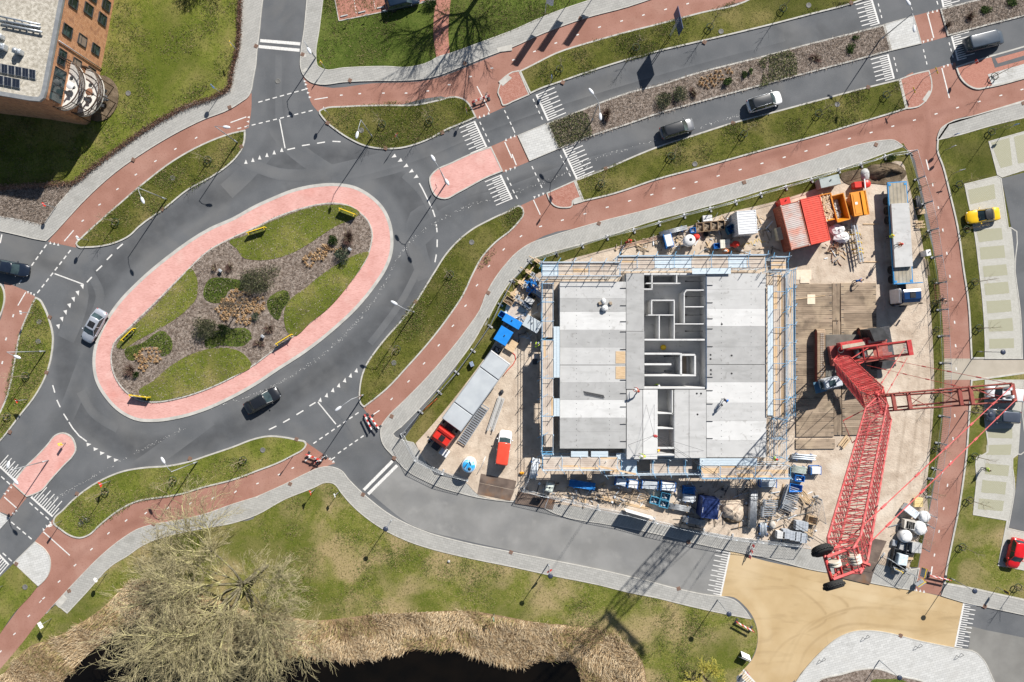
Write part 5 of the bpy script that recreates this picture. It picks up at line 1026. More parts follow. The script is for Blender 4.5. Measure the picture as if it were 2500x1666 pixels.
# ------------------------------------------------------------------ shrubs, grasses, hedge
def leafmat(n, c, c2): return mat(n, c, .85, c2, 1.2, 4)
LM = {'olive': [leafmat('olive_leaf', (.12, .135, .06), (.205, .215, .11)), leafmat('olive_twig', (.19, .165, .11), (.27, .24, .17))],
 'green': [leafmat('fresh_leaf', (.055, .10, .016), (.10, .155, .035)), leafmat('deep_leaf', (.03, .06, .012), (.06, .09, .02))],
 'red': [leafmat('red_twig', (.11, .05, .046), (.17, .085, .072)), leafmat('brown_twig', (.12, .08, .06), (.18, .13, .10))],
 'grey': [leafmat('grey_leaf', (.12, .15, .09), (.19, .225, .15)), leafmat('sage_leaf', (.06, .085, .045), (.10, .13, .075))]}
def shrub(pos, rx, ry, h, kind, label, n=900, rz=0.0, seed=1, leaf=.10, z=.17):
 rng = random.Random(seed*77+int(rx*100)); r = thing('shrub', label, 'shrub', (pos[0], pos[1], z), rz)
 mb = MB(); st = MB()
 lob = [(rng.uniform(-.55, .55), rng.uniform(-.55, .55), rng.uniform(.35, .6)) for _ in range(9)]
 for i in range(14):
  a = rng.uniform(0, 6.28); q = rng.uniform(.3, .85); st.tube([(0, 0, 0), (rx*q*.4*cos(a), ry*q*.4*sin(a), h*.5), (rx*q*cos(a), ry*q*sin(a), h*rng.uniform(.6, 1.0))], [.03, .02, .008], 4)
 for i in range(n):
  l = rng.choice(lob); u = Vector((rng.gauss(0, 1), rng.gauss(0, 1), rng.gauss(0, 1))).normalized()*(rng.random()**.4)
  p = Vector(((l[0]+u.x*l[2])*rx, (l[1]+u.y*l[2])*ry, max(.05, h*(.52+.45*u.z*1.0-.25*(l[0]**2+l[1]**2)))))
  s = leaf*rng.uniform(.5, 1.3); ax = Vector((rng.gauss(0, 1), rng.gauss(0, 1), rng.gauss(0, .7))).normalized(); b = ax.orthogonal().normalized()
  if kind == 'red': # thin upright twigs
   o_ = Vector((p.x*.35, p.y*.35, .05)); b2 = Vector((rng.uniform(-1, 1), rng.uniform(-1, 1), 0))*.012
   mb.add([o_-b2, o_+b2, p+b2*.5, p-b2*.5], [(0, 1, 2, 3)], i % 2)
  else: mb.add([p-ax*s, p+b*s*.5, p+ax*s, p-b*s*.5], [(0, 1, 2, 3)], 1 if rng.random() < .3 else 0)
 st.build('stem', M['bark'], r); mb.build('foliage', LM[kind], r)
cbp = lambda x, y: N(480+x/3.409, 480+y/3.409, .5)
shrub(cbp(565, 705), 2.9, 2.1, 2.1, 'olive', 'largest olive green bush in the middle of the oval island', 5200, R(10), 1)
p5 = tp(5, 1425, 705, .5); shrub(p5, 2.2, 1.7, 1.8, 'olive', 'second large olive bush near the southern lawn of the oval island', 3600, R(-15), 2)
p5 = tp(5, 1545, 705, .5); shrub(p5, .9, .8, 1.0, 'green', 'green bush growing against the second large olive bush', 900, 0, 31)
shrub(cbp(420, 690), .8, 1.1, 1.2, 'green', 'green bush growing against the largest olive bush', 900, 0, 32)
shrub(cbp(1145, 365), .85, .8, 1.0, 'green', 'rounded fresh green bush near the north-east chevron board', 1000, 0, 3)
shrub(cbp(1262, 345), 1.05, 1.5, 1.2, 'red', 'dark red twiggy shrub at the north-east end of the oval island', 1500, R(-20), 4)
shrub(cbp(1210, 505), 1.15, 1.3, 1.3, 'grey', 'grey green bush at the eastern lawn of the oval island', 1500, 0, 5)
shrub(cbp(490, 1003), .55, .6, .8, 'grey', 'small grey green bush among the orange grass clumps', 500, 0, 6)
shrub(cbp(600, 1105), 1.1, .9, .7, 'red', 'dark red twiggy shrub beside a floodlight near the south-east board', 900, 0, 7)
shrub(cbp(275, 595), .9, 1.1, .7, 'red', 'dark red twiggy shrub east of a floodlight on the oval island', 800, 0, 8)
shrub(cbp(145, 590), .5, .9, .7, 'red', 'narrow dark red shrub west of a floodlight on the oval island', 500, 0, 9)
shrub(cbp(510, 1225), 1.1, .7, .6, 'red', 'low dark red shrub below the south-east floodlight', 700, 0, 10)
p5 = tp(5, 895, 985, .4); shrub(p5, 1.3, 1.2, .9, 'red', 'dark red twiggy shrub at the western end of the oval island', 1500, 0, 11)
p5 = tp(5, 935, 1017, .4); shrub(p5, .5, .5, .7, 'green', 'small bright green bush at the western end of the oval island', 500, 0, 12)
for (n, x, y, rx, ry, h, k, cnt, lb) in [(3, 655, 790, 1.0, 1.1, 1.1, 'red', 1500, 'dark red twiggy shrub in the median beside the lamp'), (3, 1045, 700, 1.15, 1.3, 1.2, 'olive', 1600, 'olive bush in the median, nearer the roundabout of two'), (3, 1160, 655, 1.15, 1.25, 1.2, 'olive', 1600, 'olive bush in the median, farther from the roundabout of two'), (3, 1255, 640, .8, 1.0, .7, 'red', 800, 'brown twiggy shrub in the median beside orange grass clumps'),
        (3, 1485, 560, .62, .75, .9, 'green', 700, 'round green bush in the median beyond the orange grass'), (3, 1605, 515, .38, .6, .6, 'green', 350, 'narrow green bush in the median, first of a pair'), (3, 1642, 495, .38, .5, .6, 'green', 350, 'narrow green bush in the median, second of a pair'),
        (4, 570, 335, .8, .9, .5, 'green', 500, 'low green plant in the median before the far crossing'), (4, 330, 400, 1.2, .8, .5, 'red', 900, 'low dark twiggy shrub in the median before the far crossing'), (4, 610, 258, .6, .4, .4, 'green', 300, 'small green plant at the upper kerb of the median'),
        (4, 1400, 110, 1.2, .9, .6, 'red', 900, 'dark twiggy shrub in the median beyond the far crossing'), (4, 1510, 60, 1.0, .7, .5, 'green', 600, 'low green plant in the median beyond the far crossing'), (4, 1690, 15, 1.0, .6, .6, 'green', 600, 'green bush in the median at the frame corner'), (4, 1240, 170, .55, .5, 1.0, 'red', 500, 'small dark shrub at the tip of the far median'), (2, 1200, 25, 1.0, .7, 1.0, 'green', 1000, 'green bush at the corner of the red car park'), (4, 850, 1085, .8, .5, .7, 'green', 500, 'green weeds at the fence corner by the cycle path')]:
 shrub(tp(n, x, y, .4), rx, ry, h, k, lb, cnt, 0, int(x), z=.1)
def patch_fill(name, poly, n, size, mats, seed, z, h, kind='stuff', up=.6):
 """ground cover: many small leaves inside an outline"""
 rng = random.Random(seed); mb = MB(); xs = [p[0] for p in poly]; ys = [p[1] for p in poly]; k = 0
 while k < n:
  x, y = rng.uniform(min(xs), max(xs)), rng.uniform(min(ys), max(ys))
  if not inside((x, y), poly): continue
  k += 1; p = Vector((x, y, z+rng.random()*h)); s = size*rng.uniform(.5, 1.3)
  ax = Vector((rng.gauss(0, 1), rng.gauss(0, 1), rng.gauss(0, up))).normalized(); b = ax.orthogonal().normalized(); mb.add([p-ax*s, p+b*s*.6, p+ax*s, p-b*s*.6], [(0, 1, 2, 3)], rng.randrange(len(mats)))
 tag(mb.build(name, mats), kind=kind, label=None)
wp = lambda pts: [N(p[0], p[1]) for p in pts]
gc = [leafmat('cover_leaf', (.19, .21, .075), (.28, .29, .13)), leafmat('cover_twig', (.30, .26, .16), (.40, .35, .24)), leafmat('cover_dark', (.13, .155, .05), (.19, .21, .08))]
patch_fill('ground_cover_foliage', wp(T(3, "250,855 380,800 480,768 525,800 555,935 470,968 322,1025")), 3600, .10, gc, 3, .12, .4)
patch_fill('ground_cover_foliage', wp(T(3, "1690,420 1763,385 1763,590 1700,605") + T(4, "0,385 130,355 180,380 195,450 200,520 0,575")), 3000, .10, gc, 4, .12, .4)
gc2 = [leafmat('low_leaf', (.085, .14, .022), (.145, .20, .045)), leafmat('low_leaf_dark', (.06, .10, .02), (.10, .145, .035)), leafmat('low_dry', (.15, .14, .06), (.2, .17, .08))]
for i, g in enumerate((CB("70,850 110,690 250,680 420,740 400,780 290,770 210,880 130,885"), T(5, "862,850 980,800 1130,715 1190,790 1180,860 1120,890 1090,830 1010,825 920,920 885,910"), CB("590,870 760,790 780,850 720,940 680,1030 620,980"), CB("70,1230 90,1150 250,1110 440,1115 465,1160 400,1240 200,1240 90,1260"))):
 patch_fill('ground_cover_foliage', wp(g), 800, .10, gc2, 20+i, .2, .12)
# mulch litter: dead stalks over the planting beds
lit = [leafmat('dead_stalk', (.30, .25, .21), (.40, .34, .29)), leafmat('dead_leaf', (.11, .08, .06), (.17, .13, .10)), leafmat('dark_stalk', (.05, .04, .03), (.09, .07, .055))]
def litter(poly, n, seed, z, L=.32):
 rng = random.Random(seed); mb = MB(); xs = [p[0] for p in poly]; ys = [p[1] for p in poly]; k = 0
 while k < n:
  x, y = rng.uniform(min(xs), max(xs)), rng.uniform(min(ys), max(ys))
  if not inside((x, y), poly): continue
  k += 1; a = rng.uniform(0, 6.28); l = L*rng.uniform(.4, 1.2); d = Vector((cos(a)*l, sin(a)*l, rng.uniform(0, .22))); p = Vector((x, y, z)); b = Vector((-sin(a), cos(a), 0))*.022
  mb.add([p-b, p+b, p+d+b*.4, p+d-b*.4], [(0, 1, 2, 3)], rng.choice((0, 0, 1, 1, 2)))
 tag(mb.build('dead_stalk_litter', lit), kind='stuff')
holes = [wp(g) for g in (GA, GB, GC, GD)]
litter(inn_p, 9000, 5, .17)
litter(wp(T(3, "240,852 400,788 850,623 1250,508 1763,378 1763,585 1300,705 800,860 322,1030")), 6000, 6, .1)
litter(wp(T(4, "0,382 250,312 550,237 798,172 848,350 600,420 300,500 0,578")), 4200, 7, .1)
litter(wp(T(4, "1185,67 1400,10 1763,-78 1763,112 1500,178 1238,250")), 2600, 8, .1)
litter(wp(T(1, "0,1300 520,1268 380,1430 300,1550 0,1488")), 3200, 9, .09, .4)
# orange grass clumps
og = [leafmat('orange_blade', (.36, .20, .085), (.48, .30, .14)), leafmat('brown_blade', (.22, .115, .05), (.30, .17, .08)), leafmat('straw_blade', (.50, .36, .20), (.58, .44, .27))]
def clumps(poly, step, seed, z, s=.33):
 rng = random.Random(seed); mb = MB(); xs = [p[0] for p in poly]; ys = [p[1] for p in poly]
 y = min(ys); j = 0
 while y < max(ys):
  x = min(xs)+(step*.5 if j % 2 else 0)
  while x < max(xs):
   cx, cy = x+rng.uniform(-.22, .22)*step, y+rng.uniform(-.22, .22)*step; x += step
   if not inside((cx, cy), poly) or rng.random() < .12: continue
   q = s*rng.uniform(.6, 1.25)
   for k in range(34):
    a = rng.uniform(0, 6.28); o = Vector((cx, cy, z)); d = Vector((cos(a), sin(a), 0)); b = Vector((-sin(a), cos(a), 0))*.018; hh = q*rng.uniform(.5, 1.1)
    m1 = o+d*q*.35+Vector((0, 0, hh)); e = o+d*q*rng.uniform(.8, 1.15)+Vector((0, 0, hh*.45)); mi = rng.choice((0, 0, 1, 2))
    mb.add([o-b, o+b, m1+b, m1-b, e], [(0, 1, 2, 3), (3, 2, 4)], mi)
  y += step*.86; j += 1
 tag(mb.build('ornamental_grass', og), kind='stuff')
clumps(wp(CB("165,920 250,830 330,765 430,760 500,830 580,850 560,960 480,1000 440,1075 360,1065 300,1020 240,1045 190,990")), .52, 1, .17)
clumps(wp(CB("880,510 960,450 1050,410 1150,430 1215,390 1220,430 1130,490 1080,500 990,570 930,610")), .52, 2, .17)
clumps(wp(T(5, "925,890 1010,825 1080,815 1120,850 1110,910 1060,960 1000,995 960,985 955,920")), .5, 3, .17)
clumps(wp(T(3, "1265,560 1340,520 1440,490 1515,465 1520,500 1440,570 1380,610 1300,615")), .5, 4, .1, .28)
# floodlights on the island
for (x, y), lb in (((197, 618), 'small grey floodlight box between two dark red shrubs'), ((550, 1165), 'small grey floodlight box above a low dark red shrub'), ((1275, 440), 'small grey floodlight box beside the grey green bush')):
 c = cbp(x, y); r = thing('floodlight', lb, 'floodlight', (c[0], c[1], .17), R(-40)); mb = MB(); mb.bbox((0, 0, .42), (.5, .34, .26), .04, 0); mb.build('housing', M['pole'], r)
 mb = MB(); mb.bar((0, 0, 0), (0, 0, .3), .05, 6); mb.build('stand', M['dark'], r)
# low brown hedge along the north-west pavement
def hedge(name, label, pts, wd, h, n, seed, mats, z=.08):
 rng = random.Random(seed); line = smooth(W(pts), 6, False); r = thing(name, label, 'hedge', (0, 0, 0)); mb = MB(); st = MB()
 seg = [math.dist(a, b) for a, b in zip(line, line[1:])]; tot = sum(seg)
 for i in range(n):
  t = rng.random()*tot; k = 0
  while t > seg[k] and k < len(seg)-1: t -= seg[k]; k += 1
  a, b = Vector(line[k]), Vector(line[k+1]); p = a.lerp(b, t/seg[k] if seg[k] else 0); d = (b-a).normalized(); nn = Vector((-d.y, d.x))
  o = p+nn*rng.gauss(0, wd*.32); zz = z+h*rng.random()**.7; s = .08*rng.uniform(.6, 1.4)
  q = Vector((o.x, o.y, zz)); ax = Vector((rng.gauss(0, 1), rng.gauss(0, 1), rng.gauss(0, 1))).normalized(); bb = ax.orthogonal().normalized()
  if rng.random() < .75: mb.add([q-ax*s, q+bb*s*.6, q+ax*s, q-bb*s*.6], [(0, 1, 2, 3)], rng.randrange(len(mats)))
  else: st.bar((p.x+nn.x*rng.gauss(0, .05), p.y+nn.y*rng.gauss(0, .05), z), tuple(q), .012, 3, r2=.005)
 st.build('twigs', M['bark'], r); mb.build('foliage', mats, r)
hm = [leafmat('beech_leaf', (.33, .17, .11), (.44, .25, .17)), leafmat('beech_brown', (.19, .10, .068), (.28, .16, .115)), leafmat('beech_pale', (.42, .28, .20), (.52, .37, .28))]
hedge('low_hedge', 'thin brown beech hedge between the lawn and the curving pavement', T(1, "1660,-20 1655,100 1640,350 1602,495 1580,610 1490,668 1300,735 1100,840 900,970 700,1118 560,1230 520,1265"), .62, .5, 12000, 3, hm)
hedge('low_hedge', 'thin brown beech hedge along the mulch bed by the brick block', T(1, "-60,1302 0,1298 200,1285 400,1270 520,1262"), .62, .5, 3600, 4, hm)
# ------------------------------------------------------------------ reeds round the pond
def reeds():
 rng = random.Random(12); outer = wp(REED_OUT); pond = wp(POND); mb = MB(); rm = [leafmat('reed_straw', (.42, .30, .165), (.54, .41, .25)), leafmat('reed_pale', (.52, .41, .26), (.62, .51, .35)), leafmat('reed_brown', (.27, .175, .09), (.36, .25, .14)), leafmat('reed_green', (.24, .22, .07), (.32, .29, .11))]
 pb = wp(NP("-60,1740! 2000,1740!")); poly = outer+[N(1400, 1760), N(-80, 1760)]
 xs = [p[0] for p in poly]; ys = [p[1] for p in poly]; k = 0
 ins = ccw(pond);
 def flow(x, y):
  return 1.6*sin(x*.21+1.3*sin(y*.33))+1.2*cos(y*.47+x*.13)+.8*sin(x*.9+y*.7)
 while k < 46000:
  x, y = rng.uniform(min(xs), max(xs)), rng.uniform(max(min(ys), -50), max(ys))
  if not inside((x, y), poly) or inside((x, y), pond): continue
  k += 1; a = -pi*.5+flow(x*1.3, y*1.3)*.9+rng.gauss(0, .55); L = rng.uniform(.5, 1.25); tilt = rng.uniform(.15, .6) if rng.random() < .8 else 1.2
  d = Vector((cos(a)*cos(tilt), sin(a)*cos(tilt), sin(tilt))); p = Vector((x, y, .06)); b = Vector((-sin(a), cos(a), rng.uniform(-.3, .3))).normalized()*.02
  m1 = p+d*L*.6+Vector((0, 0, .15)); e = p+d*L+Vector((0, 0, -.1)); e.z = max(e.z, .1); h_ = flow(x*1.7+5, y*1.7)
  mi = rng.choice((0, 0, 1, 1, 2)) if h_ > -.7 else rng.choice((0, 2, 2, 3));
  mb.add([p-b, p+b, m1+b, m1-b, e], [(0, 1, 2, 3), (3, 2, 4)], mi)
 tag(mb.build('reed_bed_vegetation', rm), kind='stuff')
 slab('reed_bank', REED_OUT+NP("1420,1700! -80,1740!"), 0, .064, mat('reed_bank_soil', (.17, .115, .06), .95, (.30, .21, .12), 1.5, 6, bump=.8, bscale=6))
reeds()
# grass tufts that give the lawns their nap
def tufts(poly, n, seed, z, mats, hole=None, s=.16):
 rng = random.Random(seed); mb = MB(); xs = [p[0] for p in poly]; ys = [p[1] for p in poly]; x0, x1 = max(min(xs), -70), min(max(xs), 70); y0, y1 = max(min(ys), -47), min(max(ys), 47); k = 0; tries = 0
 cen = [(rng.uniform(x0, x1), rng.uniform(y0, y1)) for _ in range(max(40, n//60))]
 while k < n and tries < n*8:
  tries += 1; c = rng.choice(cen); x, y = c[0]+rng.gauss(0, .8), c[1]+rng.gauss(0, .8)
  if not (x0 < x < x1 and y0 < y < y1) or not inside((x, y), poly) or (hole and inside((x, y), hole)): continue
  k += 1; mi = rng.randrange(len(mats)); q = s*rng.uniform(.5, 1.2)
  for j in range(3):
   a = rng.uniform(0, 6.28); o = Vector((x+rng.gauss(0, .07), y+rng.gauss(0, .07), z)); d = Vector((cos(a)*q*.6, sin(a)*q*.6, q*rng.uniform(.5, 1))); b = Vector((-sin(a), cos(a), 0))*.035
   mb.add([o-b, o+b, o+d], [(0, 1, 2)], mi)
 tag(mb.build('grass', mats), kind='stuff')
tf = [leafmat('blade_green', (.10, .14, .018), (.16, .20, .035)), leafmat('blade_dark', (.06, .09, .012), (.10, .13, .022)), leafmat('blade_straw', (.20, .165, .07), (.27, .22, .11))]
TP = [(T(1, "1650,-60 1640,350 1600,500 1300,725 900,965 520,1268 0,1300 -300,1300 -300,900 690,520 790,100 800,-60"), 9000, .08), (T(2, "475,-80 420,450 900,458 1245,395 1560,290 1763,218") + T(3, "330,68 700,-80"), 6000, .08),
 (T(10, "0,405 200,310 480,195 590,270 750,425 1050,595 1763,780") + T(11, "600,895 1200,1035 1650,1140 1690,1220 1650,1405 1540,1540 930,1568 850,1352 620,1212 0,1132") + T(10, "1400,1072 800,1102 200,1112"), 9000, .06)]
for i, (pp, n_, z_) in enumerate(TP): tufts(wp(pp), n_, 40+i, z_, tf)
for i, pp in enumerate((T(1, "1690,895 1670,1030 1540,1170 1150,1430 960,1568") + T(5, "800,110 600,143 522,115 630,5") + T(1, "1000,1250 1400,990"), T(2, "433,765 600,732 1370,665 1520,810 1200,960 880,1030 550,900"), T(3, "85,1470 40,1415") + T(6, "1400,80 1150,430 760,940 712,1100 745,1242 1050,960 1430,470 1763,20"), T(3, "50,490 550,285 1300,85 1690,-40") + T(4, "600,22 0,180") + T(3, "1000,360 330,570 125,650"),
      T(3, "430,1242 1000,1010 1763,780") + T(4, "905,545 955,752 0,1030") + T(3, "1000,1240 490,1390"), T(5, "245,480 370,750 340,970 0,1480 0,1270 130,750"), T(9, "1700,30 1763,130 1250,275 950,325 680,500 550,578 365,465 600,230 1000,85 1420,5"))):
 tufts(wp(pp), 3500, 60+i, .10, tf)
# ------------------------------------------------------------------ the concrete building under construction
HD = 3.1; FL = 0.30
def t7(x, y, h=HD): return tp(7, x, y, h)
def cmat(n, v, d=.05):
 m = mat(n, (v, v, v*.985), .85, (min(1, v+d), min(1, v+d), (v+d)*.985), .7, 6, spec=.2); mixin(m, (v*.78, v*.78, v*.76), .5, .54, .70, .5, 6, stretch=(.6, 2.2, 1)); mixin(m, (v*1.2, v*1.2, v*1.19), .9, .56, .72, .5, 6, stretch=(.4, 2, 1)); mixin(m, (v*.6, v*.58, v*.55), 1.6, .60, .72, .55, 6, dist=.8); return m
CW, CL, CG, CD = cmat('dry_white_concrete', .57), cmat('pale_concrete', .46), cmat('grey_concrete', .36), cmat('lightened_floor_concrete', .60)  # CD: room floor, tone raised to make up for weak sky light
CS = cmat('wall_concrete', .60)
STEEL = mat('navy_edge_steel', (.05, .075, .12), .5, (.07, .10, .15), 3, 3, metal=.3)
def building():
 b = thing('unfinished_building', 'concrete building under construction with open rooms and slab panels', 'building')
 def pan(x0, y0, x1, y1, m, h=HD, th=.26, name='floor_slab'):
  a, c = t7(x0, y0, h), t7(x1, y1, h); mb = MB(); g = .012
  mb.box(((a[0]+c[0])/2, (a[1]+c[1])/2, h-th/2), (abs(c[0]-a[0])-g, abs(a[1]-c[1])-g, th)); return mb.build(name, m, b)
 for ys, ms, x0, x1 in (((375, 490, 583, 707, 828, 948), (CL, CG, CW, CG, CL), 330, 785), ((951, 1070, 1190, 1313, 1410, 1525), (CL, CG, CW, CG, CG), 330, 785),
      ((318, 428, 560, 682, 825, 945), (CL, CL, CW, CG, CG), 1340, 1750), ((948, 1068, 1210, 1335, 1468, 1586), (CG, CW, CL, CW, CL), 1340, 1750)):
  for i, m in enumerate(ms):
   s = pan(x0, ys[i], x1, ys[i+1], m)
   a, c = t7(x0, ys[i]), t7(x1, ys[i+1]); mb = MB()
   for k in range(3):  # cast-in lifting sockets
    for xx in (.25, .75): mb.lathe((a[0]+(c[0]-a[0])*xx, a[1]+(c[1]-a[1])*(.2+.3*k), HD), [(.045, 0), (.045, .008)], 8)
   mb.build('lifting_socket', M['dark'], s)
 pan(787, 318, 910, 716, CG, HD+.06, .30); pan(787, 718, 912, 1115, CG, HD+.10, .32)
 pan(790, 1119, 900, 1598, CL); pan(903, 1119, 1001, 1598, CW); pan(1121, 1119, 1219, 1590, CL); pan(1221, 1119, 1338, 1590, CL)
 pan(1001, 1515, 1119, 1528, CW, HD, .2)
 # walls, tops drawn at deck height
 def wall(x0, y0, x1, y1, th=.11, top=HD-.04, z0=FL, m=CS, name='inner_wall'):
  a, c = t7(x0, y0, top), t7(x1, y1, top); d = Vector((c[0]-a[0], c[1]-a[1])); mb = MB()
  mb.box(((a[0]+c[0])/2, (a[1]+c[1])/2, (top+z0)/2), (d.length, th, top-z0), math.atan2(d.y, d.x)); return mb.build(name, m, b)
 for q in ((925, 386, 1160, 386), (965, 330, 965, 420), (910, 426, 968, 426), (1135, 330, 1135, 381), (960, 503, 1120, 503), (963, 508, 963, 600), (938, 605, 1114, 605), (1118, 508, 1118, 770), (1015, 610, 1015, 768),
   (1187, 450, 1187, 660), (1200, 433, 1322, 433), (1192, 548, 1322, 548), (1123, 666, 1322, 666), (1192, 450, 1201, 434)): wall(*q, .13)
 for q in ((913, 775, 1330, 775), (913, 872, 1160, 872), (1165, 868, 1165, 1020), (1170, 880, 1262, 880), (1262, 884, 1262, 1016), (913, 945, 1098, 945), (913, 1021, 1268, 1021), (912, 1107, 1330, 1107)): wall(*q, .22)
 wall(907, 322, 1335, 322, .2); wall(1120, 1122, 1120, 1515, .12); wall(1105, 1122, 1105, 1290, .12); wall(1005, 1283, 1110, 1283, .14); wall(1003, 1387, 1112, 1387, .12); wall(1000, 1120, 1000, 1515, .12); wall(965, 1568, 1165, 1568, .2); wall(1166, 1520, 1166, 1590, .14); wall(966, 1520, 966, 1590, .14); wall(905, 330, 905, 1112, .15); wall(1338, 322, 1338, 1112, .15, HD-.02)
 # ground slab seen down in the rooms, with the lift shaft left open
 x0, y0 = t7(905, 1590, FL); x1, y1 = t7(1340, 318, FL); sa, sb = t7(1172, 1012, FL), t7(1203, 890, FL)
 for (ax, ay, bx, by) in ((x0, y0, sa[0], y1), (sb[0], y0, x1, y1), (sa[0], y0, sb[0], sa[1]), (sa[0], sb[1], sb[0], y1)):
  mb = MB(); mb.box(((ax+bx)/2, (ay+by)/2, FL-.09), (abs(bx-ax)-.004, abs(by-ay)-.004, .18)); mb.build('ground_slab', CD, b)
 # outer walls below the deck, two storeys with window openings
 oc = [(338, 382), (787, 382), (787, 325), (1742, 325), (1742, 1580), (790, 1580), (790, 1518), (338, 1518)]
 pts = [Vector(t7(*q)) for q in oc]
 for i, a in enumerate(pts):
  c = pts[(i+1) % len(pts)]; d = c-a; L = d.length; d.normalize(); rz = math.atan2(d.y, d.x); n = Vector((-d.y, d.x))
  for lev, (za, zb) in enumerate(((FL, HD-.27),)):
   k = max(1, int(L/3.2)); st = L/k
   for j in range(k):
    u0 = j*st; mb = MB(); hh = zb-za
    def seg(u, w_, z, h_): mb.box((*(a+d*(u0+u+w_/2)), z+h_/2), (w_-.004, .2, h_-.004), rz)
    if k > 1: seg(0, .7, za, hh); seg(st-.7, .7, za, hh); seg(.7, st-1.4, za, .85); seg(.7, st-1.4, zb-.35, .35)
    else: seg(0, st, za, hh)
    wl = mb.build('outer_wall', CS, b)
    if k > 1: mb = MB(); mb.box((*(a+d*(u0+st/2)), za+.85+(hh-1.2)/2), (st-1.42, .05, hh-1.22), rz); mb.build('window', M['glass'], wl)
  mb = MB(); mb.box((*((a+c)/2), .2), (L-.01, .30, .18), rz); mb.build('plinth', CG, b)
 # blue steel edge along the open rooms
 for q in ((1338, 318, 1338, 1112), (1212, 321, 1338, 321)):
  a, c = Vector(t7(q[0], q[1])), Vector(t7(q[2], q[3])); d = c-a; mb = MB(); mb.box((*((a+c)/2), HD+.03), (d.length, .14, .12), math.atan2(d.y, d.x)); mb.build('edge_profile', STEEL, b)
 # starter bars sticking out along the panel rows
 for i, y in enumerate((420, 540, 650, 720, 842, 1053, 1145, 1237, 1357, 1475)):
  a, c = t7(745, y), t7(786, y); z = HD+.05
  mb = MB(); mb.bar((*a, z), (*c, z), .045, 5); mb.build('starter_bar', M['dark'], b); mb = MB()
  a, c = t7(1340, y-20), t7(1382, y-20); mb.bar((*a, z), (*c, z), .045, 5); mb.build('starter_bar', M['dark'], b)
 mb = MB()
 for x, y in ((1368, 880), (1368, 908), (1370, 984), (1370, 1013), (1273, 1146), (1302, 1146), (847, 605), (1445, 668), (1513, 884), (1513, 1008), (1447, 1226), (1278, 1290)): p = t7(x, y); mb.lathe((*p, HD), [(.13, 0), (.13, .012), (.10, .02), (.09, .012)], 12)
 mb.build('floor_sleeve', M['black'], b)
 mb = MB()
 for i in range(7):
  a = t7(492+i*2, 1130+i*3); c = t7(632+i, 1158+i*3); mb.bar((*a, HD+.04+.02*i), (*c, HD+.04+.02*i), .022, 4)
 tag(mb.build('rebar', M['dark']), 'bundle of long dark steel bars lying on the deck near the lower white panel', 'steel bars')
 for k, (x0, y0, x1, y1) in enumerate(((714, 855, 780, 938), (714, 960, 780, 1045))):
  a, c = t7(x0, y0), t7(x1, y1); mb = MB(); mb.box(((a[0]+c[0])/2, (a[1]+c[1])/2, HD+.02), (abs(c[0]-a[0]), abs(c[1]-a[1]), .03))
  tag(mb.build('plywood_sheet', M['wood']), 'pale plywood sheet over a hole in the deck, ' + ('nearer the open rooms top' if k == 0 else 'nearer the long steel bars'), 'plywood')
building()
def sack(p, z, s, label, m=None, jit=.12, seed=1):
 mb = MB(); mb.blob((p[0], p[1], z+s[2]*.8), s, 10, 7, jit, rng=random.Random(seed)); return tag(mb.build('sack', m or M['white']), label, 'bag')
sack(t7(630, 510), HD, (.32, .42, .25), 'white sack on the deck above another white sack', seed=3); sack(t7(636, 560), HD, (.45, .42, .32), 'larger white crumpled sack on the grey deck panel', seed=4)
for x, lb in ((604, 'small crate beside the white sacks, nearer the scaffold'), (678, 'small crate beside the white sacks, nearer the open rooms')):
 p = t7(x, 525); mb = MB(); mb.bbox((*p, HD+.13), (.35, .42, .26), .03, .3); tag(mb.build('crate', M['woodg']), lb, 'crate')
# cable drum, cables and props in the open rooms
p = t7(1047, 828, FL+.6); r = thing('cable_drum', 'yellow cable drum in the open corridor room', 'cable drum', (*p, FL)); mb = MB()
mb.lathe((0, 0, 0), [(.14, .06), (.14, .34)], 14); mb.build('core', M['dark'], r)
for z in (0, .34): mb = MB(); mb.lathe((0, 0, 0), [(.36, z), (.36, z+.06), (.05, z+.06)], 20); mb.build('flange', M['yellow'], r)
for k, (x, y) in enumerate(((1255, 372), (1255, 478), (1255, 605), (1255, 716), (1110, 890), (1110, 992))):
 a, c = t7(x-55, y, FL+.3), t7(x+60, y, HD-.3); mb = MB(); mb.bar((*a, FL), (*c, HD-.4), .035, 6); mb.box((*a, FL+.02), (.18, .18, .03)); mb.bar((a[0], a[1], FL+.05), ((a[0]*.5+c[0]*.5), (a[1]*.5+c[1]*.5), FL+.9), .05, 6)
 tag(mb.build('wall_prop', M['dark']), ORD[k+1]+' slanting steel wall prop in the open rooms, counted from the upper scaffold', 'prop', 'wall props in the open rooms')
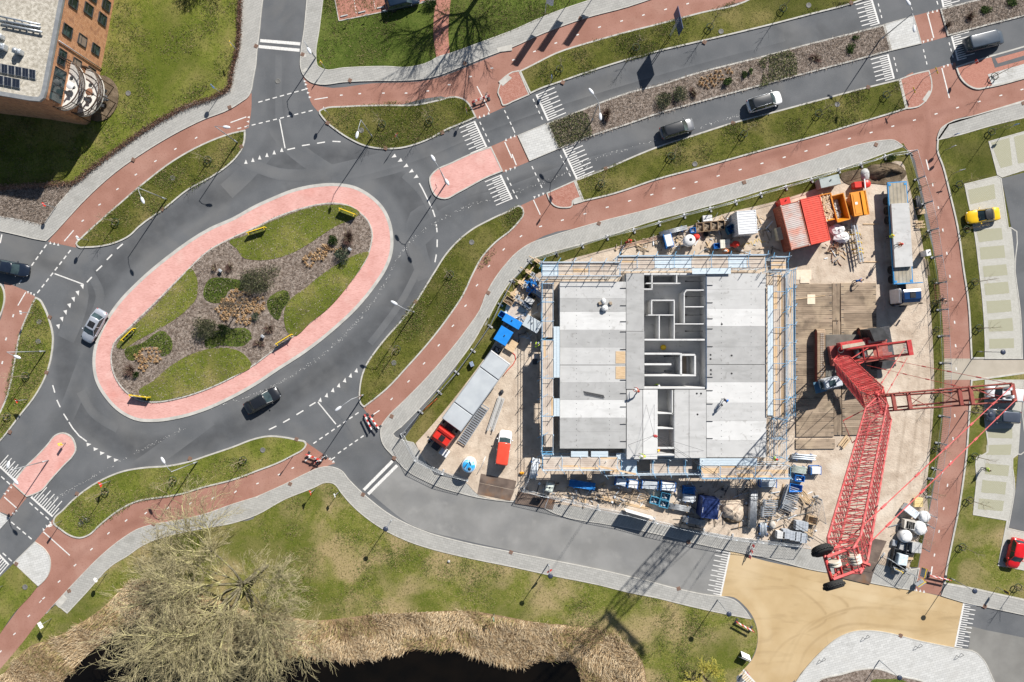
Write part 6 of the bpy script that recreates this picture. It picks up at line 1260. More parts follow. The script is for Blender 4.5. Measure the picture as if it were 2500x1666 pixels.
# ------------------------------------------------------------------ scaffolding
SB = mat('scaffold_tube', (.46, .56, .66), .4, (.62, .69, .75), 3, 3, metal=.15); SBB = mat('scaffold_blue', (.10, .33, .58), .45, (.16, .42, .66), 3, 3); ALU = mat('aluminium_deck', (.50, .59, .65), .45, (.62, .70, .75), 2, 4, metal=.15, stretch=(1, 6, 1))
BD = mat('scaffold_board', (.44, .365, .305), .9, (.58, .505, .43), 1.0, 6); BD2 = mat('new_scaffold_board', (.55, .38, .22), .85, (.66, .48, .30), 1.0, 5)
def scaffold(label, p0, p1, wd, hdeck, htop, nb, boards, inner=None, gaps=(), mixb=.12, low=None, seed=1):
 """p0-p1: ground line of the outer row in world x, y; the inner row lies wd to the side"""
 rng = random.Random(seed); a, c = Vector(p0), Vector(p1); d = c-a; L = d.length; d.normalize(); n = Vector((-d.y, d.x))*(1 if wd > 0 else -1); wd = abs(wd); st = L/nb
 r = thing('scaffold', label, 'scaffold', (0, 0, 0), 0, None); rz = math.atan2(d.y, d.x)
 P = lambda u, v, z: (*(a+d*u+n*v), z)
 for i in range(nb+1):
  for v in (0, wd):
   mb = MB(); mb.bar(P(i*st, v, .15), P(i*st, v, htop if v == 0 else htop-.3), .042, 6); mb.box(P(i*st, v, .135), (.16, .16, .03));
   for z in (1.2, hdeck, hdeck+1):
    if z < htop: mb.bar(P(i*st, v, z-.05), P(i*st, v, z+.05), .055, 6)
   mb.build('standard', SB, r)
 zs = [z for z in (.5, 1.8, hdeck-.12, hdeck+.5, hdeck+1.0) if z < htop]
 for z in zs:
  for v in (0, wd):
   if z > hdeck and v == wd and inner: continue
   mb = MB(); mb.bar(P(-.15, v, z), P(L+.15, v, z), .036, 5); mb.build('ledger', SB if z < hdeck or v else SBB if rng.random() < .5 else SB, r)
 for i in range(nb+1):
  mb = MB()
  for z in (1.8, hdeck-.07): mb.bar(P(i*st, -.1, z), P(i*st, wd+.1, z), .036, 5)
  if i < nb and i % 3 == 1: mb.bar(P(i*st, -.03, .4), P((i+1)*st, -.03, hdeck), .022, 5)
  mb.bar(P(i*st, -.02, hdeck+.98), P(i*st+.4, -.6, hdeck+.2), .03, 5); mb.bar(P(i*st-.45, wd*.5, htop-.35), P(i*st, 0, htop-.2), .026, 5); mb.bar(P(i*st, 0, hdeck+.7), P(i*st, wd, hdeck+.7), .03, 5) if i % 2 else None
  mb.build('transom', SBB, r)
 nbrd = max(3, int(wd/.235))
 for i in range(nb):
  if i in gaps: continue
  mb = MB()
  alu = boards == 'alu' or (isinstance(boards, (list, tuple)) and i in boards)
  for k in range(nbrd):
   mi = 0 if alu else (2 if rng.random() < mixb else 1)
   mb.box(P(i*st+st/2, (k+.5)*wd/nbrd, hdeck+rng.uniform(0, .012)), (st-.03, wd/nbrd-.018, .045), rz, mi)
  mb.build('deck_board', [ALU, BD, BD2], r)
  mb = MB(); mb.box(P(i*st+st/2, .03, hdeck+.12), (st-.03, .03, .16), rz, 0); mb.build('toe_board', BD, r)
 if inner:
  for u0, u1, v0, v1 in inner:
   mb = MB(); k = max(1, int((v1-v0)/.3))
   for j in range(k): mb.box(P((u0+u1)/2, v0+(j+.5)*(v1-v0)/k, hdeck+.1), (u1-u0, (v1-v0)/k-.02, .05), rz)
   mb.build('inner_platform', ALU, r)
 if low:
  for u0, u1 in low:
   mb = MB()
   for k in range(nbrd): mb.box(P((u0+u1)/2, (k+.5)*wd/nbrd, 1.88), (u1-u0, wd/nbrd-.018, .045), rz, 0)
   mb.build('low_deck', BD, r)
 return r
G = lambda x, y, h=0: N(x, y, h)
# top west run: seen y 640-678, x 1325-1520 at deck height
k1 = 3.3
scaffold('scaffold along the top wall beside the corner with stacked formwork', N(1324, 642, k1), N(1512, 642, k1), -1.75, k1, 4.75, 5, (0,), None, (), .15, seed=2)
scaffold('scaffold along the top wall facing the site containers, with a planked walkway', N(1508, 627, k1), N(1868, 624, k1), -1.55, k1, 4.9, 8, (2, 3, 6), [(9.6, 14.6, 1.6, 2.35)], (), .15, seed=3)
scaffold('scaffold along the wall facing the red truck', N(1323, 692, k1), N(1323, 1108, k1), 1.45, k1, 4.8, 9, 'wood', [(5.6, 12.2, 1.5, 2.3), (14.9, 17.2, 1.5, 2.3)], (0, 1, 2, 8), .1, [(0, 7), (18.2, 21.4)], seed=4)
scaffold('bottom scaffold nearest the small works van', N(1326, 1146, k1), N(1508, 1146, k1), 1.55, k1, 4.75, 4, 'wood', [(3.6, 5.8, 1.6, 2.35), (6.2, 8.4, 1.6, 2.35)], (), .02, seed=5)
scaffold('middle bottom scaffold with open bays above blue pallets', N(1480, 1163, k1), N(1716, 1160, k1), 1.9, 2.1, 3.9, 6, (1,), [(1.5, 5.0, 1.95, 2.8)], (2, 3, 4, 5), .1, [(6, 11.5)], seed=6)
scaffold('bottom scaffold nearest the crane, striped by boom shadow', N(1712, 1166, k1), N(1925, 1166, k1), 1.5, k1, 4.7, 5, 'wood', [(-.2, 7.2, 1.55, 2.5)], (), .35, seed=7)
scaffold('scaffold along the wall facing the timber crane mats', N(1916, 1018, k1), N(1916, 670, k1), 1.45, k1, 4.75, 8, 'wood', [(.2, 17.0, 1.55, 2.25)], (), .25, seed=8)
scaffold('low outer scaffold strip between the building and the crane mats', N(1936, 1015, 2.2), N(1936, 660, 2.2), .8, 1.9, 3.4, 8, 'wood', None, (0, 1, 2, 3, 4, 5, 6, 7), .2, seed=9)
scaffold('short scaffold bay at the building corner toward the crane boom', N(1916, 1120, 3), N(1916, 1025, 3), 1.5, 2.6, 4.4, 2, 'wood', None, (0, 1), .2, seed=10)
scaffold('square stair scaffold at the upper corner facing the red containers', N(1885, 628, 4), N(1922, 628, 4), -1.6, 3.6, 5.4, 1, 'wood', None, (), .4, seed=11)
# a spare plank and a ladder on the bottom scaffold
a, c = N(1457, 1138, 4.3), N(1552, 1158, 4.3); mb = MB(); d = Vector(c)-Vector(a); mb.box(((a[0]+c[0])/2, (a[1]+c[1])/2, 4.35), (d.length, .22, .05), math.atan2(d.y, d.x)); tag(mb.build('loose_plank', BD2), 'loose timber plank slung across the bottom scaffold rails', 'plank')
# big dark tarpaulin lying along the wall scaffold by the works van is that scaffold's own shadow; dark bin there
def bin_(n, x, y, m, label, s=(.6, .7, 1.0), rz=0):
 p = tp(n, x, y, .8); r = thing('waste_bin', label, 'bin', (*p, .115), rz); mb = MB(); mb.bbox((0, 0, s[2]/2), s, .05); mb.build('body', m, r); mb = MB(); mb.bbox((0, 0, s[2]+.03), (s[0]+.06, s[1]+.06, .08), .03); mb.build('lid', M['dark'], r)
bin_(7, 158, 925, M['blue'], 'dark blue bin in the shade of the scaffold facing the red truck')
# ------------------------------------------------------------------ site fence: panels on feet
def fences():
 nodes_N = CR(1680, 400, 4.9, "265,550 570,465 870,375 1170,290 1475,200")
 west = CR(1320, 470, 6.272, "2200,365 1815,480 1430,590 1020,695 640,820 245,945")[::-1]
 NW = CR(1180, 580, 5.6, "640,335 400,600 235,920 95,1215") ; W1 = CR(960, 840, 3.92, "765,65 610,275 445,465 265,650 95,855")
 north = [(a, b) for a, b, c in west]+[(a, b) for a, b, c in nodes_N]+[(2048, 418), (2102, 404), (2160, 385), (2218, 376)]
 wst = [north[0]]+[(a, b) for a, b, c in NW]+[(a, b) for a, b, c in W1]
 south1 = [wst[-1], (1017, 1120), (1082, 1152), (1144, 1168)]
 south2 = [(a, b) for a, b, c in CR(1260, 1080, 6.272, "100,712 480,800 870,890 1250,990 1680,1070 2110,1185")]+[(a, b) for a, b, c in CR(1600, 1080, 5.226, "610,1130 980,1200 1310,1235 1600,1265 1900,1290")]
 east = [north[-1]]+[(a, b) for a, b, c in T(4, "1020,1238 1070,1406")]+[(a, b) for a, b, c in T(8, "1110,25 1135,208 1165,385 1175,570 1185,750 1195,935 1195,1115 1190,1300 1165,1485")]+[(a, b) for a, b, c in T(12, "1140,95 1115,165 1100,290 1100,410 1085,480 1050,640")]
 inner = [(1968, 1306), (1990, 1212), (2000, 1270)]
 gate = [(2154, 1355), (2210, 1393), (2225, 1400)]
 left = [(1277, 1193), (1290, 1165), (1302, 1120)]
 proto = None; foot = None; cnt = 0
 def wire(L=1.0):
  mb = MB();
  for k in range(16): x = -.5+k/15; mb.bar((x, 0, .2), (x, 0, 1.95), .006, 3)
  for z in (.55, .9, 1.25, 1.6): mb.bar((-.5, 0, z), (.5, 0, z), .006, 3)
  return mb
 for run, lb in ((north, 'along the northern pavement, from the formwork corner'), (wst, 'along the curving pavement, from the formwork corner'), (south1, 'by the red truck front, counted from the pavement'), (south2, 'along the south street, counted from the works van'), (east, 'along the east cycle path, counted southward'), (gate, 'beside the steel road plates, counted from the crane'), (left, 'by the works van, counted from the street'), (inner, 'at the crane entrance, counted from the street')):
  for i, (a, b) in enumerate(zip(run, run[1:])):
   pa, pb = Vector(N(*a)), Vector(N(*b)); d = pb-pa; L = d.length; loc = ((pa.x+pb.x)/2, (pa.y+pb.y)/2, .1); rz = math.atan2(d.y, d.x); o_ = (ORD[i+1] if i < 20 else 'last')
   if proto is None:
    proto = thing('mesh_fence', '-', 'fence', loc, rz, 'temporary site fence panels'); mb = MB()
    for s_ in (-.49, .49): mb.bar((s_, 0, .05), (s_, 0, 2.0), .021, 6)
    for z in (.2, 1.98): mb.bar((-.49, 0, z), (.49, 0, z), .021, 6)
    mb.build('frame', M['galv'], proto); wire().build('mesh', M['galv'], proto); o = proto
   else: o = dup(proto, loc, rz)
   o.scale = (L, 1, 1); o['label'] = o_+' temporary mesh fence panel '+lb; cnt += 1
   if foot is None:
    mb = MB(); mb.bbox((0, 0, .075), (.24, .78, .15), .03)
    for y in (-.2, -.08, .08, .2): mb.lathe((0, y, .15), [(.04, 0), (.04, .012)], 8, 1)
    foot = mb.build('ballast_block', [mat('fence_foot_concrete', (.36, .365, .37), .85, (.46, .465, .47), 4, 4), M['dark']]); f = foot
   else: f = bpy.data.objects.new('ballast_block', foot.data); col.objects.link(f)
   f.location = (pa.x, pa.y, .1); f.rotation_euler = (0, 0, rz); tag(f, o_+' concrete fence block '+lb, 'fence foot', 'concrete feet of the site fence')
fences()
# boards on the south fence
def fence_board(ax, ay, bx, by, label, m, h=1.9, z=.3):
 a, b = Vector(N(ax, ay, 1.5)), Vector(N(bx, by, 1.5)); d = b-a; mb = MB(); mb.box(((a.x+b.x)/2, (a.y+b.y)/2, z+h/2+.1), (d.length, .04, h), math.atan2(d.y, d.x)); tag(mb.build('fence_banner', m), label, 'banner')
fence_board(1526, 1246, 1596, 1266, 'white banner hung on the south site fence', M['white'])
fence_board(1650, 1283, 1716, 1295, 'dark banner on the south fence beside a pipe bundle', M['dark'], 1.6)
fence_board(1314, 1203, 1336, 1208, 'small dark notice on the fence near a water tank', M['dark'], .8, .9)
# ------------------------------------------------------------------ timber crane mats
def mats_():
 mw = [mat('crane_mat_timber_%d' % i, c, .9, tuple(v*1.5 for v in c), .9, 7, stretch=(.5, 3, 1)) for i, c in enumerate(((.22, .168, .12), (.26, .20, .145), (.185, .14, .10)))]
 for m in mw: mixin(m, (.42, .33, .23), .4, .50, .66, .8, 6, dist=.7); mixin(m, (.09, .07, .05), .6, .56, .7, .6, 5)
 protos_ = {}
 def mat_obj(x0, y0, x1, y1, k, label):
  a, c = tp(8, x0, y0), tp(8, x1, y1); w_, h_ = abs(c[0]-a[0]), abs(c[1]-a[1]); key = (k % 3, round(w_, 1), round(h_, 1))
  if key not in protos_:
   mb = MB(); L, wd = (w_, h_) if w_ > h_ else (h_, w_)
   for j in range(4): mb.box((0, (j-1.5)*wd/4, .09+.004*((j*7+k) % 3)), (L-.03, wd/4-.014, .17))
   for sx in (-1, 1): mb.box((sx*(L/2-.22), 0, .185), (.34, .07, .03), mi=1)
   protos_[key] = mb.build('crane_mat', [mw[k % 3], M['dark']]); o = protos_[key]
  else: o = bpy.data.objects.new('crane_mat', protos_[key].data); col.objects.link(o)
  o.location = ((a[0]+c[0])/2, (a[1]+c[1])/2, .115); o.rotation_euler = (0, 0, R(random.uniform(-.4, .4))+(0 if w_ > h_ else pi/2)); tag(o, label, 'crane mat', 'timber crane mats')
 n = 20
 for i in range(n): mat_obj(177+i*.6, 392+i*52.5, 434+i*.8, 392+(i+1)*52.5-1, i, 'timber crane mat in the row nearest the building, '+ORD[i+1]+' from the flatbed truck')
 for i in range(n): mat_obj(494+i*.6, 386+i*52.2, 738+i*.6, 386+(i+1)*52.2-1, i+1, 'timber crane mat in the row farthest from the building, '+ORD[i+1]+' from the flatbed truck') if i < 20 else None
 for i in range(4): mat_obj(437+i*4, 388+i*262, 488+i*4, 388+(i+1)*262-6, i+2, 'timber crane mat laid lengthwise in the middle strip, '+ORD[i+1]+' from the flatbed truck')
 mat_obj(186, 1458, 455, 1525, 1, 'single timber crane mat lying apart near the site entrance')
mats_()
def plates():
 pm = mat('rusty_steel_plate', (.115, .085, .07), .7, (.20, .15, .12), .8, 6, metal=.25); mixin(pm, (.24, .12, .055), .5, .54, .68, .7, 5)
 def pl(pts, lb): p = wp(pts); mb = MB(); mb.prism(p, .10, .145); tag(mb.build('steel_plate', pm), lb, 'steel plate')
 pl(CR(1960, 1280, 5.8825, "660,130! 1200,240! 1125,395! 640,300!"), 'brown steel road plate under the jib tip, farthest from the sand coloured junction')
 pl(CR(1960, 1280, 5.8825, "640,305! 1123,400! 1065,548! 560,430!"), 'rust stained steel road plate beneath the jib tip, second from the junction')
 pl(CR(1960, 1280, 5.8825, "560,436! 1062,553! 1005,700! 500,585!"), 'steel road plate below the jib sheaves, third along the entrance')
 pl(CR(1960, 1280, 5.8825, "500,592! 1002,705! 960,865! 440,745!"), 'dark steel road plate lapping the sand coloured junction')
 pl(CR(960, 840, 3.92, "840,1240! 1180,1310! 1160,1395! 825,1325!"), 'dark dirty steel plate at the works van entrance, nearer the van')
 pl(CR(960, 840, 3.92, "825,1330! 1160,1400! 1120,1500! 805,1435!"), 'tan dirty steel plate at the works van entrance, nearer the street')
 pl(T(11, "40,255! 300,300! 280,378! 20,335!"), 'rusty orange steel plate beside the south fence')
plates()
# ------------------------------------------------------------------ containers and skips
def corr(name, m, c, L, wd, h, rz, label, cat, z=.115, m2=None, ribs=None, white=False):
 r = thing(name, label, cat, (*c, z), rz); n = ribs or int(L/.3); rs = MB(); t_ = .035
 # corrugated walls and roof
 prof = []
 for i in range(n):
  x0 = -L/2+L*i/n; q = L/n; prof += [(x0, 0), (x0+q*.25, 0), (x0+q*.4, 1), (x0+q*.75, 1), (x0+q*.9, 0)]
 prof.append((L/2, 0))
 for s_ in (-1, 1):
  vs = [];
  for x, k in prof: vs += [(x, s_*(wd/2-t_*k), .12), (x, s_*(wd/2-t_*k), h-.06)]
  rs.add(vs, [(2*i, 2*i+2, 2*i+3, 2*i+1) if s_ < 0 else (2*i+1, 2*i+3, 2*i+2, 2*i) for i in range(len(prof)-1)])
 for s_ in (-1, 1): rs.box((s_*(L/2-.02), 0, h/2), (.03, wd-.08, h-.2))
 rs.build('wall', m, r); mb = MB(); vs = []
 for x, k in prof: vs += [(x, -wd/2+.06, h-t_*k), (x, wd/2-.06, h-t_*k)]
 mb.add(vs, [(2*i, 2*i+2, 2*i+3, 2*i+1) for i in range(len(prof)-1)]); mb.build('roof', m2 or m, r)
 mb = MB()
 for s_ in (-1, 1):
  for z_ in (.07, h-.045): mb.box((0, s_*(wd/2-.04), z_), (L-.1, .1, .12)); mb.box((s_*(L/2-.04), 0, z_), (.1, wd-.1, .12))
  for q in (-1, 1): mb.box((s_*(L/2-.05), q*(wd/2-.05), h/2), (.13, .13, h-.02))
 mb.build('frame', m, r)
 for s_ in (-1, 1):
  for q in (-1, 1): mb = MB(); mb.box((s_*(L/2-.08), q*(wd/2-.08), h-.01), (.2, .18, .1)); mb.build('corner_casting', m2 or m, r)
 d = MB()
 for q in (-1, 1):
  d.box((L/2+.012, q*wd*.23, h/2), (.03, wd*.44, h-.35)); d.bar((L/2+.05, q*.3, .25), (L/2+.05, q*.3, h-.3), .02, 6); d.bar((L/2+.05, q*.75, .25), (L/2+.05, q*.75, h-.3), .02, 6)
 d.build('door', m, r)
 return r
CC = lambda x, y, h: N(1680+x/4.9, 400+y/4.9, h)
rm = mat('red_container', (.62, .065, .04), .5, (.70, .085, .055), 2, 3); bm_ = mat('brown_container', (.27, .075, .045), .65, (.34, .10, .06), 1.5, 5); gm = mat('faded_container_roof', (.42, .36, .33), .75, (.55, .27, .21), 1.1, 6, stretch=(1, .5, 1))
mixin(gm, (.50, .47, .45), .6, .45, .6, .8, 4)
wm = mat('white_container', (.70, .71, .72), .5, (.62, .63, .645), 2, 3)
ra = ang(178, -1000+1530-990)  # not used
def cont_from(pts, h, name, m, label, ribs, m2=None, z=.115, door_flip=False):
 q = [Vector(CC(x, y, h)) for x, y in pts]; u = ((q[3]-q[0])+(q[2]-q[1]))/2; v = ((q[1]-q[0])+(q[2]-q[3]))/2; c = sum(q, Vector((0, 0)))/4
 return corr(name, m, c, u.length, v.length, h-z, math.atan2(u.y, u.x)+(pi if door_flip else 0), label, 'container', z, m2, ribs)
rr_ = cont_from([(1345, 425), (1575, 375), (1705, 910), (1475, 970)], 2.75, 'shipping_container', rm, 'bright red shipping container with ribbed roof beside the skips', 22)
b_ = cont_from([(1100, 500), (1330, 445), (1460, 970), (1240, 1035)], 2.7, 'shipping_container', bm_, 'brown shipping container with a faded rusty roof', 24, gm)
w_ = cont_from([(582, 567), (810, 555), (832, 830), (605, 842)], 2.65, 'site_container', wm, 'white ribbed site container near the northern fence', 9)
# worn lettering marks along the brown wall: short pale strokes
def letters(root, L, wd, h):
 txt = bpy.data.curves.new('lettering', 'FONT'); txt.body = 'CONTAINERS'; txt.size = .62; txt.extrude = .006; txt.align_x = 'CENTER'; txt.align_y = 'CENTER'
 o = bpy.data.objects.new('lettering', txt); col.objects.link(o); dg = bpy.context.evaluated_depsgraph_get(); me = bpy.data.meshes.new_from_object(o.evaluated_get(dg)); bpy.data.objects.remove(o)
 me.materials.clear(); me.materials.append(M['white']); o = bpy.data.objects.new('lettering', me); col.objects.link(o); o.parent = root
 return o
lt = letters(b_, 6, 2.4, 2.7); lt.location = (.35, -1.14, 1.75); lt.rotation_euler = (pi/2, 0, 0)
mb = MB(); mb.box((-1.9, -1.155, 1.75), (.5, .012, .7)); mb.box((-2.6, -1.155, 1.75), (.12, .012, .5)); mb.build('emblem', M['white'], b_)
# blue container by the south fence
q = [Vector(N(1600+x/5.226, 1080+y/5.226, 2.5)) for x, y in ((612, 718), (825, 745), (805, 978), (570, 962))]; c = sum(q, Vector((0, 0)))/4
r = corr('site_container', mat('navy_container', (.018, .035, .13), .5, (.026, .05, .17), 2, 3), c, (q[1]-q[0]).length, (q[0]-q[3]).length, 2.4, math.atan2((q[1]-q[0]).y, (q[1]-q[0]).x), 'small dark blue container near the south fence', 'container', .115, None, 14)
mb = MB(); mb.box((-1.0, -.25, 2.405), (.1, .7, .01)); mb.box((1.0, .3, 2.405), (.1, .7, .01)); mb.build('marking', M['white'], r)
om = mat('orange_skip_paint', (.66, .25, .015), .5, (.58, .21, .012), 1.2, 4)
def skip(quad, h, label, fill=None, lidded=False):
 q = [Vector(N(1880+x/6.535, 420+y/6.535, h)) for x, y in quad]; u = ((q[3]-q[0])+(q[2]-q[1]))/2; v = ((q[1]-q[0])+(q[2]-q[3]))/2; c = sum(q, Vector((0, 0)))/4; L, wd = u.length, v.length
 r = thing('skip', label, 'skip', (*c, .115), math.atan2(u.y, u.x)); H_ = h-.115
 def ring(i, z, e): return [(-(L/2-i-e), -(wd/2-i), z), (L/2-i-e, -(wd/2-i), z), (L/2-i-e, wd/2-i, z), (-(L/2-i-e), wd/2-i, z)]
 mb = MB(); mb.loft([ring(.12, .12, .55), ring(0, H_, 0), ring(.07, H_, .02), ring(.17, .2, .52)], 0); mb.build('body', om, r)
 mb = MB()
 for s_ in (-1, 1): mb.box((0, s_*(wd/2+.02), H_-.04), (L, .09, .1)); mb.box((s_*(L/2-.02), 0, H_-.04), (.09, wd-.1, .1))
 for s_ in (-1, 1):
  for x in (-.5, 0, .5): mb.box((x*L*.6, s_*(wd/2-.01), H_*.55), (.07, .1, H_*.7))
 mb.build('rim', om, r)
 for s_ in (-1, 1): mb = MB(); mb.box((0, s_*(wd/2-.35), .06), (L*.7, .16, .12)); mb.build('skid', M['dark'], r)
 if lidded:
  mb = MB(); mb.box((0, -wd*.20, H_+.10), (L-.1, wd*.60, .06), rx=R(-4)); mb.box((0, wd*.31, H_+.02), (L-.1, wd*.42, .06), rx=R(-24)); mb.box((0, -wd*.2, H_+.15), (L*.82, wd*.36, .04), rx=R(-4)); mb.build('lid', om, r)
  mb = MB(); mb.box((-.1, -wd*.24, H_+.185), (.34, .34, .01), rx=R(-4)); mb.build('label_plate', M['white'], r)
 elif fill:
  rng = random.Random(5)
  if fill == 'wood':
   mb = MB()
   for k in range(150): a = rng.gauss(.2, .7); l_ = rng.uniform(.5, 1.3); p = Vector((rng.uniform(-L*.40, L*.40), rng.uniform(-wd*.36, wd*.36), H_*.72+rng.uniform(0, .3))); mb.box(p, (l_, .09, .03), a, rng.randrange(2), rng.uniform(-.25, .25))
   tag(mb.build('wood_scrap', [M['wood'], mat('pale_scrap', (.62, .50, .36), .85, (.72, .60, .45), 3, 3)]), 'broken pale wood scrap heaped in the skip beside the red container', 'scrap wood', kind='stuff')
   o = bpy.data.objects['wood_scrap']; o.location = (*c, .115); o.rotation_euler = (0, 0, math.atan2(u.y, u.x))
  else:
   mb = MB()
   for k in range(220):
    s = rng.uniform(.05, .17); mb.blob((rng.uniform(-L*.38, L*.36), rng.uniform(-wd*.34, wd*.2), H_*.3+rng.uniform(0, .12)), (s, s*.8, s*.6), 5, 3, .3, rng.randrange(2), 0, rng)
   tag(mb.build('rubble', [cmat('rubble_a', .40), cmat('rubble_b', .58)]), kind='stuff'); o = bpy.data.objects['rubble']; o.location = (*c, .115); o.rotation_euler = (0, 0, math.atan2(u.y, u.x))
 return r
skip([(790, 350), (975, 350), (1055, 755), (880, 785)], 1.35, 'orange skip heaped with wood scrap beside the red container', 'wood')
skip([(975, 375), (1165, 345), (1285, 755), (1080, 805)], 1.5, 'open orange skip with grey rubble, middle of three', 'rubble')
skip([(1275, 340), (1520, 290), (1585, 680), (1340, 715)], 1.7, 'closed orange skip with a lid and white label', None, True)
# ------------------------------------------------------------------ trucks
def wheel(mb_parent, x, y, rr=.52, wd=.3):
 Mx = Matrix.Translation((x, y, rr)) @ Matrix.Rotation(pi/2, 4, 'X'); mb = MB(); mb.lathe(None, [(rr-.2, -wd/2), (rr-.03, -wd/2), (rr, -wd/2+.06), (rr, wd/2-.06), (rr-.03, wd/2), (rr-.2, wd/2)], 20, M=Mx); w_ = mb.build('wheel', M['tyre'], mb_parent)
 mb = MB(); mb.lathe(None, [(rr-.2, -wd/2+.02), (.12, -.05), (.12, .05), (rr-.2, wd/2-.02)], 14, M=Mx); mb.build('rim', M['galv'], w_)
def cab(r, x0, L, wd, z0, z1, m, roofm, deflector=True):
 """tilted-edge lorry cab, front at x0+L"""
 f = x0+L; mb = MB()
 def ring(x, i, zb, zt): return [(x, -wd/2+i+.1, zb), (x, -wd/2+i, zb+.3), (x, -wd/2+i, zt-.45), (x, -wd/2+i+.16, zt), (x, wd/2-i-.16, zt), (x, wd/2-i, zt-.45), (x, wd/2-i, zb+.3), (x, wd/2-i-.1, zb)]
 mb.loft([ring(x0, 0, z0, z1-.12), ring(x0+.3, 0, z0, z1), ring(f-.75, 0, z0, z1-.02), ring(f-.32, .03, z0, z1-.35), ring(f-.06, .05, z0, z0+1.3), ring(f, .12, z0, z0+.9)], 0, True, False); mb.build('cab', m, r)
 mb = MB(); mb.add([(f-.30, -wd/2+.22, z1-.40), (f-.30, wd/2-.22, z1-.40), (f-.03, wd/2-.16, z0+1.30), (f-.03, -wd/2+.16, z0+1.30)], [(0, 3, 2, 1)]); mb.build('windscreen', M['glass'], r)
 mb = MB(); mb.box((f-1.25, 0, z1+.02), (.75, .7, .05)); mb.build('roof_hatch', M['black'], r)
 for s_ in (-1, 1):
  mb = MB(); mb.bar((f-.35, s_*wd/2, z0+1.9), (f-.1, s_*(wd/2+.28), z0+1.9), .025, 6); mb.bbox((f-.12, s_*(wd/2+.30), z0+1.55), (.14, .22, .7), .03); mb.build('mirror', M['black'], r)
  mb = MB(); mb.bbox((f-.02, s_*wd*.36, z0+.35), (.1, .42, .2), .02); mb.build('headlight', head_m, r)
 mb = MB(); mb.bbox((f-.1, 0, z0-.05), (.3, wd, .35), .05); mb.build('bumper', M['dark'], r)
def trailer_truck():
 # concrete element lorry with a grey covered body, red tractor
 f = [N(960+x/3.92, 840+y/3.92, 3.2) for x, y in ((1028, 130), (555, 780))]; a, b = Vector(f[0]), Vector(f[1]); d = (b-a); L = d.length; rz = math.atan2(d.y, d.x)
 r = thing('covered_lorry', 'red cab lorry with a long pale grey covered body', 'lorry', (*a, .115), rz)
 wd = 2.95; gm_ = mat('lorry_cover', (.40, .43, .455), .6, (.47, .50, .52), .6, 5); z0, z1 = .95, 3.15
 mb = MB(); mb.box((L/2, 0, 1.05), (L, wd-.35, .22)); mb.build('chassis', M['dark'], r)
 s = [0, L*.235, L*.755, L]
 for i in range(3):
  x0, x1 = s[i]+.05, s[i+1]-.05; mb = MB(); mb.bbox(((x0+x1)/2, 0, (1.2+z1)/2), (x1-x0, wd, z1-1.2), .06); mb.build('body_section', gm_, r)
 mb = MB(); mb.box((.0, 0, 3.12), (.16, wd+.1, .12)); mb.build('rear_bow', M['white'], r)
 for i in (1, 2): mb = MB(); mb.box((s[i], 0, 2.1), (.09, wd-.05, 2.0)); mb.build('gap_frame', M['dark'], r)
 for s_ in (-1, 1): mb = MB(); mb.box((L/2, s_*(wd/2+.03), 3.1), (L, .07, .09)); mb.build('side_rail', M['galv'], r)
 for x in (1.6, 2.9, 4.2, L+.3, L+3.6):
  for s_ in (-1, 1): wheel(r, x, s_*1.08)
 mb = MB(); mb.box((L+1.9, 0, .95), (4.6, 1.1, .28)); mb.build('tractor_frame', M['dark'], r)
 rm_ = mat('lorry_red', (.60, .028, .018), .35, (.66, .035, .022), 2, 3, coat=.4)
 cab(r, L+1.0, 2.25, 2.5, .75, 3.35, rm_, rm_)
 mb = MB(); mb.box((L+1.2, 0, 3.46), (.35, 2.2, .2), ry=R(20)); mb.build('roof_spoiler', rm_, r)
 # front hazard boards and loading frame
 for s_ in (-1, 1):
  mb = MB()
  for k in range(6): mb.box((L+3.5+.02*k, s_*.95+(k-2.5)*.1, 1.0), (.03, .098, .5), mi=k % 2)
  mb.build('hazard_board', [M['blue'], M['white']], r)
 mb = MB(); mb.bbox((L+3.7, 1.35, 1.1), (.9, 1.2, 1.2), .05); mb.build('generator_box', M['white'], r)
trailer_truck()
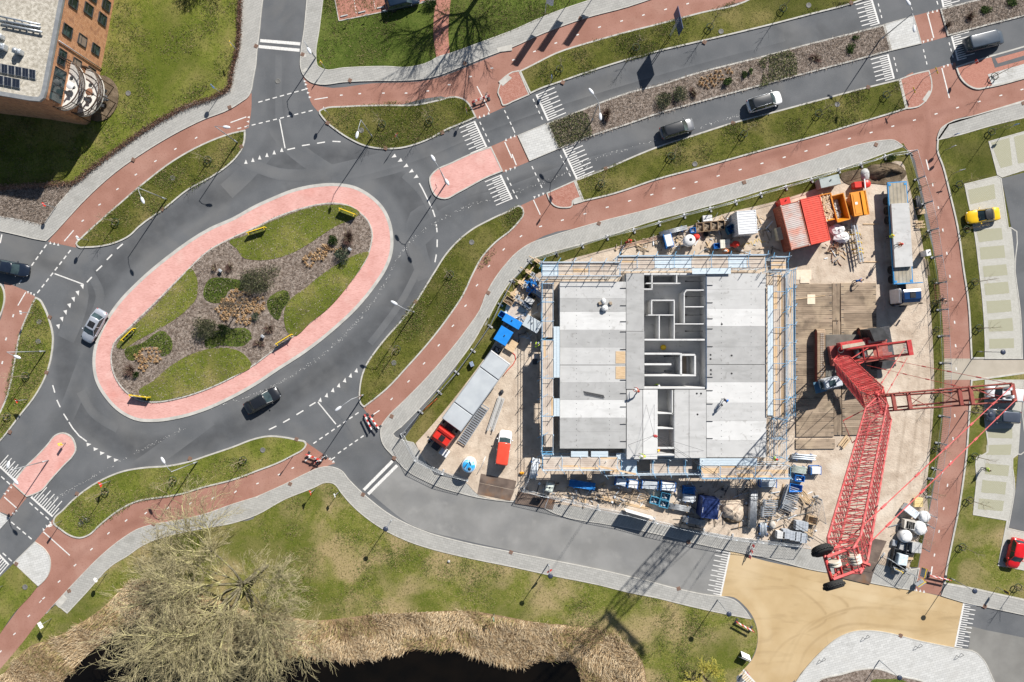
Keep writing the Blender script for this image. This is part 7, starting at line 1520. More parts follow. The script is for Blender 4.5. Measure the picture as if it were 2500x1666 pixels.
def flatbed():
 def P(x, y, h): return Vector(N(2120+x/4.355, 420+y/4.355, h))
 a, b = P(305, 105, 1.5), P(375, 1190, 1.5); d = b-a; L = d.length; rz = math.atan2(d.y, d.x); wd = 2.55
 r = thing('flatbed_lorry', 'blue cab flatbed lorry with timber bed by the east fence', 'lorry', (*a, .115), rz)
 bl = mat('trailer_blue', (.03, .22, .48), .45, (.045, .28, .56), 3, 3); dbl = mat('cab_navy', (.008, .035, .11), .3, (.012, .045, .135), 2, 2, coat=.5)
 for s_ in (-1, 1): mb = MB(); mb.box((L/2, s_*(wd/2-.05), 1.30), (L, .1, .26)); mb.build('side_beam', bl, r)
 for x in (.06, L-.06): mb = MB(); mb.box((x, 0, 1.30), (.12, wd, .27)); mb.build('end_beam', bl, r)
 mb = MB(); n = 14; bb = [mat('bed_board_a', (.33, .29, .22), .9, (.43, .38, .30), 1, 5), mat('bed_board_b', (.24, .22, .18), .9, (.33, .30, .25), 1, 5)]
 for i in range(n): mb.box((L/2, (i-n/2+.5)*(wd-.22)/n, 1.40), (L-.26, (wd-.22)/n-.015, .05), mi=(i*5) % 3 == 0)
 mb.build('timber_bed', bb, r)
 mb = MB(); mb.box((L/2, -.45, 1.0), (L, .14, .4)); mb.box((L/2, .45, 1.0), (L, .14, .4)); mb.build('chassis', M['dark'], r)
 for x in (1.9, 3.2, 4.5, L-2.4, L-1.1, L+1.9):
  for s_ in (-1, 1): wheel(r, x+.4, s_*1.12)
 mb = MB(); mb.box((L+.02, .25, 1.95), (.10, wd+.8, 1.1)); mb.build('headboard', bl, r)
 mb = MB(); mb.box((L+1.2, 0, .95), (3.6, 1.0, .25)); mb.build('tractor_frame', M['dark'], r)
 cab(r, L+.85, 2.0, 2.5, .75, 3.35, dbl, dbl)
 mb = MB(); mb.bbox((L+1.6, -1.42, 1.9), (1.9, .3, 2.3), .1); mb.build('side_fairing', M['white'], r)
 for x in (.35, L-.35):
  for s_ in (-1, 1): mb = MB(); mb.box((x, s_*(wd/2-.25), 1.45), (.26, .3, .03)); mb.build('twist_lock', bl, r)
 # the concrete panel it carries
 p, q = P(335, 335, 1.9), P(375, 1010, 1.9); c = (p+q)/2; dd = q-p
 mb = MB(); mb.box((*c, 1.85), (dd.length, 2.35, .34), math.atan2(dd.y, dd.x)); tag(mb.build('concrete_panel', CL), 'pale concrete floor panel lying on the flatbed lorry', 'concrete panel')
flatbed()
# ------------------------------------------------------------------ the red lattice crane
CRD = mat('crane_red', (.46, .040, .040), .45, (.55, .075, .070), 1.0, 4, coat=.2); CRP = mat('crane_red_faded', (.52, .125, .125), .5, (.46, .075, .075), 1.0, 4); CRB = mat('crane_red_dull', (.26, .062, .048), .55, (.34, .095, .075), .8, 5)
for m_ in (CRD, CRP, CRB): mixin(m_, (.42, .20, .165), 1.3, .54, .72, .5, 5); mixin(m_, (.16, .035, .03), 2.4, .58, .72, .5, 4)
GPW = lambda x, y, h: Vector((*N(x, y, h), h))
def lattice(mb, p, q, lat, w0, d0, bays, rc=.085, rl=.038, taper=(1.6, 1.6), end=(.35, .35), dense=True):
 """four chords and zigzag lacing from p to q; lat is the width direction"""
 p, q, lat = Vector(p), Vector(q), Vector(lat).normalized(); ax = (q-p); L = ax.length; ax.normalize(); dp = ax.cross(lat).normalized(); lat = dp.cross(ax).normalized()
 st = [0.0, taper[0]]+[taper[0]+(L-taper[0]-taper[1])*(i+1)/bays for i in range(bays)]+[L]
 def sec(t):
  f = 1.0
  if t < taper[0]: f = end[0]+(1-end[0])*t/taper[0]
  if t > L-taper[1]: f = min(f, end[1]+(1-end[1])*(L-t)/taper[1])
  c = p+ax*t; return [c+lat*(sx*w0/2)+dp*(sy*d0/2*f) for sx, sy in ((-1, -1), (1, -1), (1, 1), (-1, 1))]
 S_ = [sec(t) for t in st]
 for a, b in zip(S_, S_[1:]):
  for k in range(4): mb.bar(a[k], b[k], rc, 6)
 for i, (a, b) in enumerate(zip(S_, S_[1:])):
  for k in range(4):
   j = (k+1) % 4
   mb.bar(a[k], a[j], rl, 4)
   m_ = (a[k]+b[k])/2; n_ = (a[j]+b[j])/2
   if not dense:
    if k % 2: mb.bar(a[k], b[j], rl, 4) if i % 2 else mb.bar(a[j], b[k], rl, 4)
    else: mb.bar(m_, n_, rl, 4); mb.bar(a[k], n_, rl*.8, 4)
    continue
   if i % 2: mb.bar(a[k], n_, rl, 4); mb.bar(n_, b[k], rl, 4)
   else: mb.bar(a[j], m_, rl, 4); mb.bar(m_, b[j], rl, 4)
   mb.bar(m_, n_, rl, 4)
  mb.bar(a[0], a[2], rl*.8, 4)
 for k in range(4): mb.bar(S_[-1][k], S_[-1][(k+1) % 4], rl, 4)
def crane():
 d = Vector((-.96, -.27, 0)).normalized(); l = Vector((.27, -.96, 0)).normalized()
 foot = GPW(2052, 885, 2.6); top = GPW(2146, 985, 28.5); tip = GPW(2062, 1372, 55.0); strut = GPW(2478, 958, 34.0)
 base = Vector((*N(2045, 880, 1.2), .3)); r = thing('crawler_crane', 'huge red lattice boom crane on crawler tracks over the site', 'crane', base)
 def B(mb, nm, m): o = mb.build(nm, m, r, -base); return o
 mb = MB(); lattice(mb, foot, top, l, 1.8, 1.95, 13, .085, .034, (3.0, 2.2), (.15, .5)); B(mb, 'main_boom', CRD)
 jr = top+Vector((0, 0, .3)); mb = MB(); lattice(mb, jr, tip, l, 1.4, 1.7, 15, .08, .030, (3.2, 1.5), (.1, .7)); B(mb, 'luffing_jib', CRP)
 # strut: two pairs of beams with cross bracing
 mb = MB(); ax = (strut-top).normalized(); up = ax.cross(l).normalized()
 for s_ in (-1, 1):
  w0, w1 = .78, .78
  for q_ in (0, 1): mb.bar(top+l*s_*(w0-.2*q_)+up*q_*.2, strut+l*s_*(w1-.42*q_)+up*q_*.3, .085, 4)
  for k in range(5):
   t = (k+.5)/5.5; c = top.lerp(strut, t)+l*s_*(w0+(w1-w0)*t); mb.bar(c-up*.25, c+up*.25, .05, 4)
 for k in range(3):
  t0, t1 = .18+.26*k, .40+.26*k; a, b = top.lerp(strut, t0), top.lerp(strut, t1); mb.bar(a+l*.92, b-l*.88, .035, 4); mb.bar(a-l*.92, b+l*.88, .035, 4)
 for t in (.12, .24, .62, .70, .99): c = top.lerp(strut, t); mb.box(c, (.3, 1.5, .22), math.atan2(ax.y, ax.x)+0)
 B(mb, 'strut', CRB)
 mb = MB();
 for k in range(5):
  for s_ in (-1, 1): c = strut-ax*.4+l*(s_*.35+(k-2)*.05); Mx = Matrix.Translation(c) @ l.to_track_quat('Z', 'Y').to_matrix().to_4x4(); mb.lathe(None, [(.34, -.02), (.36, 0), (.34, .02)], 16, M=Mx)
 B(mb, 'strut_sheaves', M['galv'])
 # pendants
 for s_ in (-1, 1):
  for a, b, nm in ((strut+l*s_*.6, tip+l*s_*.55-(tip-top).normalized()*1.0, 'jib_pendant'), (GPW(2225, 860, 9.5)+l*s_*.6, strut+l*s_*.7, 'strut_pendant')):
   if nm == 'strut_pendant': a = foot+Vector((0, 0, 3.5))+l*s_*.7-d*1.5
   mb = MB(); mb.bar(a, b, .034 if nm == 'jib_pendant' else .026, 5); n_ = 6
   for k in range(1, n_): c = a.lerp(b, k/n_); e = (b-a).normalized()*.35; mb.bar(c-e, c+e, .07, 5)
   B(mb, nm, CRP if nm == 'jib_pendant' else CRD)
 gt = GPW(2212, 862, 7.5)
 for s_ in (-1, 1):
  a, b = gt+l*s_*.62, top-(top-foot).normalized()*1.2+l*s_*.7; mb = MB(); mb.bar(a, b, .035, 5)
  for k in (1, 2, 3, 4): c = a.lerp(b, k/5); e = (b-a).normalized()*.3; mb.bar(c-e, c+e, .08, 5)
  B(mb, 'boom_pendant', CRP)
 # jib head with sheaves and the assembly wheels
 j = (tip-top).normalized(); hd = Matrix.Translation(tip)
 mb = MB(); bd = -d
 for s_ in (-1, 1):
  mb.bar(tip+l*s_*.62+bd*.9, tip+l*s_*.62-bd*.95+Vector((0, 0, .3)), .09, 4); mb.bar(tip+l*s_*.62-j*1.2, tip+l*s_*.62-bd*.8, .07, 4)
 for t in (-.9, -.3, .3, .85): mb.bar(tip+bd*t-l*.62, tip+bd*t+l*.62, .07, 4)
 mb.bar(tip-bd*.95-l*.95, tip-bd*.95+l*.95, .10, 6); mb.bar(tip+bd*.9+l*.3, tip+bd*1.25+l*.55, .1, 4)
 B(mb, 'jib_head', CRD)
 mb = MB()
 for t in (-.55, .55):
  for k in range(3 if t > 0 else 2): Mx = Matrix.Translation(tip+bd*t+l*((k-1)*.16)) @ l.to_track_quat('Z', 'Y').to_matrix().to_4x4(); mb.lathe(None, [(.30, -.05), (.36, -.045), (.33, 0), (.36, .045), (.30, .05), (.06, .05)], 18, M=Mx)
 B(mb, 'head_sheaves', mat('cream_nylon', (.62, .57, .47), .6, (.70, .65, .55), 3, 3))
 for s_ in (-1, 1):
  c = tip-bd*(.95 if s_ > 0 else 1.05)+l*s_*.98+Vector((0, 0, .15)); tl = (l*.82+Vector((0, 0, .62 if s_ < 0 else .42))).normalized(); Mx = Matrix.Translation(c) @ tl.to_track_quat('Z', 'Y').to_matrix().to_4x4()
  mb = MB(); mb.lathe(None, [(.30, -.18), (.46, -.20), (.53, -.14), (.55, 0), (.53, .14), (.46, .20), (.30, .18)], 26, M=Mx)
  for k in range(22):
   for q_ in (-1, 1): a = 2*pi*(k+.5*(q_ > 0))/22; Mk = Mx @ Matrix.Rotation(a, 4, 'Z'); v = [Mk @ Vector(t) for t in ((.51, q_*.02, -.03), (.60, q_*.02, -.03), (.58, q_*.18, .04), (.50, q_*.18, .04), (.51, q_*.02, .05), (.60, q_*.02, .05), (.58, q_*.18, .11), (.50, q_*.18, .11))]; mb.add(v, [(0, 1, 2, 3), (7, 6, 5, 4), (0, 4, 5, 1), (1, 5, 6, 2), (2, 6, 7, 3), (3, 7, 4, 0)])
  w_ = B(mb, 'jib_wheel', M['tyre']); mb = MB(); mb.lathe(None, [(.31, -.1), (.26, -.03), (.10, .02), (.10, .12), (.28, .08), (.31, .1)], 18, M=Mx); o = mb.build('wheel_rim', M['lid'] if s_ < 0 else CRD, w_)
 # hoist rope, hook and load chains
 hk = Vector((*N(1618, 1056, HD+2.0), HD+2.0)); hk = Vector((*N(1250+330*1.04, 833+217*1.04, 6.0), 6.0)); hx = Vector((tip.x, tip.y, 6.5)); mb = MB()
 for s_ in (-1, 1): mb.bar(tip+bd*.3+l*s_*.12-Vector((0, 0, .3)), hx+l*s_*.12, .018, 4)
 B(mb, 'hoist_rope', M['dark'])
 mb = MB(); mb.bbox((hx.x, hx.y, hx.z), (.45, .3, .7), .06); mb.torus((hx.x, hx.y, hx.z-.55), .16, .045, 14, 6, M=Matrix.Translation((hx.x, hx.y, hx.z-.55)) @ Matrix.Rotation(pi/2, 4, 'X')); B(mb, 'hook_block', CRD)
 mb = MB()
 for (x, y) in ((925, 1222), (980, 1222), (800, 1500), (1320, 1540), (1150, 1590), (905, 1480)): p = t7(x, y, HD); mb.bar((hx.x, hx.y, hx.z-.7), (*p, HD+.02), .016, 4)
 B(mb, 'sling_chains', M['dark'])
 # ropes along boom
 mb = MB(); mb.bar(foot+Vector((0, 0, 1)), top+l*.2, .015, 3); mb.bar(top, tip, .015, 3); B(mb, 'luffing_rope', M['dark'])
 # boom-head spreader at the pivot, with backstop bars
 mb = MB(); mb.bar(top-l*1.1, top+l*1.1, .16, 8); mb.bar(top-l*.9-d*.2, top-l*.9+d*.3+Vector((0, 0, .8)), .12, 6); mb.bar(top+l*.9, top+l*.9+d*.3+Vector((0, 0, .8)), .12, 6); B(mb, 'pivot', CRD)
 mb = MB(); bk = top+d*3.2+l*.9+Vector((0, 0, -1.0)); bk2 = top+d*2.7+l*3.3+Vector((0, 0, -1.5)); mb.bar(top+d*.3, bk, .055, 5); mb.bar(top+l*1.2+d*.4, bk2, .05, 5); mb.bar(bk, bk2, .03, 4); B(mb, 'jib_backstop', CRD)
 # crawler base
 def crawler(n_, x0, x1, y0, y1, nm):
  a, c = tp(8, x0, y0, 1.25), tp(8, x1, y1, 1.25); cx, cy = (a[0]+c[0])/2, (a[1]+c[1])/2; wd, L = c[0]-a[0], a[1]-c[1]
  mb = MB(); prof = [(-L/2+.55, 0.0), (L/2-.55, 0.0), (L/2-.1, .3), (L/2, .6), (L/2-.12, .95), (L/2-.55, 1.15), (-L/2+.55, 1.15), (-L/2+.12, .95), (-L/2, .6), (-L/2+.1, .3)]
  z0 = .31; vs = [(cx-wd*.36, cy+y, z0+z) for y, z in prof]+[(cx+wd*.36, cy+y, z0+z) for y, z in prof]; k = len(prof); mb.add(vs, [tuple(range(k)), tuple(range(2*k-1, k-1, -1))]+[(i, k+i, k+(i+1) % k, (i+1) % k) for i in range(k)]); B(mb, 'track_frame', CRB)
  mb = MB(); n2 = int(L/.27)
  for i in range(n2): mb.box((cx, cy-L/2+.5+(L-1.0)*(i+.5)/n2, z0+1.19), (wd, (L-1)/n2-.03, .06)); mb.box((cx-.08, cy-L/2+.5+(L-1.0)*(i+.5)/n2, z0+1.24), (.14, .09, .05), mi=1); mb.box((cx+.16, cy-L/2+.5+(L-1.0)*(i+.5)/n2, z0+1.24), (.14, .09, .05), mi=1)
  for i in range(n2): mb.box((cx, cy-L/2+.5+(L-1.0)*(i+.5)/n2, z0-.02), (wd, (L-1)/n2-.03, .05))
  for s_ in (-1, 1):
   for i in range(5): a_ = -pi/2+pi*(i+.5)/5; mb.box((cx, cy+s_*(L/2-.5+.52*cos(a_)), z0+.58+.58*sin(a_)), (wd, .33, .06), 0, 0, 0, s_*(pi/2-a_)*-1)
  B(mb, 'crawler_track', [mat('track_steel', (.26, .185, .12), .75, (.36, .27, .19), 3, 4, metal=.2), mat('track_shine', (.42, .40, .37), .5, (.5, .48, .45), 3, 3, metal=.4)])
 crawler(8, 335, 393, 703, 1125, 'a'); crawler(8, 632, 690, 695, 1115, 'b')
 a, c = tp(8, 396, 740, 1.5), tp(8, 628, 1050, 1.5); mb = MB(); mb.bbox(((a[0]+c[0])/2, (a[1]+c[1])/2, 1.15), (c[0]-a[0], a[1]-c[1], .9), .06); B(mb, 'carbody', mat('carbody_grey', (.095, .09, .078), .7, (.14, .132, .115), 1.2, 5))
 # superstructure: the axis runs from the boom foot to the counterweight
 ux = Vector((.985, .17, 0)); uy = Vector((-.17, .985, 0)); c0 = Vector((*N(2045, 872, 2.4), 0)); rz = math.atan2(ux.y, ux.x)
 def sb(nm, x, y, z, sx, sy, sz, m, b_=.05, mi=0): mb = MB(); c = c0+ux*x+uy*y; mb.bbox((c.x, c.y, z), (sx, sy, sz), b_, rz, mi); return B(mb, nm, m)
 tanp = mat('walkway_tan', (.40, .35, .27), .8, (.48, .43, .34), 2, 4)
 sb('slew_frame', 3.0, .2, 1.95, 7.6, 2.6, .6, CRB); sb('machinery_house', 1.9, 1.35, 2.75, 3.4, .9, 1.1, CRD); o = sb('walkway', 1.9, 1.25, 3.33, 3.0, .45, .06, tanp, .01)
 sb('engine_house', 5.0, 1.45, 2.75, 2.6, .85, 1.1, CRD); sb('walkway', 5.0, 1.35, 3.33, 2.3, .42, .06, tanp, .01); sb('winch_house', 4.5, -.9, 2.6, 4.6, .8, .9, CRB); sb('winch_cover', 4.0, -.2, 2.7, .8, .9, .7, tanp)
 for x, y, w_ in ((3.3, .1, .5), (2.4, .1, .45)):
  Mx = Matrix.Translation(c0+ux*x+uy*y+Vector((0, 0, 2.7))) @ uy.to_track_quat('Z', 'Y').to_matrix().to_4x4(); mb = MB(); mb.lathe(None, [(.55, -.6), (.55, -.55), (.34, -.53), (.34, .53), (.55, .55), (.55, .6)], 18, M=Mx); B(mb, 'winch_drum', M['dark'])
 # A-frame gantry leaning back over the counterweights
 g0, g1 = c0+Vector((0, 0, 3.0)), Vector((*N(2222, 849, 7.6), 7.6))
 for s_ in (-1, 1):
  mb = MB(); mb.bar(g0+ux*1.0+uy*s_*.85, g1+uy*s_*.78, .17, 4); mb.bar(c0+ux*5.6+uy*s_*.85+Vector((0, 0, 2.6)), g0.lerp(g1, .72)+uy*s_*.8, .10, 4); B(mb, 'gantry_leg', CRD)
 mb = MB(); gd = (g1-g0).normalized()
 for t in (.35, .55, .97): c = g0.lerp(g1, t); mb.bar(c-uy*.8, c+uy*.8, .11, 4)
 mb.box(g1, (.55, 1.9, .18), rz); B(mb, 'gantry_crossbar', CRD)
 mb = MB()
 for k in range(9):
  a = g0.lerp(g1, .62)+uy*((k-4)*.12); mb.bar(a, g1-gd*.3+uy*((k-4)*.12), .014, 3)
 for k in range(6): Mx = Matrix.Translation(g1-gd*.5+uy*((k-2.5)*.2)) @ uy.to_track_quat('Z', 'Y').to_matrix().to_4x4(); mb.lathe(None, [(.22, -.03), (.26, 0), (.22, .03)], 14, M=Mx)
 B(mb, 'gantry_reeving', M['galv'])
 cwm = mat('counterweight_black', (.022, .024, .026), .6, (.05, .052, .055), 1.5, 5)
 for pts in ("700,705 790,690 845,770 735,788", "790,925 885,915 870,970 780,985"):
  q = [Vector(tp(8, a, b, 4.2)) for a, b, _ in parse(pts)]; mb = MB();
  for k in range(4): f = 1-.012*k; cc = sum(q, Vector((0, 0)))/4; mb.prism([tuple(cc+(p-cc)*f) for p in q], 1.6+.65*k, 1.6+.65*k+.62)
  B(mb, 'counterweight', cwm)
 sb('counterweight_tray', 6.6, .1, 1.55, 2.4, 5.4, .25, M['dark'])
 # cab beside the boom foot
 p = Vector(tp(8, 432, 1078, 3.0)); mb = MB(); cz = R(14)
 mb.bbox((p.x+.25, p.y+.1, 2.35), (2.3, 1.25, 2.0), .12, cz); B(mb, 'cab', mat('cab_pale', (.46, .50, .54), .5, (.55, .58, .61), 2, 3))
 mb = MB(); mb.box((p.x+.1, p.y+.08, 3.37), (.85, .8, .05), cz); mb.box((p.x-1.05, p.y-.25, 2.5), (.12, 1.1, 1.5), cz, 0, -.35); B(mb, 'cab_window', M['glass'])
 mb = MB(); q2 = [Vector(tp(8, a, b, 1.9)) for a, b, _ in parse("360,1060 395,1045 400,1110 385,1135")]; mb.box((p.x-.7, p.y-.5, 1.5), (1.5, 1.5, .08), cz); B(mb, 'cab_platform', mat('blue_platform', (.07, .16, .24), .5, (.10, .20, .29), 2, 3))
 mb = MB(); c = c0+ux*.2+uy*.9; Mx = Matrix.Translation(c+Vector((0, 0, 3.2))); mb.torus(None, .36, .05, 20, 6, M=Mx); B(mb, 'hose_reel', M['dark'])
 mb = MB()
 for s_ in (-1, 1): mb.bar(c0+ux*.3+uy*s_*.8+Vector((0, 0, 2.2)), foot+l*s_*-.85, .16, 6); mb.bar(c0+ux*4.2+uy*s_*.7+Vector((0, 0, 3.0)), foot.lerp(top, .16)-l*s_*.5, .06, 5)
 B(mb, 'boom_foot', CRD)
crane()
# ------------------------------------------------------------------ people
def person(x, y, h, face, label, vest, trousers, helmet=None, pose='stand', hair=(.05, .035, .02)):
 """one skinned body: x, y in photo pixels at chest height, h = height of what it stands on"""
 c = N(x, y, h+1.2); r = thing('person', label, 'person', (*c, h), R(face))
 v = []; e = []; rad = []
 def add(p, rr, par=None):
  v.append(p); rad.append(rr);
  if par is not None: e.append((par, len(v)-1))
  return len(v)-1
 sit = pose == 'ride'; bend = pose == 'bend'
 hz = .93 if not bend else .82; lean = .55 if bend else (.35 if sit else .04)
 pel = add((0, 0, hz), .145); wa = add((lean*.25, 0, hz+.18), .125, pel); ch = add((lean*.6, 0, hz+.42), .155, wa); nk = add((lean*.85, 0, hz+.58-lean*.15), .062, ch); hd = add((lean*1.0+.02, 0, hz+.70-lean*.25), .095, nk); hd2 = add((lean*1.06+.03, 0, hz+.80-lean*.3), .085, hd); add((lean*1.0+.12, 0, hz+.70-lean*.28), .03, hd)
 for s_ in (-1, 1):
  hip = add((0, s_*.10, hz-.06), .10, pel); kn = add((.08 if not sit else .34, s_*.12, .50 if not sit else .62), .066, hip); an = add((-.02 if not sit else .2, s_*.13, .09 if not sit else .2), .045, kn); add((.14 if not sit else .36, s_*.14, .045 if not sit else .15), .04, an)
  sh = add((lean*.6, s_*.20, hz+.47), .068, ch)
  if pose in ('reach', 'bend', 'ride'): el = add((lean*.6+.22, s_*.27, hz+.26), .046, sh); wr = add((lean*.6+.44, s_*.20, hz+.20 if pose != 'bend' else hz-.08), .034, el)
  else: el = add((-.03, s_*.27, hz+.18), .046, sh); wr = add((.08, s_*.29, hz-.06), .034, el)
  W_ = Vector(v[wr]); dr = (W_-Vector(v[el])).normalized(); pm_ = add(tuple(W_+dr*.07), .036, wr); side = Vector((0, 0, 1)).cross(dr).normalized()
  for k in range(4):
   o = side*((k-1.5)*.021); f1 = add(tuple(Vector(v[pm_])+dr*(.05)+o), .0095, pm_); f2 = add(tuple(Vector(v[f1])+dr*(.035+.006*(k in (1, 2)))+Vector((0, 0, -.008))), .0085, f1); add(tuple(Vector(v[f2])+dr*.022+Vector((0, 0, -.014))), .007, f2)
  t1 = add(tuple(W_+dr*.035+side*s_*-.045), .011, wr); add(tuple(W_+dr*.075+side*s_*-.062), .009, t1)
 me = bpy.data.meshes.new('body'); me.from_pydata(v, e, []); o = bpy.data.objects.new('body', me); col.objects.link(o)
 sk = o.modifiers.new('skin', 'SKIN'); sk.use_smooth_shade = True; o.modifiers.new('sub', 'SUBSURF').levels = 1
 for i, q in enumerate(rad): me.skin_vertices[0].data[i].radius = (q, q)
 me.skin_vertices[0].data[0].use_root = True
 dg = bpy.context.evaluated_depsgraph_get(); m2 = bpy.data.meshes.new_from_object(o.evaluated_get(dg)); bpy.data.objects.remove(o); m2.materials.clear()
 for m_ in (M['skin'], vest, trousers, M['dark']): m2.materials.append(m_)
 for p in m2.polygons:
  z = p.center.z; q = Vector((p.center.x, p.center.y)); hand = min((Vector(p.center)-Vector(v[i])).length for i in range(len(v)) if rad[i] in (.036, .0095, .0085, .007, .011, .009)) < .05
  p.material_index = 3 if z < (.11 if not sit else .2) else 0 if hand or z > hz+.56-lean*.12 else 1 if z > hz+.02 and not (abs(q.y) < .2 and z < hz+.04) else 2
 o = bpy.data.objects.new('body', m2); col.objects.link(o); o.parent = r
 hc = Vector(v[hd2])
 mb = MB()
 if helmet:
  mb.lathe((hc.x-.02, hc.y, hc.z), [(.155, -.02), (.14, .0), (.132, .05), (.10, .10), (.04, .125)], 14); mb.blob((hc.x+.1, hc.y, hc.z-.01), (.09, .10, .015), 8, 4); mb.build('helmet', helmet, r)
 else: mb.blob((hc.x-.03, hc.y, hc.z), (.11, .10, .10), 8, 6); mb.build('hair', mat('hair', hair, .8), r)
 if vest in (HV, HO):
  mb = MB()
  for s_ in (-1, 1): mb.tube([(lean*.6+.13, s_*.10, hz+.22), (lean*.66+.12, s_*.11, hz+.46), (lean*.6-.05, s_*.11, hz+.54), (lean*.5-.15, s_*.10, hz+.30)], .022, 4)
  mb.build('reflective_stripe', mat('reflective', (.6, .62, .62), .4), r)
 return r
HV = mat('hi_vis_yellow', (.55, .78, .05), .7, (.48, .70, .04), 5, 2); HO = mat('hi_vis_orange', (.85, .22, .03), .7, (.75, .18, .025), 5, 2); NAVY = mat('navy_cloth', (.025, .035, .06), .85, (.035, .045, .075), 5, 2); REDJ = mat('red_jacket', (.50, .05, .035), .8, (.42, .04, .03), 5, 2); GREYC = mat('grey_cloth', (.13, .13, .135), .85, (.18, .18, .185), 5, 2); WH = M['white']; YH = M['yellow']
px7 = lambda x, y: (1250+x/2.8208, 555+y/2.8208)
person(*px7(1010, 1090), .3, 200, 'worker in yellow vest and white helmet standing in the open corridor', HV, NAVY, WH, 'reach')
person(*px7(880, 1135), HD, 150, 'worker in dark red jacket bending over the raised slab edge', REDJ, NAVY, WH, 'bend')
person(*px7(1472, 1195), HD, 30, 'worker in dark clothes standing alone on the white deck panel', NAVY, GREYC, M['blue'], 'stand')
person(1605, 1101, .3, 80, 'worker in orange and yellow vest at the bottom opening of the building', HO, NAVY, YH, 'reach')
person(1577, 1116, 3.35, 170, 'worker in bright yellow vest kneeling at the bottom scaffold', HV, GREYC, WH, 'bend')
person(1892, 1121, 2.7, 0, 'worker in yellow vest on the scaffold corner facing the crane boom', HV, NAVY, M['redp'], 'stand')
person(1781, 612, .115, 185, 'worker in orange clothes beside the cutting table behind the top scaffold', HO, HO, WH, 'bend')
person(1529, 592, .115, 20, 'worker in red helmet crouching at the timber pile near the north fence', REDJ, NAVY, M['redp'], 'bend')
person(2175, 577, .6, 0, 'worker in yellow helmet leaning at the side of the flatbed lorry', HV, NAVY, YH, 'reach')
person(2199, 597, 2.02, 200, 'worker in red orange jacket standing on the flatbed concrete panel', HO, GREYC, M['redp'], 'stand')
person(2413, 1148, .11, 190, 'person in a yellow hi-vis jacket walking across the parking bays', HV, NAVY, None, 'stand')
person(2095, 686, .115, 10, 'worker in blue jacket carrying something near the crane mats', M['blue'], NAVY, None, 'bend')
person(1308, 848, .115, 60, 'worker in bright yellow jacket by the plywood stack and blue cabinets', HV, NAVY, WH, 'bend')
pc = tp(8, 1216, 505, 1.0); bicycle('black bicycle being ridden along the east cycle path', (pc[0], pc[1], .006), R(-100)); person(1875+1218/2.8208, 555+490/2.8208, .06, -100, 'cyclist in black jacket riding along the east cycle path', NAVY, M['black'], None, 'ride')
# ------------------------------------------------------------------ site clutter
def place(x, y, h=.5): p = N(x, y, h); return (p[0], p[1], .115)
C5 = lambda x, y: (1260+x/6.272, 1080+y/6.272)
C6 = lambda x, y: (1600+x/5.226, 1080+y/5.226)
C2 = lambda x, y: (1180+x/5.6, 580+y/5.6)
C4 = lambda x, y: (1680+x/4.9, 400+y/4.9)
C1 = lambda x, y: (960+x/3.92, 840+y/3.92)
C3 = lambda x, y: (1320+x/6.272, 470+y/6.272)
C8 = lambda x, y: (1880+x/6.535, 420+y/6.535)
CA = lambda x, y: (1960+x/5.8825, 1280+y/5.8825)
PLB = mat('pale_plastic_film', (.62, .68, .74), .4, (.72, .76, .80), 4, 4); TUBE = mat('steel_tube', (.34, .36, .38), .45, (.50, .52, .54), 4, 3, metal=.4); BLT = mat('blue_tarpaulin', (.015, .16, .50), .5, (.03, .24, .62), 3, 4)
def bundle(xy, L, wd, hh, rz, label, m=None, n=None, frame=None, name='tube_bundle', cat='tube bundle', r_=.06, seed=1):
 """a stack of tubes lying in a cradle"""
 rng = random.Random(seed); r = thing(name, label, cat, place(*xy), R(rz)); m = m or TUBE; k = max(3, int(wd/(r_*2.2))); rows_ = max(1, int(hh/(r_*2)))
 mb = MB()
 for j in range(rows_):
  for i in range(k): y = (i-k/2+.5)*wd/k; o = rng.uniform(-.12, .12); mb.bar((-L/2+o, y, .12+r_+j*r_*2), (L/2+o, y+rng.uniform(-.02, .02), .12+r_+j*r_*2), r_, 6)
 mb.build('tubes', m, r)
 mb = MB()
 for x in (-.32, .32):
  mb.box((x*L, 0, .06), (.1, wd+.1, .1))
  for s_ in (-1, 1): mb.box((x*L, s_*(wd/2+.05), .06+hh/2), (.07, .06, hh+.2))
 mb.build('cradle', frame or M['blue'], r); return r
def frames(xy, L, wd, hh, rz, label, m=None, n=8, film=None):
 """scaffold frames packed on edge in a blue rack"""
 r = thing('frame_rack', label, 'rack', place(*xy), R(rz), 'racks of scaffold parts'); mb = MB()
 for i in range(n): y = (i-n/2+.5)*wd/n; mb.box((0, y, .15+hh*.5), (L-.1, wd/n*.55, hh));
 mb.build('frames', m or ALU, r); mb = MB()
 for x in (-.5, .5):
  mb.box((x*L, 0, .08), (.07, wd+.08, .08)); mb.box((x*L, 0, hh+.2), (.07, wd+.08, .07))
  for s_ in (-1, 1): mb.box((x*L, s_*(wd/2+.05), hh/2+.1), (.07, .07, hh+.2))
 for s_ in (-1, 1): mb.box((0, s_*(wd/2+.05), .08), (L, .06, .08))
 mb.build('rack', M['blue'], r)
 if film: mb = MB(); mb.bbox((0, 0, .2+hh+.05), (L*.9, wd*.9, .08), .03); mb.build('cover', film, r)
 return r
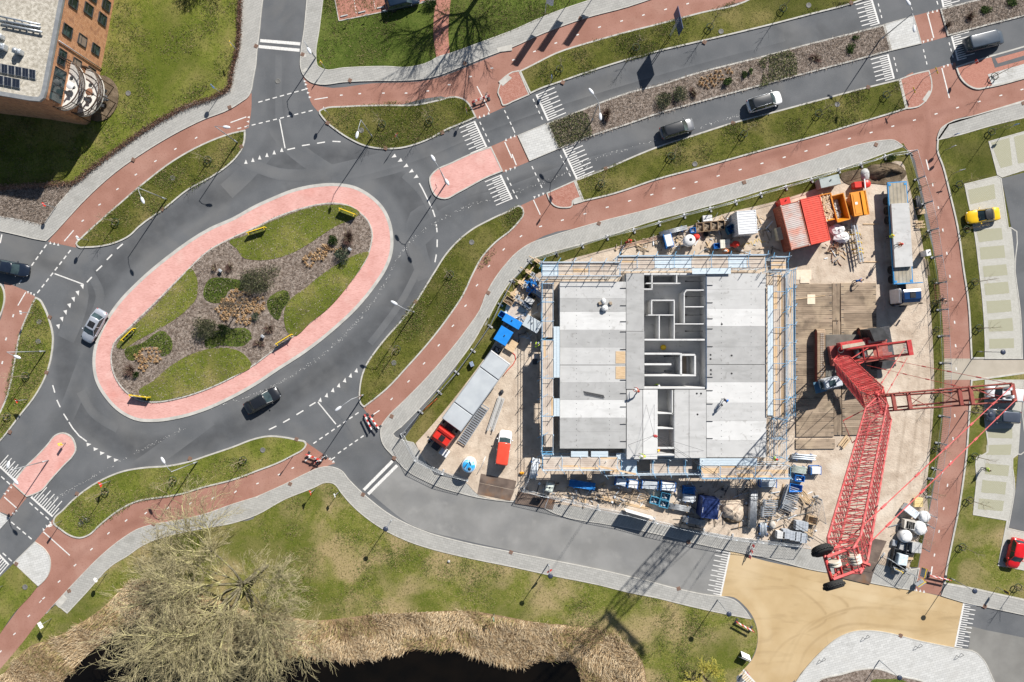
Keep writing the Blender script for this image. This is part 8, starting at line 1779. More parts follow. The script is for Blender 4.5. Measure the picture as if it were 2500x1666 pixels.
def crate_box(xy, L, wd, hh, rz, label, m=None, fill=None, name='crate', cat='crate', inner=None, seed=1):
 r = thing(name, label, cat, place(*xy), R(rz)); m = m or M['wood']; mb = MB(); t = .05
 mb.box((0, 0, .08), (L, wd, .06))
 for s_ in (-1, 1): mb.box((0, s_*(wd/2-t/2), hh/2+.1), (L, t, hh)); mb.box((s_*(L/2-t/2), 0, hh/2+.1), (t, wd-2*t-.004, hh))
 mb.build('box', m, r)
 if fill:
  rng = random.Random(seed); mb = MB()
  for i in range(16):
   if fill == 'bars': mb.bar((-L/2+.1, (rng.random()-.5)*(wd-.2), .2+hh*.6*rng.random()), (L/2-.1, (rng.random()-.5)*(wd-.2), .2+hh*.6*rng.random()), .035, 5)
   else: mb.blob(((rng.random()-.5)*(L-.3), (rng.random()-.5)*(wd-.3), .15+hh*.55*rng.random()), (.14, .1, .09), 6, 4, .25, 0, 0, rng)
  mb.build('contents', inner or TUBE, r)
 return r
def pallet_stack(xy, L, wd, hh, rz, label, m, name='block_pallet', cat='pallet load', blocks=(3, 2), group=None, wrap=False):
 r = thing(name, label, cat, place(*xy), R(rz), group); mb = MB()
 for y in (-.4, 0, .4): mb.box((0, y*wd, .05), (L, .1, .1))
 for i in range(6): mb.box((-L/2+L*(i+.5)/6, 0, .115), (L/6-.04, wd, .025))
 mb.build('pallet', M['wood'], r); mb = MB(); nz = max(1, int(hh/.22))
 if wrap: mb.bbox((0, 0, .14+hh/2), (L*.97, wd*.97, hh), .07)
 else:
  for k in range(nz):
   for i in range(blocks[0]):
    for j in range(blocks[1]): mb.box((-L/2+L*(i+.5)/blocks[0], -wd/2+wd*(j+.5)/blocks[1], .14+hh*(k+.5)/nz), (L/blocks[0]-.02, wd/blocks[1]-.02, hh/nz-.012))
 mb.build('load', m, r); return r
def planks(xy, L, wd, n, rz, label, m=None, hh=.1, seed=1, fan=2.0):
 rng = random.Random(seed); r = place(*xy); mb = MB()
 for i in range(n): mb.box((rng.uniform(-.15, .15), (i-n/2+.5)*wd/n, .03+hh*rng.random()), (L*rng.uniform(.7, 1), min(.2, wd/n*.85), .045), R(rng.uniform(-fan, fan)))
 o = mb.build('timber_pile', m or M['wood'], None, r); o.rotation_euler = (0, 0, R(rz)); return tag(o, label, 'timber')
def bigbag(xy, s, label, m=None, seed=1):
 r = thing('bulk_bag', label, 'bag', place(*xy), R(seed*23)); mb = MB(); rg = random.Random(seed)
 mb.loft([[(Rr*cos(a)*(1+.05*rg.random()), Rr*sin(a)*(1+.05*rg.random()), z) for a in [2*pi*(i+.5)/12 for i in range(12)]] for Rr, z in ((s*.9, 0), (s, s*.3), (s*1.02, s*.9), (s*.85, s*1.25), (s*.5, s*1.38))], 0, True, True); mb.build('sack', m or WH, r)
 mb = MB()
 for a in (.8, 2.4, 3.9, 5.5): mb.tube([(s*.8*cos(a), s*.8*sin(a), s*1.2), (s*.75*cos(a+.15), s*.75*sin(a+.15), s*1.5), (s*.7*cos(a+.4), s*.7*sin(a+.4), s*1.22)], .03, 4)
 mb.build('loops', m or WH, r); return r
def cabinet(xy, L, wd, hh, rz, label, m, h0=2.0):
 c = N(*xy, hh); r = thing('site_cabinet', label, 'cabinet', (c[0], c[1], .115), R(rz)); mb = MB(); mb.bbox((0, 0, hh/2), (L, wd, hh-.1), .04); mb.build('body', m, r)
 mb = MB(); mb.bbox((0, 0, hh-.02), (L+.08, wd+.08, .09), .02); mb.build('roof', m, r)
 for s_ in (-1, 1): mb = MB(); mb.box((s_*L*.25, -wd/2-.012, hh/2), (L*.46, .03, hh-.3)); d_ = mb.build('door', m, r); mb = MB(); mb.bar((s_*.08, -wd/2-.05, hh*.45), (s_*.08, -wd/2-.05, hh*.6), .02, 6); mb.build('handle', M['dark'], d_)
 mb = MB(); mb.lathe((.1, .1, hh+.02), [(.06, 0), (.06, .12), (.09, .14), (.02, .18)], 10); mb.build('lifting_eye', M['dark'], r)
# west corner
for i, ((x, y), lb) in enumerate(((C2(765, 340), 'counted first from the scaffold corner'), (C2(645, 490), 'second from the scaffold corner'), (C2(545, 640), 'third from the scaffold corner'), (C2(440, 800), 'last from the scaffold corner'))):
 r = thing('formwork_prop_stack', 'pale formwork frame standing against the curving fence, '+lb, 'formwork', place(x, y), R(-33), 'formwork frames by the curving fence'); mb = MB()
 mb.box((-.3, 0, .6), (.9, .5, .12)); mb.box((-.35, 0, .3), (.5, .4, .5)); mb.bar((-1.6, -.05, .3), (.3, 0, .8), .06, 4); mb.build('frame', M['wood'], r); mb = MB(); mb.box((.35, 0, .75), (.6, .55, .2)); mb.box((.9, -.1, .5), (1.0, .22, .16)); mb.box((1.5, -.15, .4), (.5, .3, .2)); mb.build('steel_head', TUBE, r); mb = MB(); mb.box((.3, 0, .87), (.25, .3, .05)); mb.build('plate', M['dark'], r)
planks(C2(560, 560), 5.2, .2, 1, 53, 'long thin batten laid over the formwork frames', M['wood'])
bl_ = MB(); rg = random.Random(4)
for i in range(26): a, b = C2(650+rg.uniform(-60, 70), 670+rg.uniform(-70, 90)); p = place(a, b); bl_.box((p[0], p[1], .4+rg.random()*.5), (rg.uniform(.5, 1.1), .12, .12), rg.uniform(0, 3.1), 0, rg.uniform(-.4, .4))
tag(bl_.build('blue_brackets', BLT), 'heap of bright blue brackets among the formwork frames', 'brackets')
frames(C2(740, 760), 1.3, .55, .5, -33, 'small blue rack of white parts beside the blue bracket heap', PLB, 5)
crate_box(C2(665, 800), 1.2, .7, .5, -35, 'open timber crate of formwork below the blue bracket heap', M['wood'], 'bits', inner=M['dark'])
pallet_stack(C2(630, 865), 1.15, .8, .6, -35, 'pale block stack with red straps near the formwork frames', CL, blocks=(2, 3))
crate_box(C2(590, 940), 1.5, .9, .5, -35, 'dark crate beside the last formwork frame', M['dark'], 'bars')
crate_box(C2(350, 870), 1.3, .95, .6, -33, 'timber crate of planks beside the curving fence', M['wood'], 'bars', inner=M['woodg'])
cb_ = mat('cabinet_blue', (.01, .20, .62), .45, (.015, .23, .68), 2, 3)
cabinet(C2(395, 1150), 1.0, 2.45, 2.3, 60, 'bright blue site cabinet nearer the formwork frames', cb_)
cabinet(C2(275, 1345), 1.75, 2.0, 2.3, -31, 'bright blue site cabinet nearer the grey lorry', cb_)
crate_box(C2(260, 1060), .9, .8, 1.2, -31, 'open blue bin behind the first blue cabinet', cb_, None, 'skip_bin', 'bin')
cabinet(C2(670, 1185), 1.5, 2.2, 2.2, 60, 'pale grey site cabinet close to the scaffold', mat('cabinet_grey', (.42, .47, .50), .5, (.48, .52, .55), 2, 3))
pallet_stack(C2(385, 1480), 1.3, 1.5, .4, -31, 'pale plywood pallet beside the blue cabinet', M['wood'], 'timber_pallet', 'pallet', (1, 1))
crate_box(C2(190, 1545), 1.1, .8, .5, -31, 'small dark box behind the grey lorry', M['dark'], 'bits')
# red hose, beam, conveyor and tank by the lorry
mb = MB(); mb.tube([(*N(*C1(a, b)), .16) for a, b in ((1130, 78), (1165, 105), (1172, 150), (1145, 200), (1095, 250), (1050, 310))], .05, 6); tag(mb.build('hose', M['redp']), 'red hose curving round the rear of the grey lorry', 'hose')
planks(C1(985, 665), 5.0, .95, 6, 71, 'stack of long pale beams between the lorry and the works van', CL, .5, fan=.2)
mb = MB(); p = place(*C1(1042, 455)); mb.box((p[0], p[1], .3), (.35, .4, .45), .4); tag(mb.build('gas_box', M['dark']), 'small dark box at the end of the pale beams', 'box')
r = thing('steel_grating', 'ribbed steel ramp leaning beside the grey lorry', 'ramp', place(*C1(770, 770)), R(57)); mb = MB()
for s_ in (-1, 1): mb.box((0, s_*.55, .35), (6.0, .1, .12))
mb.build('stringer', M['galv'], r); mb = MB()
for i in range(19): mb.box((-2.85+i*.316, 0, .38), (.16, 1.05, .05))
mb.build('rungs', M['galv'], r)
c = N(*C1(725, 1160), 1.6); r = thing('water_tank', 'round white tank with a swirling blue lid near the fence', 'tank', (c[0], c[1], .115)); mb = MB(); mb.lathe((0, 0, 0), [(.92, 0), (.95, .1), (.95, 1.9), (.90, 2.0)], 24); mb.build('tank', WH, r)
mb = MB(); mb.lathe((0, 0, 0), [(.86, 1.99), (.80, 2.06), (.05, 2.10)], 24); mb.build('lid', [mixin(mat('tank_blue', (.02, .30, .70), .4, (.05, .42, .80), 2, 3), (.55, .72, .82), 1.6, .5, .62, .9, 3)], r); mb = MB(); mb.lathe((.1, -.4, 2.05), [(.2, 0), (.22, .06), (.05, .1)], 14); mb.box((.2, .35, 2.12), (.1, .5, .1), .3); mb.box((-.35, .05, 2.12), (.12, .7, .08), -.6); mb.build('cap', M['dark'], r)
mb = MB(); mb.tube([(*N(*C1(a, b)), .14) for a, b in ((800, 1250), (850, 1160), (885, 1072))], .04, 5); tag(mb.build('drain_pipe', M['galv']), 'thin grey pipe lying beside the blue topped tank', 'pipe')
mb = MB(); p = place(*C1(750, 195)); mb.bbox((p[0], p[1], .4), (.5, .7, .6), .05, .4); tag(mb.build('pump', mat('pump_blue', (.12, .18, .32), .5, (.3, .35, .42), 6, 2)), 'small blue and white pump on the grass behind the lorry', 'pump')
mb = MB(); mb.tube([(*N(*C1(a, b)), .14) for a, b in ((290, 640), (330, 600), (380, 560), (420, 520))], .05, 5); tag(mb.build('orange_pipe', mat('orange_pipe', (.65, .12, .04), .5)), 'orange pipe lying along the curving fence', 'pipe')
mb = MB(); p = place(*C1(1230, 1240)); mb.blob((p[0], p[1], .3), (.36, .22, .2), 8, 5, .2); tag(mb.build('bag', mat('orange_cloth', (.75, .33, .02), .7)), 'bright orange bag on the sand beside the bottom scaffold', 'bag')
# along the bottom fence
bundle(C5(280, 400), 2.6, 1.0, .7, 80, 'blue strapped rack of pale tubes at the corner by the works van', PLB, r_=.09)
r = thing('water_container', 'pale caged water container beside the south fence', 'container', place(*C5(510, 680)), R(-15)); mb = MB(); mb.bbox((0, 0, .62), (1.0, 1.15, .95), .1); mb.build('tank', mat('ibc_white', (.56, .62, .56), .4, (.66, .70, .64), 3, 3), r); mb = MB()
for k in range(4):
 for s_ in (-1, 1): mb.bar((s_*.52, -.58, .2+k*.3), (s_*.52, .58, .2+k*.3), .015, 4); mb.bar((-.52, s_*.6, .2+k*.3), (.52, s_*.6, .2+k*.3), .015, 4)
for k in range(3): mb.bar((-.52, -.5+k*.5, 1.13), (.52, -.5+k*.5, 1.13), .015, 4)
mb.build('cage', TUBE, r); mb = MB(); mb.lathe((0, 0, 1.1), [(.12, 0), (.13, .04), (.1, .05)], 12); mb.build('cap', M['dark'], r)
bundle(C5(1010, 650), 3.3, .95, .8, -9, 'dark blue rack of long boards in the scaffold shade', BLT, r_=.07, frame=M['blue'])
frames(C5(1600, 600), 1.4, 1.0, .7, -12, 'blue rack under crumpled pale film, nearest the dark boards', PLB, 5, PLB)
frames(C5(1780, 640), 1.3, .95, .7, -8, 'white wrapped blue rack, second from the dark boards', WH, 5, WH)
frames(C5(2040, 650), 2.1, 1.0, .7, -4, 'blue rack of pale frames with a red strap', PLB, 7)
frames(C6(155, 560), 1.9, 1.1, .7, -7, 'white covered blue rack beside the open blue bins', WH, 7, PLB)
for (x, y), lb in ((C6(125, 690), 'open blue bin of fittings touching the white covered rack'), (C6(105, 785), 'open blue bin of fittings, lower of the pair'), (C5(2120, 890), 'open blue bin of fittings nearest the plank pile')): crate_box((x, y), 1.25, .95, .6, -14, lb, mat('bin_blue', (.05, .22, .36), .5, (.08, .28, .42), 3, 3), 'bits', 'fittings_bin', 'bin', TUBE)
frames(C6(425, 610), 1.5, .9, .5, -5, 'dark blue rack in the shade below the scaffold', BLT, 5)
bundle(C6(430, 715), 1.5, 1.0, .5, -8, 'short bundle of pale tubes above the long tube bundle', PLB)
bundle(C6(315, 835), 2.9, .75, .6, -10, 'long bundle of steel tubes with timber under it', TUBE, r_=.05, frame=M['wood'])
bundle(C6(490, 1005), 2.9, .8, .6, -12, 'long bundle of steel tubes tight against the south fence', TUBE, r_=.05)
planks(C5(1760, 830), 6.2, .9, 7, -13, 'pile of long weathered planks near the south fence', M['woodg'], seed=2, fan=4); planks(C5(1450, 900), 3.2, .5, 5, -20, 'ladder-like timber pieces by the south fence', M['wood'], seed=3, fan=9); planks(C5(1860, 990), 4.0, .35, 3, -11, 'yellowish planks lying below the weathered plank pile', M['wood'], seed=4, fan=3)
mb = MB(); rg = random.Random(9)
for i in range(40): p = place(*C5(1560+rg.gauss(0, 90), 940+rg.gauss(0, 25))); mb.bar((p[0], p[1], .2), (p[0]+rg.uniform(-.5, .5), p[1]+rg.uniform(-.3, .3), .3+rg.random()*.3), .03, 4)
tag(mb.build('scrap_heap', M['dark']), 'heap of dark scrap metal by the south fence', 'scrap')
frames(C6(1430, 515), 2.1, 1.0, .7, -2, 'blue rack of pale panels near the crane side of the scaffold', PLB, 6)
bundle(C6(1895, 190), 3.1, .8, .5, -4, 'white and blue wrapped bundle below the single crane mat', PLB, r_=.1)
bundle(C6(1830, 350), 1.9, .95, .5, -8, 'loose bundle of greenish tubes near the white rack', mat('pale_green_tube', (.36, .42, .38), .6, (.48, .53, .49), 3, 3), r_=.04); frames(C6(2035, 355), 1.3, 1.0, .6, 0, 'white topped pallet rack near the crane jib', WH, 4, WH)
crate_box(C6(1835, 460), 1.25, .8, .6, -8, 'bright blue open crate with white parts', M['blue'], 'bits', inner=PLB);
c = place(*C6(1780, 575)); r = thing('tipping_skip', 'bright blue wedge shaped tipping skip', 'skip', c, R(-5)); mb = MB(); mb.loft([[(-.5, -.45, .2), (.5, -.35, .2), (.5, .35, .2), (-.5, .45, .2)], [(-.95, -.6, 1.0), (.75, -.45, 1.0), (.75, .45, 1.0), (-.95, .6, 1.0)], [(-.88, -.54, 1.0), (.70, -.40, 1.0), (.70, .40, 1.0), (-.88, .54, 1.0)], [(-.5, -.4, .3), (.45, -.3, .3), (.45, .3, .3), (-.5, .4, .3)]]); mb.build('hopper', M['blue'], r); mb = MB(); mb.box((0, 0, .12), (1.0, .9, .1)); mb.build('base', M['dark'], r)
# galvanised frames leaning in rows
for (x, y), L, k, rz, lb in ((C6(1720, 680), 2.0, 10, -18, 'row of leaning galvanised frames beside the blue tipping skip'), (C6(1690, 805), 1.9, 5, -24, 'shorter row of leaning galvanised frames toward the street'), (C6(1455, 780), 1.9, 4, -1, 'galvanised trestle frame, nearer the scaffold'), (C6(1430, 880), 1.9, 5, -2, 'galvanised trestle frame, nearer the street')):
 r = thing('steel_trestle', lb, 'trestle', place(x, y), R(rz), 'galvanised trestles on the sand'); mb = MB()
 for i in range(k): y_ = (i-k/2+.5)*.26; mb.box((.1, y_, .62), (L, .11, .09)); mb.bar((-L/2+.2, y_, .05), (-L/2+.25, y_, 1.0), .045, 5)
 mb.build('rails', M['galv'], r); mb = MB(); mb.box((-L/2+.15, 0, .55), (.3, k*.26+.1, .12)); mb.box((-L/2+.15, 0, .95), (.12, k*.26+.1, .1)); mb.build('crossbeam', TUBE, r)
bundle(C6(1235, 845), 4.9, .9, .9, 88, 'tall stack of steel tubes beside the sand heap', TUBE, r_=.055, frame=M['galv'])
planks(C6(1900, 690), 3.0, 1.2, 9, -48, 'scattered short timber offcuts beside the leaning frames', M['wood'], .3, 6, 14); planks(C6(1860, 745), 2.0, .5, 4, -35, 'weathered short planks below the timber offcuts', M['woodg'], .3, 7, 12)
crate_box(C6(1990, 990), 1.35, 1.05, .8, -12, 'empty open timber crate near the site gate', M['wood'])
gb = mat('grey_block', (.33, .36, .40), .8, (.42, .45, .49), 2, 4)
for i, ((x, y), L, w_, m, lb) in enumerate(((C6(1815, 1050), 1.1, 1.9, gb, 'tall grey block stack, back row nearer the scaffold'), (C6(1890, 1065), .9, 2.0, gb, 'tall grey block stack, back row beside the timber crate'), (C6(1580, 1170), 1.2, 1.5, CW, 'white wrapped block stack at the end of the front row'), (C6(1650, 1160), 1.1, 1.9, gb, 'grey block stack, second in the front row'), (C6(1735, 1180), 1.0, 1.9, gb, 'grey block stack, third in the front row'), (C6(1800, 1190), 1.0, 2.0, gb, 'grey block stack, fourth in the front row'), (C6(1870, 1210), 1.1, 2.1, gb, 'grey block stack at the gate end of the front row'))): pallet_stack((x, y), L*.85, w_*.62, .9, -4, lb, m, blocks=(2, 3))
pallet_stack(C6(1960, 1150), 1.2, 1.2, .15, -2, 'pale empty pallets beside the grey block stacks', M['wood'], 'timber_pallet', 'pallet', (1, 1))
bundle(C6(1375, 1115), 1.6, .95, .6, 88, 'grey upright bundle of gutter profiles by the south fence', mat('gutter_grey', (.30, .34, .38), .5, (.42, .46, .5), 4, 3), r_=.08)
sack((*N(*C6(1480, 1045)),), .115, (.45, .55, .35), 'dirty white bulk bag slumped near the gutter bundle', mat('dirty_bag', (.42, .39, .35), .8, (.55, .52, .48), 3, 4), .2, 8)
mb = MB(); mb.bar((*N(*C6(970, 1105)), .2), (*N(*C6(2000, 885)), .2), .07, 8); tag(mb.build('long_pipe', M['lid']), 'long grey pipe lying across the sand toward the gate', 'pipe')
def heap(poly, name, label, m, h, seed, kind=None):
 rng = random.Random(seed); p = ccw(smooth(W(poly), 4)); c = Vector((sum(q[0] for q in p)/len(p), sum(q[1] for q in p)/len(p))); rings = []
 for f, z in ((1, .0), (.85, .28), (.65, .6), (.4, .85), (.15, 1.0)): rings.append([(c.x+(x-c.x)*f*(1+rng.uniform(-.08, .08)), c.y+(y-c.y)*f*(1+rng.uniform(-.08, .08)), .11+h*z*(1+rng.uniform(-.22, .22))) for x, y in p])
 mb = MB(); mb.loft(rings, 0, True, True); o = mb.build(name, m); return tag(o, label, 'heap')
heap(CR(1600, 1080, 5.226, "850,760 960,735 1090,745 1125,830 1115,960 1060,1030 930,1010 840,930"), 'sand_heap', 'heap of brown sand between the blue container and tube stack', M['sand'], .9, 3)
heap(CR(1600, 1080, 5.226, "840,930 920,960 1080,960 1100,1010 1000,1035 880,1005"), 'soil_heap', 'ridge of darker soil at the foot of the sand heap', M['soil'], .5, 5)
heap(T(4, "690,1150 780,1135 880,1130 935,1160 930,1195 850,1190 790,1230 700,1240 670,1200"), 'soil_heap', 'rough ridge of dug soil along the upper fence corner', M['soil'], .9, 6)
heap(T(4, "640,1165 680,1160 690,1245 650,1250"), 'cement_heap', 'pale grey heap of mortar waste by the red mixer', CL, .5, 7)
# top side
C3s = C3
planks(C3(1530, 760), 6.4, .5, 5, 14, 'long reddish planks lying near the north fence', mat('red_plank', (.36, .24, .17), .85, (.46, .32, .24), 1, 4), .15, 8, 1.2)
bundle(C3(2030, 590), 3.6, .6, .5, 14, 'bundle of dark tubes beside the north fence', TUBE, r_=.05); r = frames(C3(1945, 745), 1.0, 1.75, .8, 15, 'bright blue wrapped rack near the cement mixer', BLT, 5, PLB)
for i, (x, y) in enumerate(((135, 765), (225, 755), (315, 745), (392, 735))): crate_box(C4(x, y), .95, 1.25, .55, 3, f'open timber crate of battens, {ORD[i+1]} from the cement mixer', mat('crate_wood', (.34, .24, .15), .85, (.44, .32, .21), 2, 4), 'bars', inner=M['woodg'])
pallet_stack(C4(228, 655), 1.25, .8, .5, 5, 'pallet of crumpled white sacks behind the timber crates', WH, 'sack_pallet', 'pallet load', (3, 2))
r = thing('bucket', 'black mortar tub below the timber crates', 'bucket', place(*C4(215, 845))); mb = MB(); mb.lathe((0, 0, 0), [(.30, .03), (.38, .45), (.36, .45), (.29, .06)], 18); mb.build('tub', M['black'], r); mb = MB(); mb.box((0, 0, .02), (.95, .8, .03)); mb.build('board', M['woodg'], r)
r = thing('bucket', 'black bucket hanging at the last timber crate', 'bucket', place(*C4(400, 770))); mb = MB(); mb.lathe((0, 0, .6), [(.2, 0), (.25, .3), (.23, .3), (.19, .05)], 16); mb.build('tub', M['black'], r)
def mixer(xy, label, dm, rz, silo=False):
 r = thing('cement_mixer', label, 'cement mixer', place(*xy, 1.0), R(rz)); Mx = Matrix.Translation((0, 0, .95)) @ Matrix.Rotation(R(35), 4, 'Y'); mb = MB(); mb.lathe(None, [(.25, -.45), (.45, -.15), (.45, .15), (.28, .5), (.24, .5)], 18, M=Mx); mb.build('drum', dm, r)
 mb = MB()
 for s_ in (-1, 1): mb.bar((-.4, s_*.35, 0), (0, s_*.3, .9), .04, 5); mb.bar((.4, s_*.35, 0), (0, s_*.3, .9), .04, 5)
 mb.build('stand', M['dark'], r); mb = MB(); mb.bbox((-.55, 0, .8), (.4, .4, .4), .05); mb.build('motor', dm, r)
mixer(C4(90, 885), 'red cement mixer drum beside the white silo', M['redp'], 40); mixer(C4(565, 965), 'orange red cement mixer behind the top scaffold', M['redp'], 10)
c = N(*C4(5, 925), 1.4); r = thing('mortar_silo', 'white round mortar silo standing near the red mixer', 'silo', (c[0], c[1], .115)); mb = MB(); mb.lathe((0, 0, 0), [(.3, .5), (.75, 1.1), (.78, 1.9), (.6, 2.05), (.15, 2.12)], 22); mb.build('vessel', WH, r); mb = MB()
for k in range(4): a = k*pi/2+.6; mb.bar((.6*cos(a), .6*sin(a), 0), (.6*cos(a), .6*sin(a), 1.4), .04, 6)
mb.build('legs', M['galv'], r); mb = MB(); mb.lathe((.1, .1, 2.1), [(.2, 0), (.2, .06), (.03, .08)], 12); mb.build('hatch', M['dark'], r)
pallet_stack(C4(430, 965), 1.3, 1.15, .8, 3, 'pallet of pale sacks on the cutting table', mat('sack_paper', (.60, .58, .50), .8, (.68, .66, .58), 3, 3), 'sack_pallet', 'pallet load', (3, 2)); crate_box(C4(340, 985), .8, .7, .6, 5, 'blue bag box beside the pale sack pallet', M['blue'], 'bits', inner=BLT)
crate_box(C4(55, 800), .7, .7, .6, 5, 'bright blue bin by the timber crates', M['blue'], 'bits', inner=PLB); crate_box(C4(500, 790), 1.0, 1.1, .9, 25, 'dark blue barrels crate behind the white container', mat('barrel_blue', (.02, .12, .22), .4, (.03, .16, .28), 3, 3), 'bits', inner=BLT)
cabinet(C4(1158, 450), 1.3, .8, 1.6, 14, 'small red box behind the brown container', M['redp'])
r = pallet_stack(C4(1095, 840), 1.1, 1.7, .9, 12, 'stack of cream crates leaning at the brown container', mat('cream_crate', (.52, .47, .35), .7, (.60, .55, .42), 3, 3), 'crate_stack', 'crate stack', (1, 4))
planks(C4(1065, 1020), 1.5, 1.5, 1, -20, 'dark board lying in the brown container shade', M['woodg']); planks(C4(930, 1000), 1.3, .9, 1, 10, 'tan board lying near the yellow cable', mat('tan_board', (.50, .36, .25), .85, (.56, .42, .30), 2, 3))
mb = MB(); rg = random.Random(3); pts = [C4(620+i*18+rg.uniform(-10, 10), 990-i*5+rg.uniform(-35, 35)) for i in range(18)]; mb.tube([(*N(*q), .13) for q in pts], .03, 4); tag(mb.build('cable', M['yellow']), 'tangled yellow cable on the sand behind the top scaffold', 'cable')
cabinet(C8(950, 150), 2.6, 1.25, 1.5, 13, 'grey metal store box with an orange end by the north fence', mat('store_grey', (.30, .34, .33), .55, (.36, .40, .39), 2, 3))
r = thing('mortar_pump', 'red mortar mixer machine behind the closed orange skip', 'machine', place(*C8(1440, 215)), R(5)); mb = MB(); mb.bbox((-.45, 0, .6), (1.3, .85, .8), .08); mb.build('body', M['redp'], r); mb = MB(); mb.lathe((.55, 0, .3), [(.3, 0), (.5, .3), (.52, .8), (.45, .85)], 18); mb.build('drum', M['redp'], r); mb = MB(); mb.box((.2, .0, 1.22), (.16, 1.3, .1)); mb.build('arm', WH, r)
for (x, y), s, lb, sd in ((C8(1075, 920), (1.05, .8, .55), 'large crumpled white tarpaulin beside the orange skips', 11), (C8(1155, 1050), (1.1, .75, .5), 'crumpled white tarpaulin nearer the yellow frames', 12)): mb = MB(); p = place(x, y); mb.blob((p[0], p[1], .4), s, 11, 7, .22, rng=random.Random(sd)); o = mb.build('tarpaulin', WH); [setattr(f, 'use_smooth', False) for f in o.data.polygons]; tag(o, lb, 'tarpaulin')
mb = MB(); rg = random.Random(2); pts = [(960, 1240), (985, 1300), (975, 1380), (990, 1460), (1020, 1420), (1060, 1400), (1090, 1460), (1130, 1500)]; mb.tube([(*N(*C8(*q)), .15) for q in pts], .07, 5); tag(mb.build('chain', M['rust']), 'rusty heavy chain trailing across the sand', 'chain')
mb = MB()
for i in range(22): p = place(*C8(1060+rg.gauss(0, 55), 1190+rg.gauss(0, 35))); mb.bar((p[0], p[1], .2+rg.random()*.2), (p[0]+rg.uniform(-.5, .5), p[1]+rg.uniform(-.4, .4), .2+rg.random()*.4), .06, 5)
tag(mb.build('chain_heap', M['rust']), 'heap of rusty lifting chains below the white tarpaulin', 'chains')
a, b = C8(1350, 850), C8(1455, 1440); A, B_ = Vector(N(*a, 1.0)), Vector(N(*b, 1.0)); d = B_-A; r = thing('lifting_beam', 'long silver lifting beam frame with yellow clamps', 'lifting beam', ((A.x+B_.x)/2, (A.y+B_.y)/2, .115), math.atan2(d.y, d.x)); L = d.length; mb = MB()
for s_ in (-.18, .18): mb.box((0, s_, 1.05), (L, .12, .14)); mb.box((0, s_, .55), (L, .08, .1))
for k in range(13): mb.bar((-L/2+L*k/12, -.18, .55), (-L/2+L*(k+.5)/12, .18, 1.05), .03, 4)
mb.build('beam', M['galv'], r); mb = MB()
for k, x in enumerate((-.28, -.05, .12, .22)): mb.tube([(x*L, -.7, .4), (x*L+.1, -.35, .9), (x*L, 0, 1.15), (x*L+.15, .45, .9), (x*L+.3, .75, .45)], .07, 5)
mb.build('clamps', M['yellow'], r); mb = MB()
for x in (-.42, 0, .42):
 for s_ in (-1, 1): mb.bar((x*L, 0, 1.0), (x*L, s_*.7, 0), .035, 5)
mb.build('stand', M['galv'], r)
for i, (y, lb) in enumerate(((548, 'thin timber bearer beside the flatbed lorry, nearer the skips'), (640, 'thin timber bearer beside the flatbed lorry, nearer the crane mats'))): mb = MB(); a, b = N(2106, y), N(2146, y); mb.box(((a[0]+b[0])/2, a[1], .16), (b[0]-a[0], .12, .09)); tag(mb.build('timber_bearer', M['wood']), lb, 'timber')
for (x0, y0, x1, y1), lb, z in (((1290, 1270, 1470, 1390), 'large pale plywood board by the stair scaffold', .14), ((1335, 1350, 1448, 1430), 'smaller plywood board lying over a larger one', .19)): a, b = N(*C4(x0, y0)), N(*C4(x1, y1)); mb = MB(); mb.box(((a[0]+b[0])/2, (a[1]+b[1])/2, z), (b[0]-a[0], a[1]-b[1], .03)); tag(mb.build('plywood_board', mat('pale_ply', (.66, .55, .42), .8, (.72, .62, .5), 2, 3)), lb, 'plywood')
p = tp(8, 291, 498); mb = MB(); mb.box((*p, .32), (1.05, 1.3, .04)); tag(mb.build('plywood_board', mat('pale_ply_two', (.70, .58, .42), .8, (.75, .64, .5), 2, 3)), 'pale plywood board lying on the crane mats with a batten', 'plywood')
a, b = tp(8, 175, 500), tp(8, 385, 473); mb = MB(); mb.bar((*a, .32), (*b, .32), .05, 4); tag(mb.build('batten', M['wood']), 'thin batten lying across the crane mats under a board', 'timber')
planks((1875+155/2.82, 555+500/2.82), 4.2, .6, 6, 87, 'bundle of fresh timber battens between scaffold and crane mats', M['wood'], .2, 9, 3)
planks((1875+535/2.82, 555+1480/2.82), 2.0, .9, 5, 52, 'short stack of pale beams near the crane boom', M['wood'], .4, 10, 1)
# east side stores
planks((2120+560/4.355, 420+555/4.355), 1.3, 1.0, 6, 8, 'timber crate of offcuts by the east fence', M['wood'], .4, 12, 5); r = bundle((2120+540/4.355, 420+330/4.355), 1.9, .65, .5, 98, 'dark roll of membrane beside the east fence', M['dark'], r_=.14, frame=M['wood']); pallet_stack((2120+565/4.355, 420+425/4.355), .75, .65, .5, 8, 'small timber pallet box next to the dark roll', M['wood'], 'timber_pallet', 'pallet', (1, 2))
cabinet((2120+635/4.355, 420+860/4.355), .55, .75, 1.4, 10, 'small pale electrical cabinet on the east fence strip', WH); planks((2120+640/4.355, 420+1010/4.355), 2.6, .4, 4, 98, 'grey planks stacked along the east fence strip', M['woodg'], .2, 13, .5)
r = thing('steel_gate', 'brown steel grid frame leaning on the east fence', 'gate', place(2120+730/4.355, 420+1275/4.355), R(95)); mb = MB()
for k in range(7): mb.bar((-1.0+k*.33, -.35, .3), (-1.0+k*.33, .35, .5), .025, 4)
for s_ in (-1, 1): mb.bar((-1.05, s_*.35, .4+.1*s_), (1.05, s_*.35, .4+.1*s_), .035, 5)
mb.build('grid', M['rust'], r)
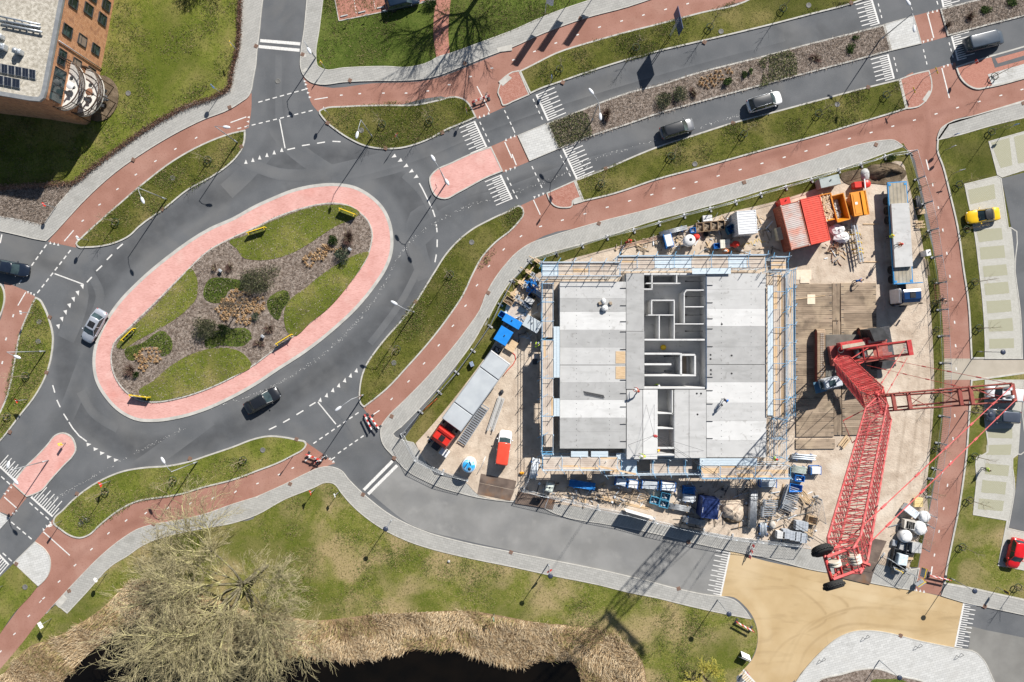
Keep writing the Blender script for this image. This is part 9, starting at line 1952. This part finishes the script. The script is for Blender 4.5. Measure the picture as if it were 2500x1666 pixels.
# bulk bags and pallets near the east end of the site
bigbag(CA(1670, 60), .82, 'bright white bulk bag in the top pair by the east fence', None, 1); pallet_stack(CA(1530, 10), 1.5, 1.0, .8, -15, 'white slab pallet beside the top bulk bag', CW, blocks=(4, 1)); bigbag(CA(1455, 165), .85, 'white bulk bag with dark lettering below the slab pallets', None, 3)
f12 = lambda x, y: (1875+x/2.8208, 1110+y/2.8208)
pallet_stack(f12(975, 385), 2.0, 1.0, .8, -38, 'pallet of blue and white wrapped panels below the yellow pallet', PLB, 'panel_pallet', 'pallet load', (4, 1)); bigbag(f12(1070, 425), .75, 'white bulk bag beside the wrapped panels', None, 5); pallet_stack(f12(960, 475), 1.4, 1.2, .8, -5, 'pallet of cream slabs beside a bulk bag', mat('cream_slab', (.52, .48, .42), .8, (.62, .58, .52), 2, 3), blocks=(5, 1)); bigbag(f12(1035, 495), .8, 'white bulk bag next to the cream slabs', None, 6)
pallet_stack(f12(1038, 330), 1.15, 1.2, .35, 0, 'yellow timber pallet at the end of the fence strip', mat('yellow_pallet', (.66, .50, .22), .8, (.72, .56, .28), 2, 3), 'timber_pallet', 'pallet', (1, 5))
pallet_stack(CA(1600, 325), 1.3, 1.3, .9, -5, 'stack of grey slabs beside the dark fence gap', CL, blocks=(3, 2)); pallet_stack(CA(1545, 465), .85, 1.0, .2, 5, 'pale empty pallets below the grey slab stack', M['wood'], 'timber_pallet', 'pallet', (1, 3)); pallet_stack(CA(1410, 500), 1.3, 1.5, .8, -10, 'pallet wrapped in glossy pale film on a dark trailer', mat('glossy_film', (.50, .60, .66), .25, (.70, .76, .80), 3, 4), 'wrapped_pallet', 'pallet load', wrap=True)
crate_box(CA(1380, 500), 2.0, 2.6, .6, -12, 'dark grey open trailer crate holding the wrapped pallet', M['dark'], None, 'trailer_crate', 'trailer'); crate_box(CA(1500, 330), .8, 1.6, .9, -8, 'dark bin between the bulk bag and grey slabs', M['dark'], 'bits', 'waste_crate', 'bin'); mb = MB(); p = place(*CA(1325, 275)); mb.bbox((p[0], p[1], .3), (.65, .8, .4), .04, -.2); tag(mb.build('grey_box', M['pole']), 'small pale grey box lying west of the bulk bags', 'box'); pallet_stack(CA(1430, 320), .9, .9, .5, -20, 'small block stack in the shade beside the dark bin', CG, blocks=(2, 2))
for (x, y), rz, lb in ((CA(1670, 840), 35, 'yellow edged sign board lying by the cycle path end'), (CA(1720, 690), 78, 'yellow edged sign board standing at the cycle path fence'), (CA(1345, 645), -25, 'small black and yellow hazard plate at the gate')): p = place(x, y); r = thing('warning_board', lb, 'sign board', p, R(rz)); mb = MB(); mb.box((0, 0, .7), (1.2, .04, .8), 0, 0, 0, .5); mb.build('board', M['pole'], r); mb = MB(); mb.box((0, .02, 1.08), (1.24, .07, .06)); mb.box((.6, .0, .7), (.06, .06, .8), 0, 0, 0, .5); mb.build('edge', M['yellow'], r)
# bicycle stands on the paved island, wheel stops and small white board
for i, (x, y) in enumerate(((668, 1250), (1030, 1310), (1312, 1375), (368, 1405))):
 p = tp(12, x, y); r = thing('bike_stand', f'{ORD[i+1]} dark hoop stand on the paved island beside the junction', 'bike stand', (*p, .1), R(25)); mb = MB(); mb.tube([(-.35, 0, 0), (-.35, 0, .5), (-.25, 0, .6), (.25, 0, .6), (.35, 0, .5), (.35, 0, 0)], .03, 6); mb.build('hoop', M['dark'], r)
for i, (x, y) in enumerate(((608, 113), (730, 87), (858, 56), (1098, -2))): p = tp(2, x, y); mb = MB(); mb.bbox((*p, .17), (1.0, .16, .12), .03, R(14)); tag(mb.build('wheel_stop', CL), f'{ORD[i+1]} concrete wheel stop in the red car park, from the pavement', 'wheel stop', 'wheel stops in the red car park')
for i, (x, y) in enumerate(((638, 155), (768, 125), (892, 97), (1022, 68), (1155, 35))): p = tp(2, x, y); r = thing('bay_post', f'{ORD[i+1]} small blue plate post along the red car park edge', 'post', (*p, .08), R(14)); mb = MB(); mb.bar((0, 0, 0), (0, 0, .9), .03, 6); mb.build('post', M['galv'], r); mb = MB(); mb.box((0, 0, .85), (.4, .03, .2)); mb.build('plate', PLB, r)
p = tp(11, 1595, 1385); r = thing('notice_board', 'folded white board standing on the grass by the junction kerb', 'board', (*p, .07), R(-25)); mb = MB(); mb.box((0, .25, .55), (1.3, .03, 1.1), 0, 0, 0, .3); mb.build('board', WH, r); mb = MB(); mb.box((0, -.25, .5), (1.3, .03, 1.0), 0, 0, 0, -.35); mb.build('back', WH, r)
p = tp(10, 840, 560); q = tp(10, 815, 592); mb = MB()
for i in range(6): t0 = i/6; mb.add([(p[0]+.25*i*-.45, p[1]-.25*i*.55, 2.2-.1*i), (p[0]-.25*(i+1)*.45, p[1]-.25*(i+1)*.55, 2.1-.1*i), (p[0]-.25*(i+1)*.45-.1, p[1]-.25*(i+1)*.55+.05, 2.5-.1*i), (p[0]-.25*i*.45-.1, p[1]-.25*i*.55+.05, 2.6-.1*i)], [(0, 1, 2, 3)])
tag(mb.build('pennant', M['yellow']), 'yellow pennant hanging beside the south disc lamp', 'pennant')
mb = MB(); p = tp(10, 1328, 735); mb.blob((*p, .15), (.2, .2, .14), 8, 5, .1); tag(mb.build('stone', CG), 'pale round stone on the dry lawn beside the pavement', 'stone')
# loose debris trodden into the sand
def debris():
 rg = random.Random(77); mb = MB(); k = 0
 zones = [(C5(300, 620), C5(2200, 950), 170), (C6(250, 520), C6(1500, 1050), 120), (C6(1300, 600), C6(2050, 1250), 110), (C4(0, 640), C4(1000, 1060), 130), (C3(600, 650), C3(2200, 900), 110), (C2(200, 350), C2(780, 1500), 130), (C8(850, 800), C8(1500, 1500), 40), (CA(1300, 0), CA(1650, 650), 50)]
 for (x0, y0), (x1, y1), n in zones:
  for i in range(n):
   p = N(rg.uniform(x0, x1), rg.uniform(y0, y1));
   if not inside(p, site_p): continue
   t_ = rg.random(); a = rg.uniform(0, 3.14); mi = rg.choice((0, 0, 1, 2, 3, 4, 5))
   if t_ < .55: mb.box((*p, .15+rg.random()*.12), (rg.uniform(.3, 1.7), rg.uniform(.06, .16), .05), a, mi, rg.uniform(-.1, .1))
   elif t_ < .8: mb.bar((*p, .17), (p[0]+cos(a)*rg.uniform(.4, 1.6), p[1]+sin(a)*rg.uniform(.4, 1.6), .17+rg.random()*.15), .03, 5, mi)
   else: q = rg.uniform(.1, .3); mb.box((*p, .12+q*.4), (q*1.3, q, q*.8), a, mi)
 tag(mb.build('debris', [M['woodg'], M['woodg'], TUBE, PLB, M['dark'], M['wood']]), kind='stuff')
debris()
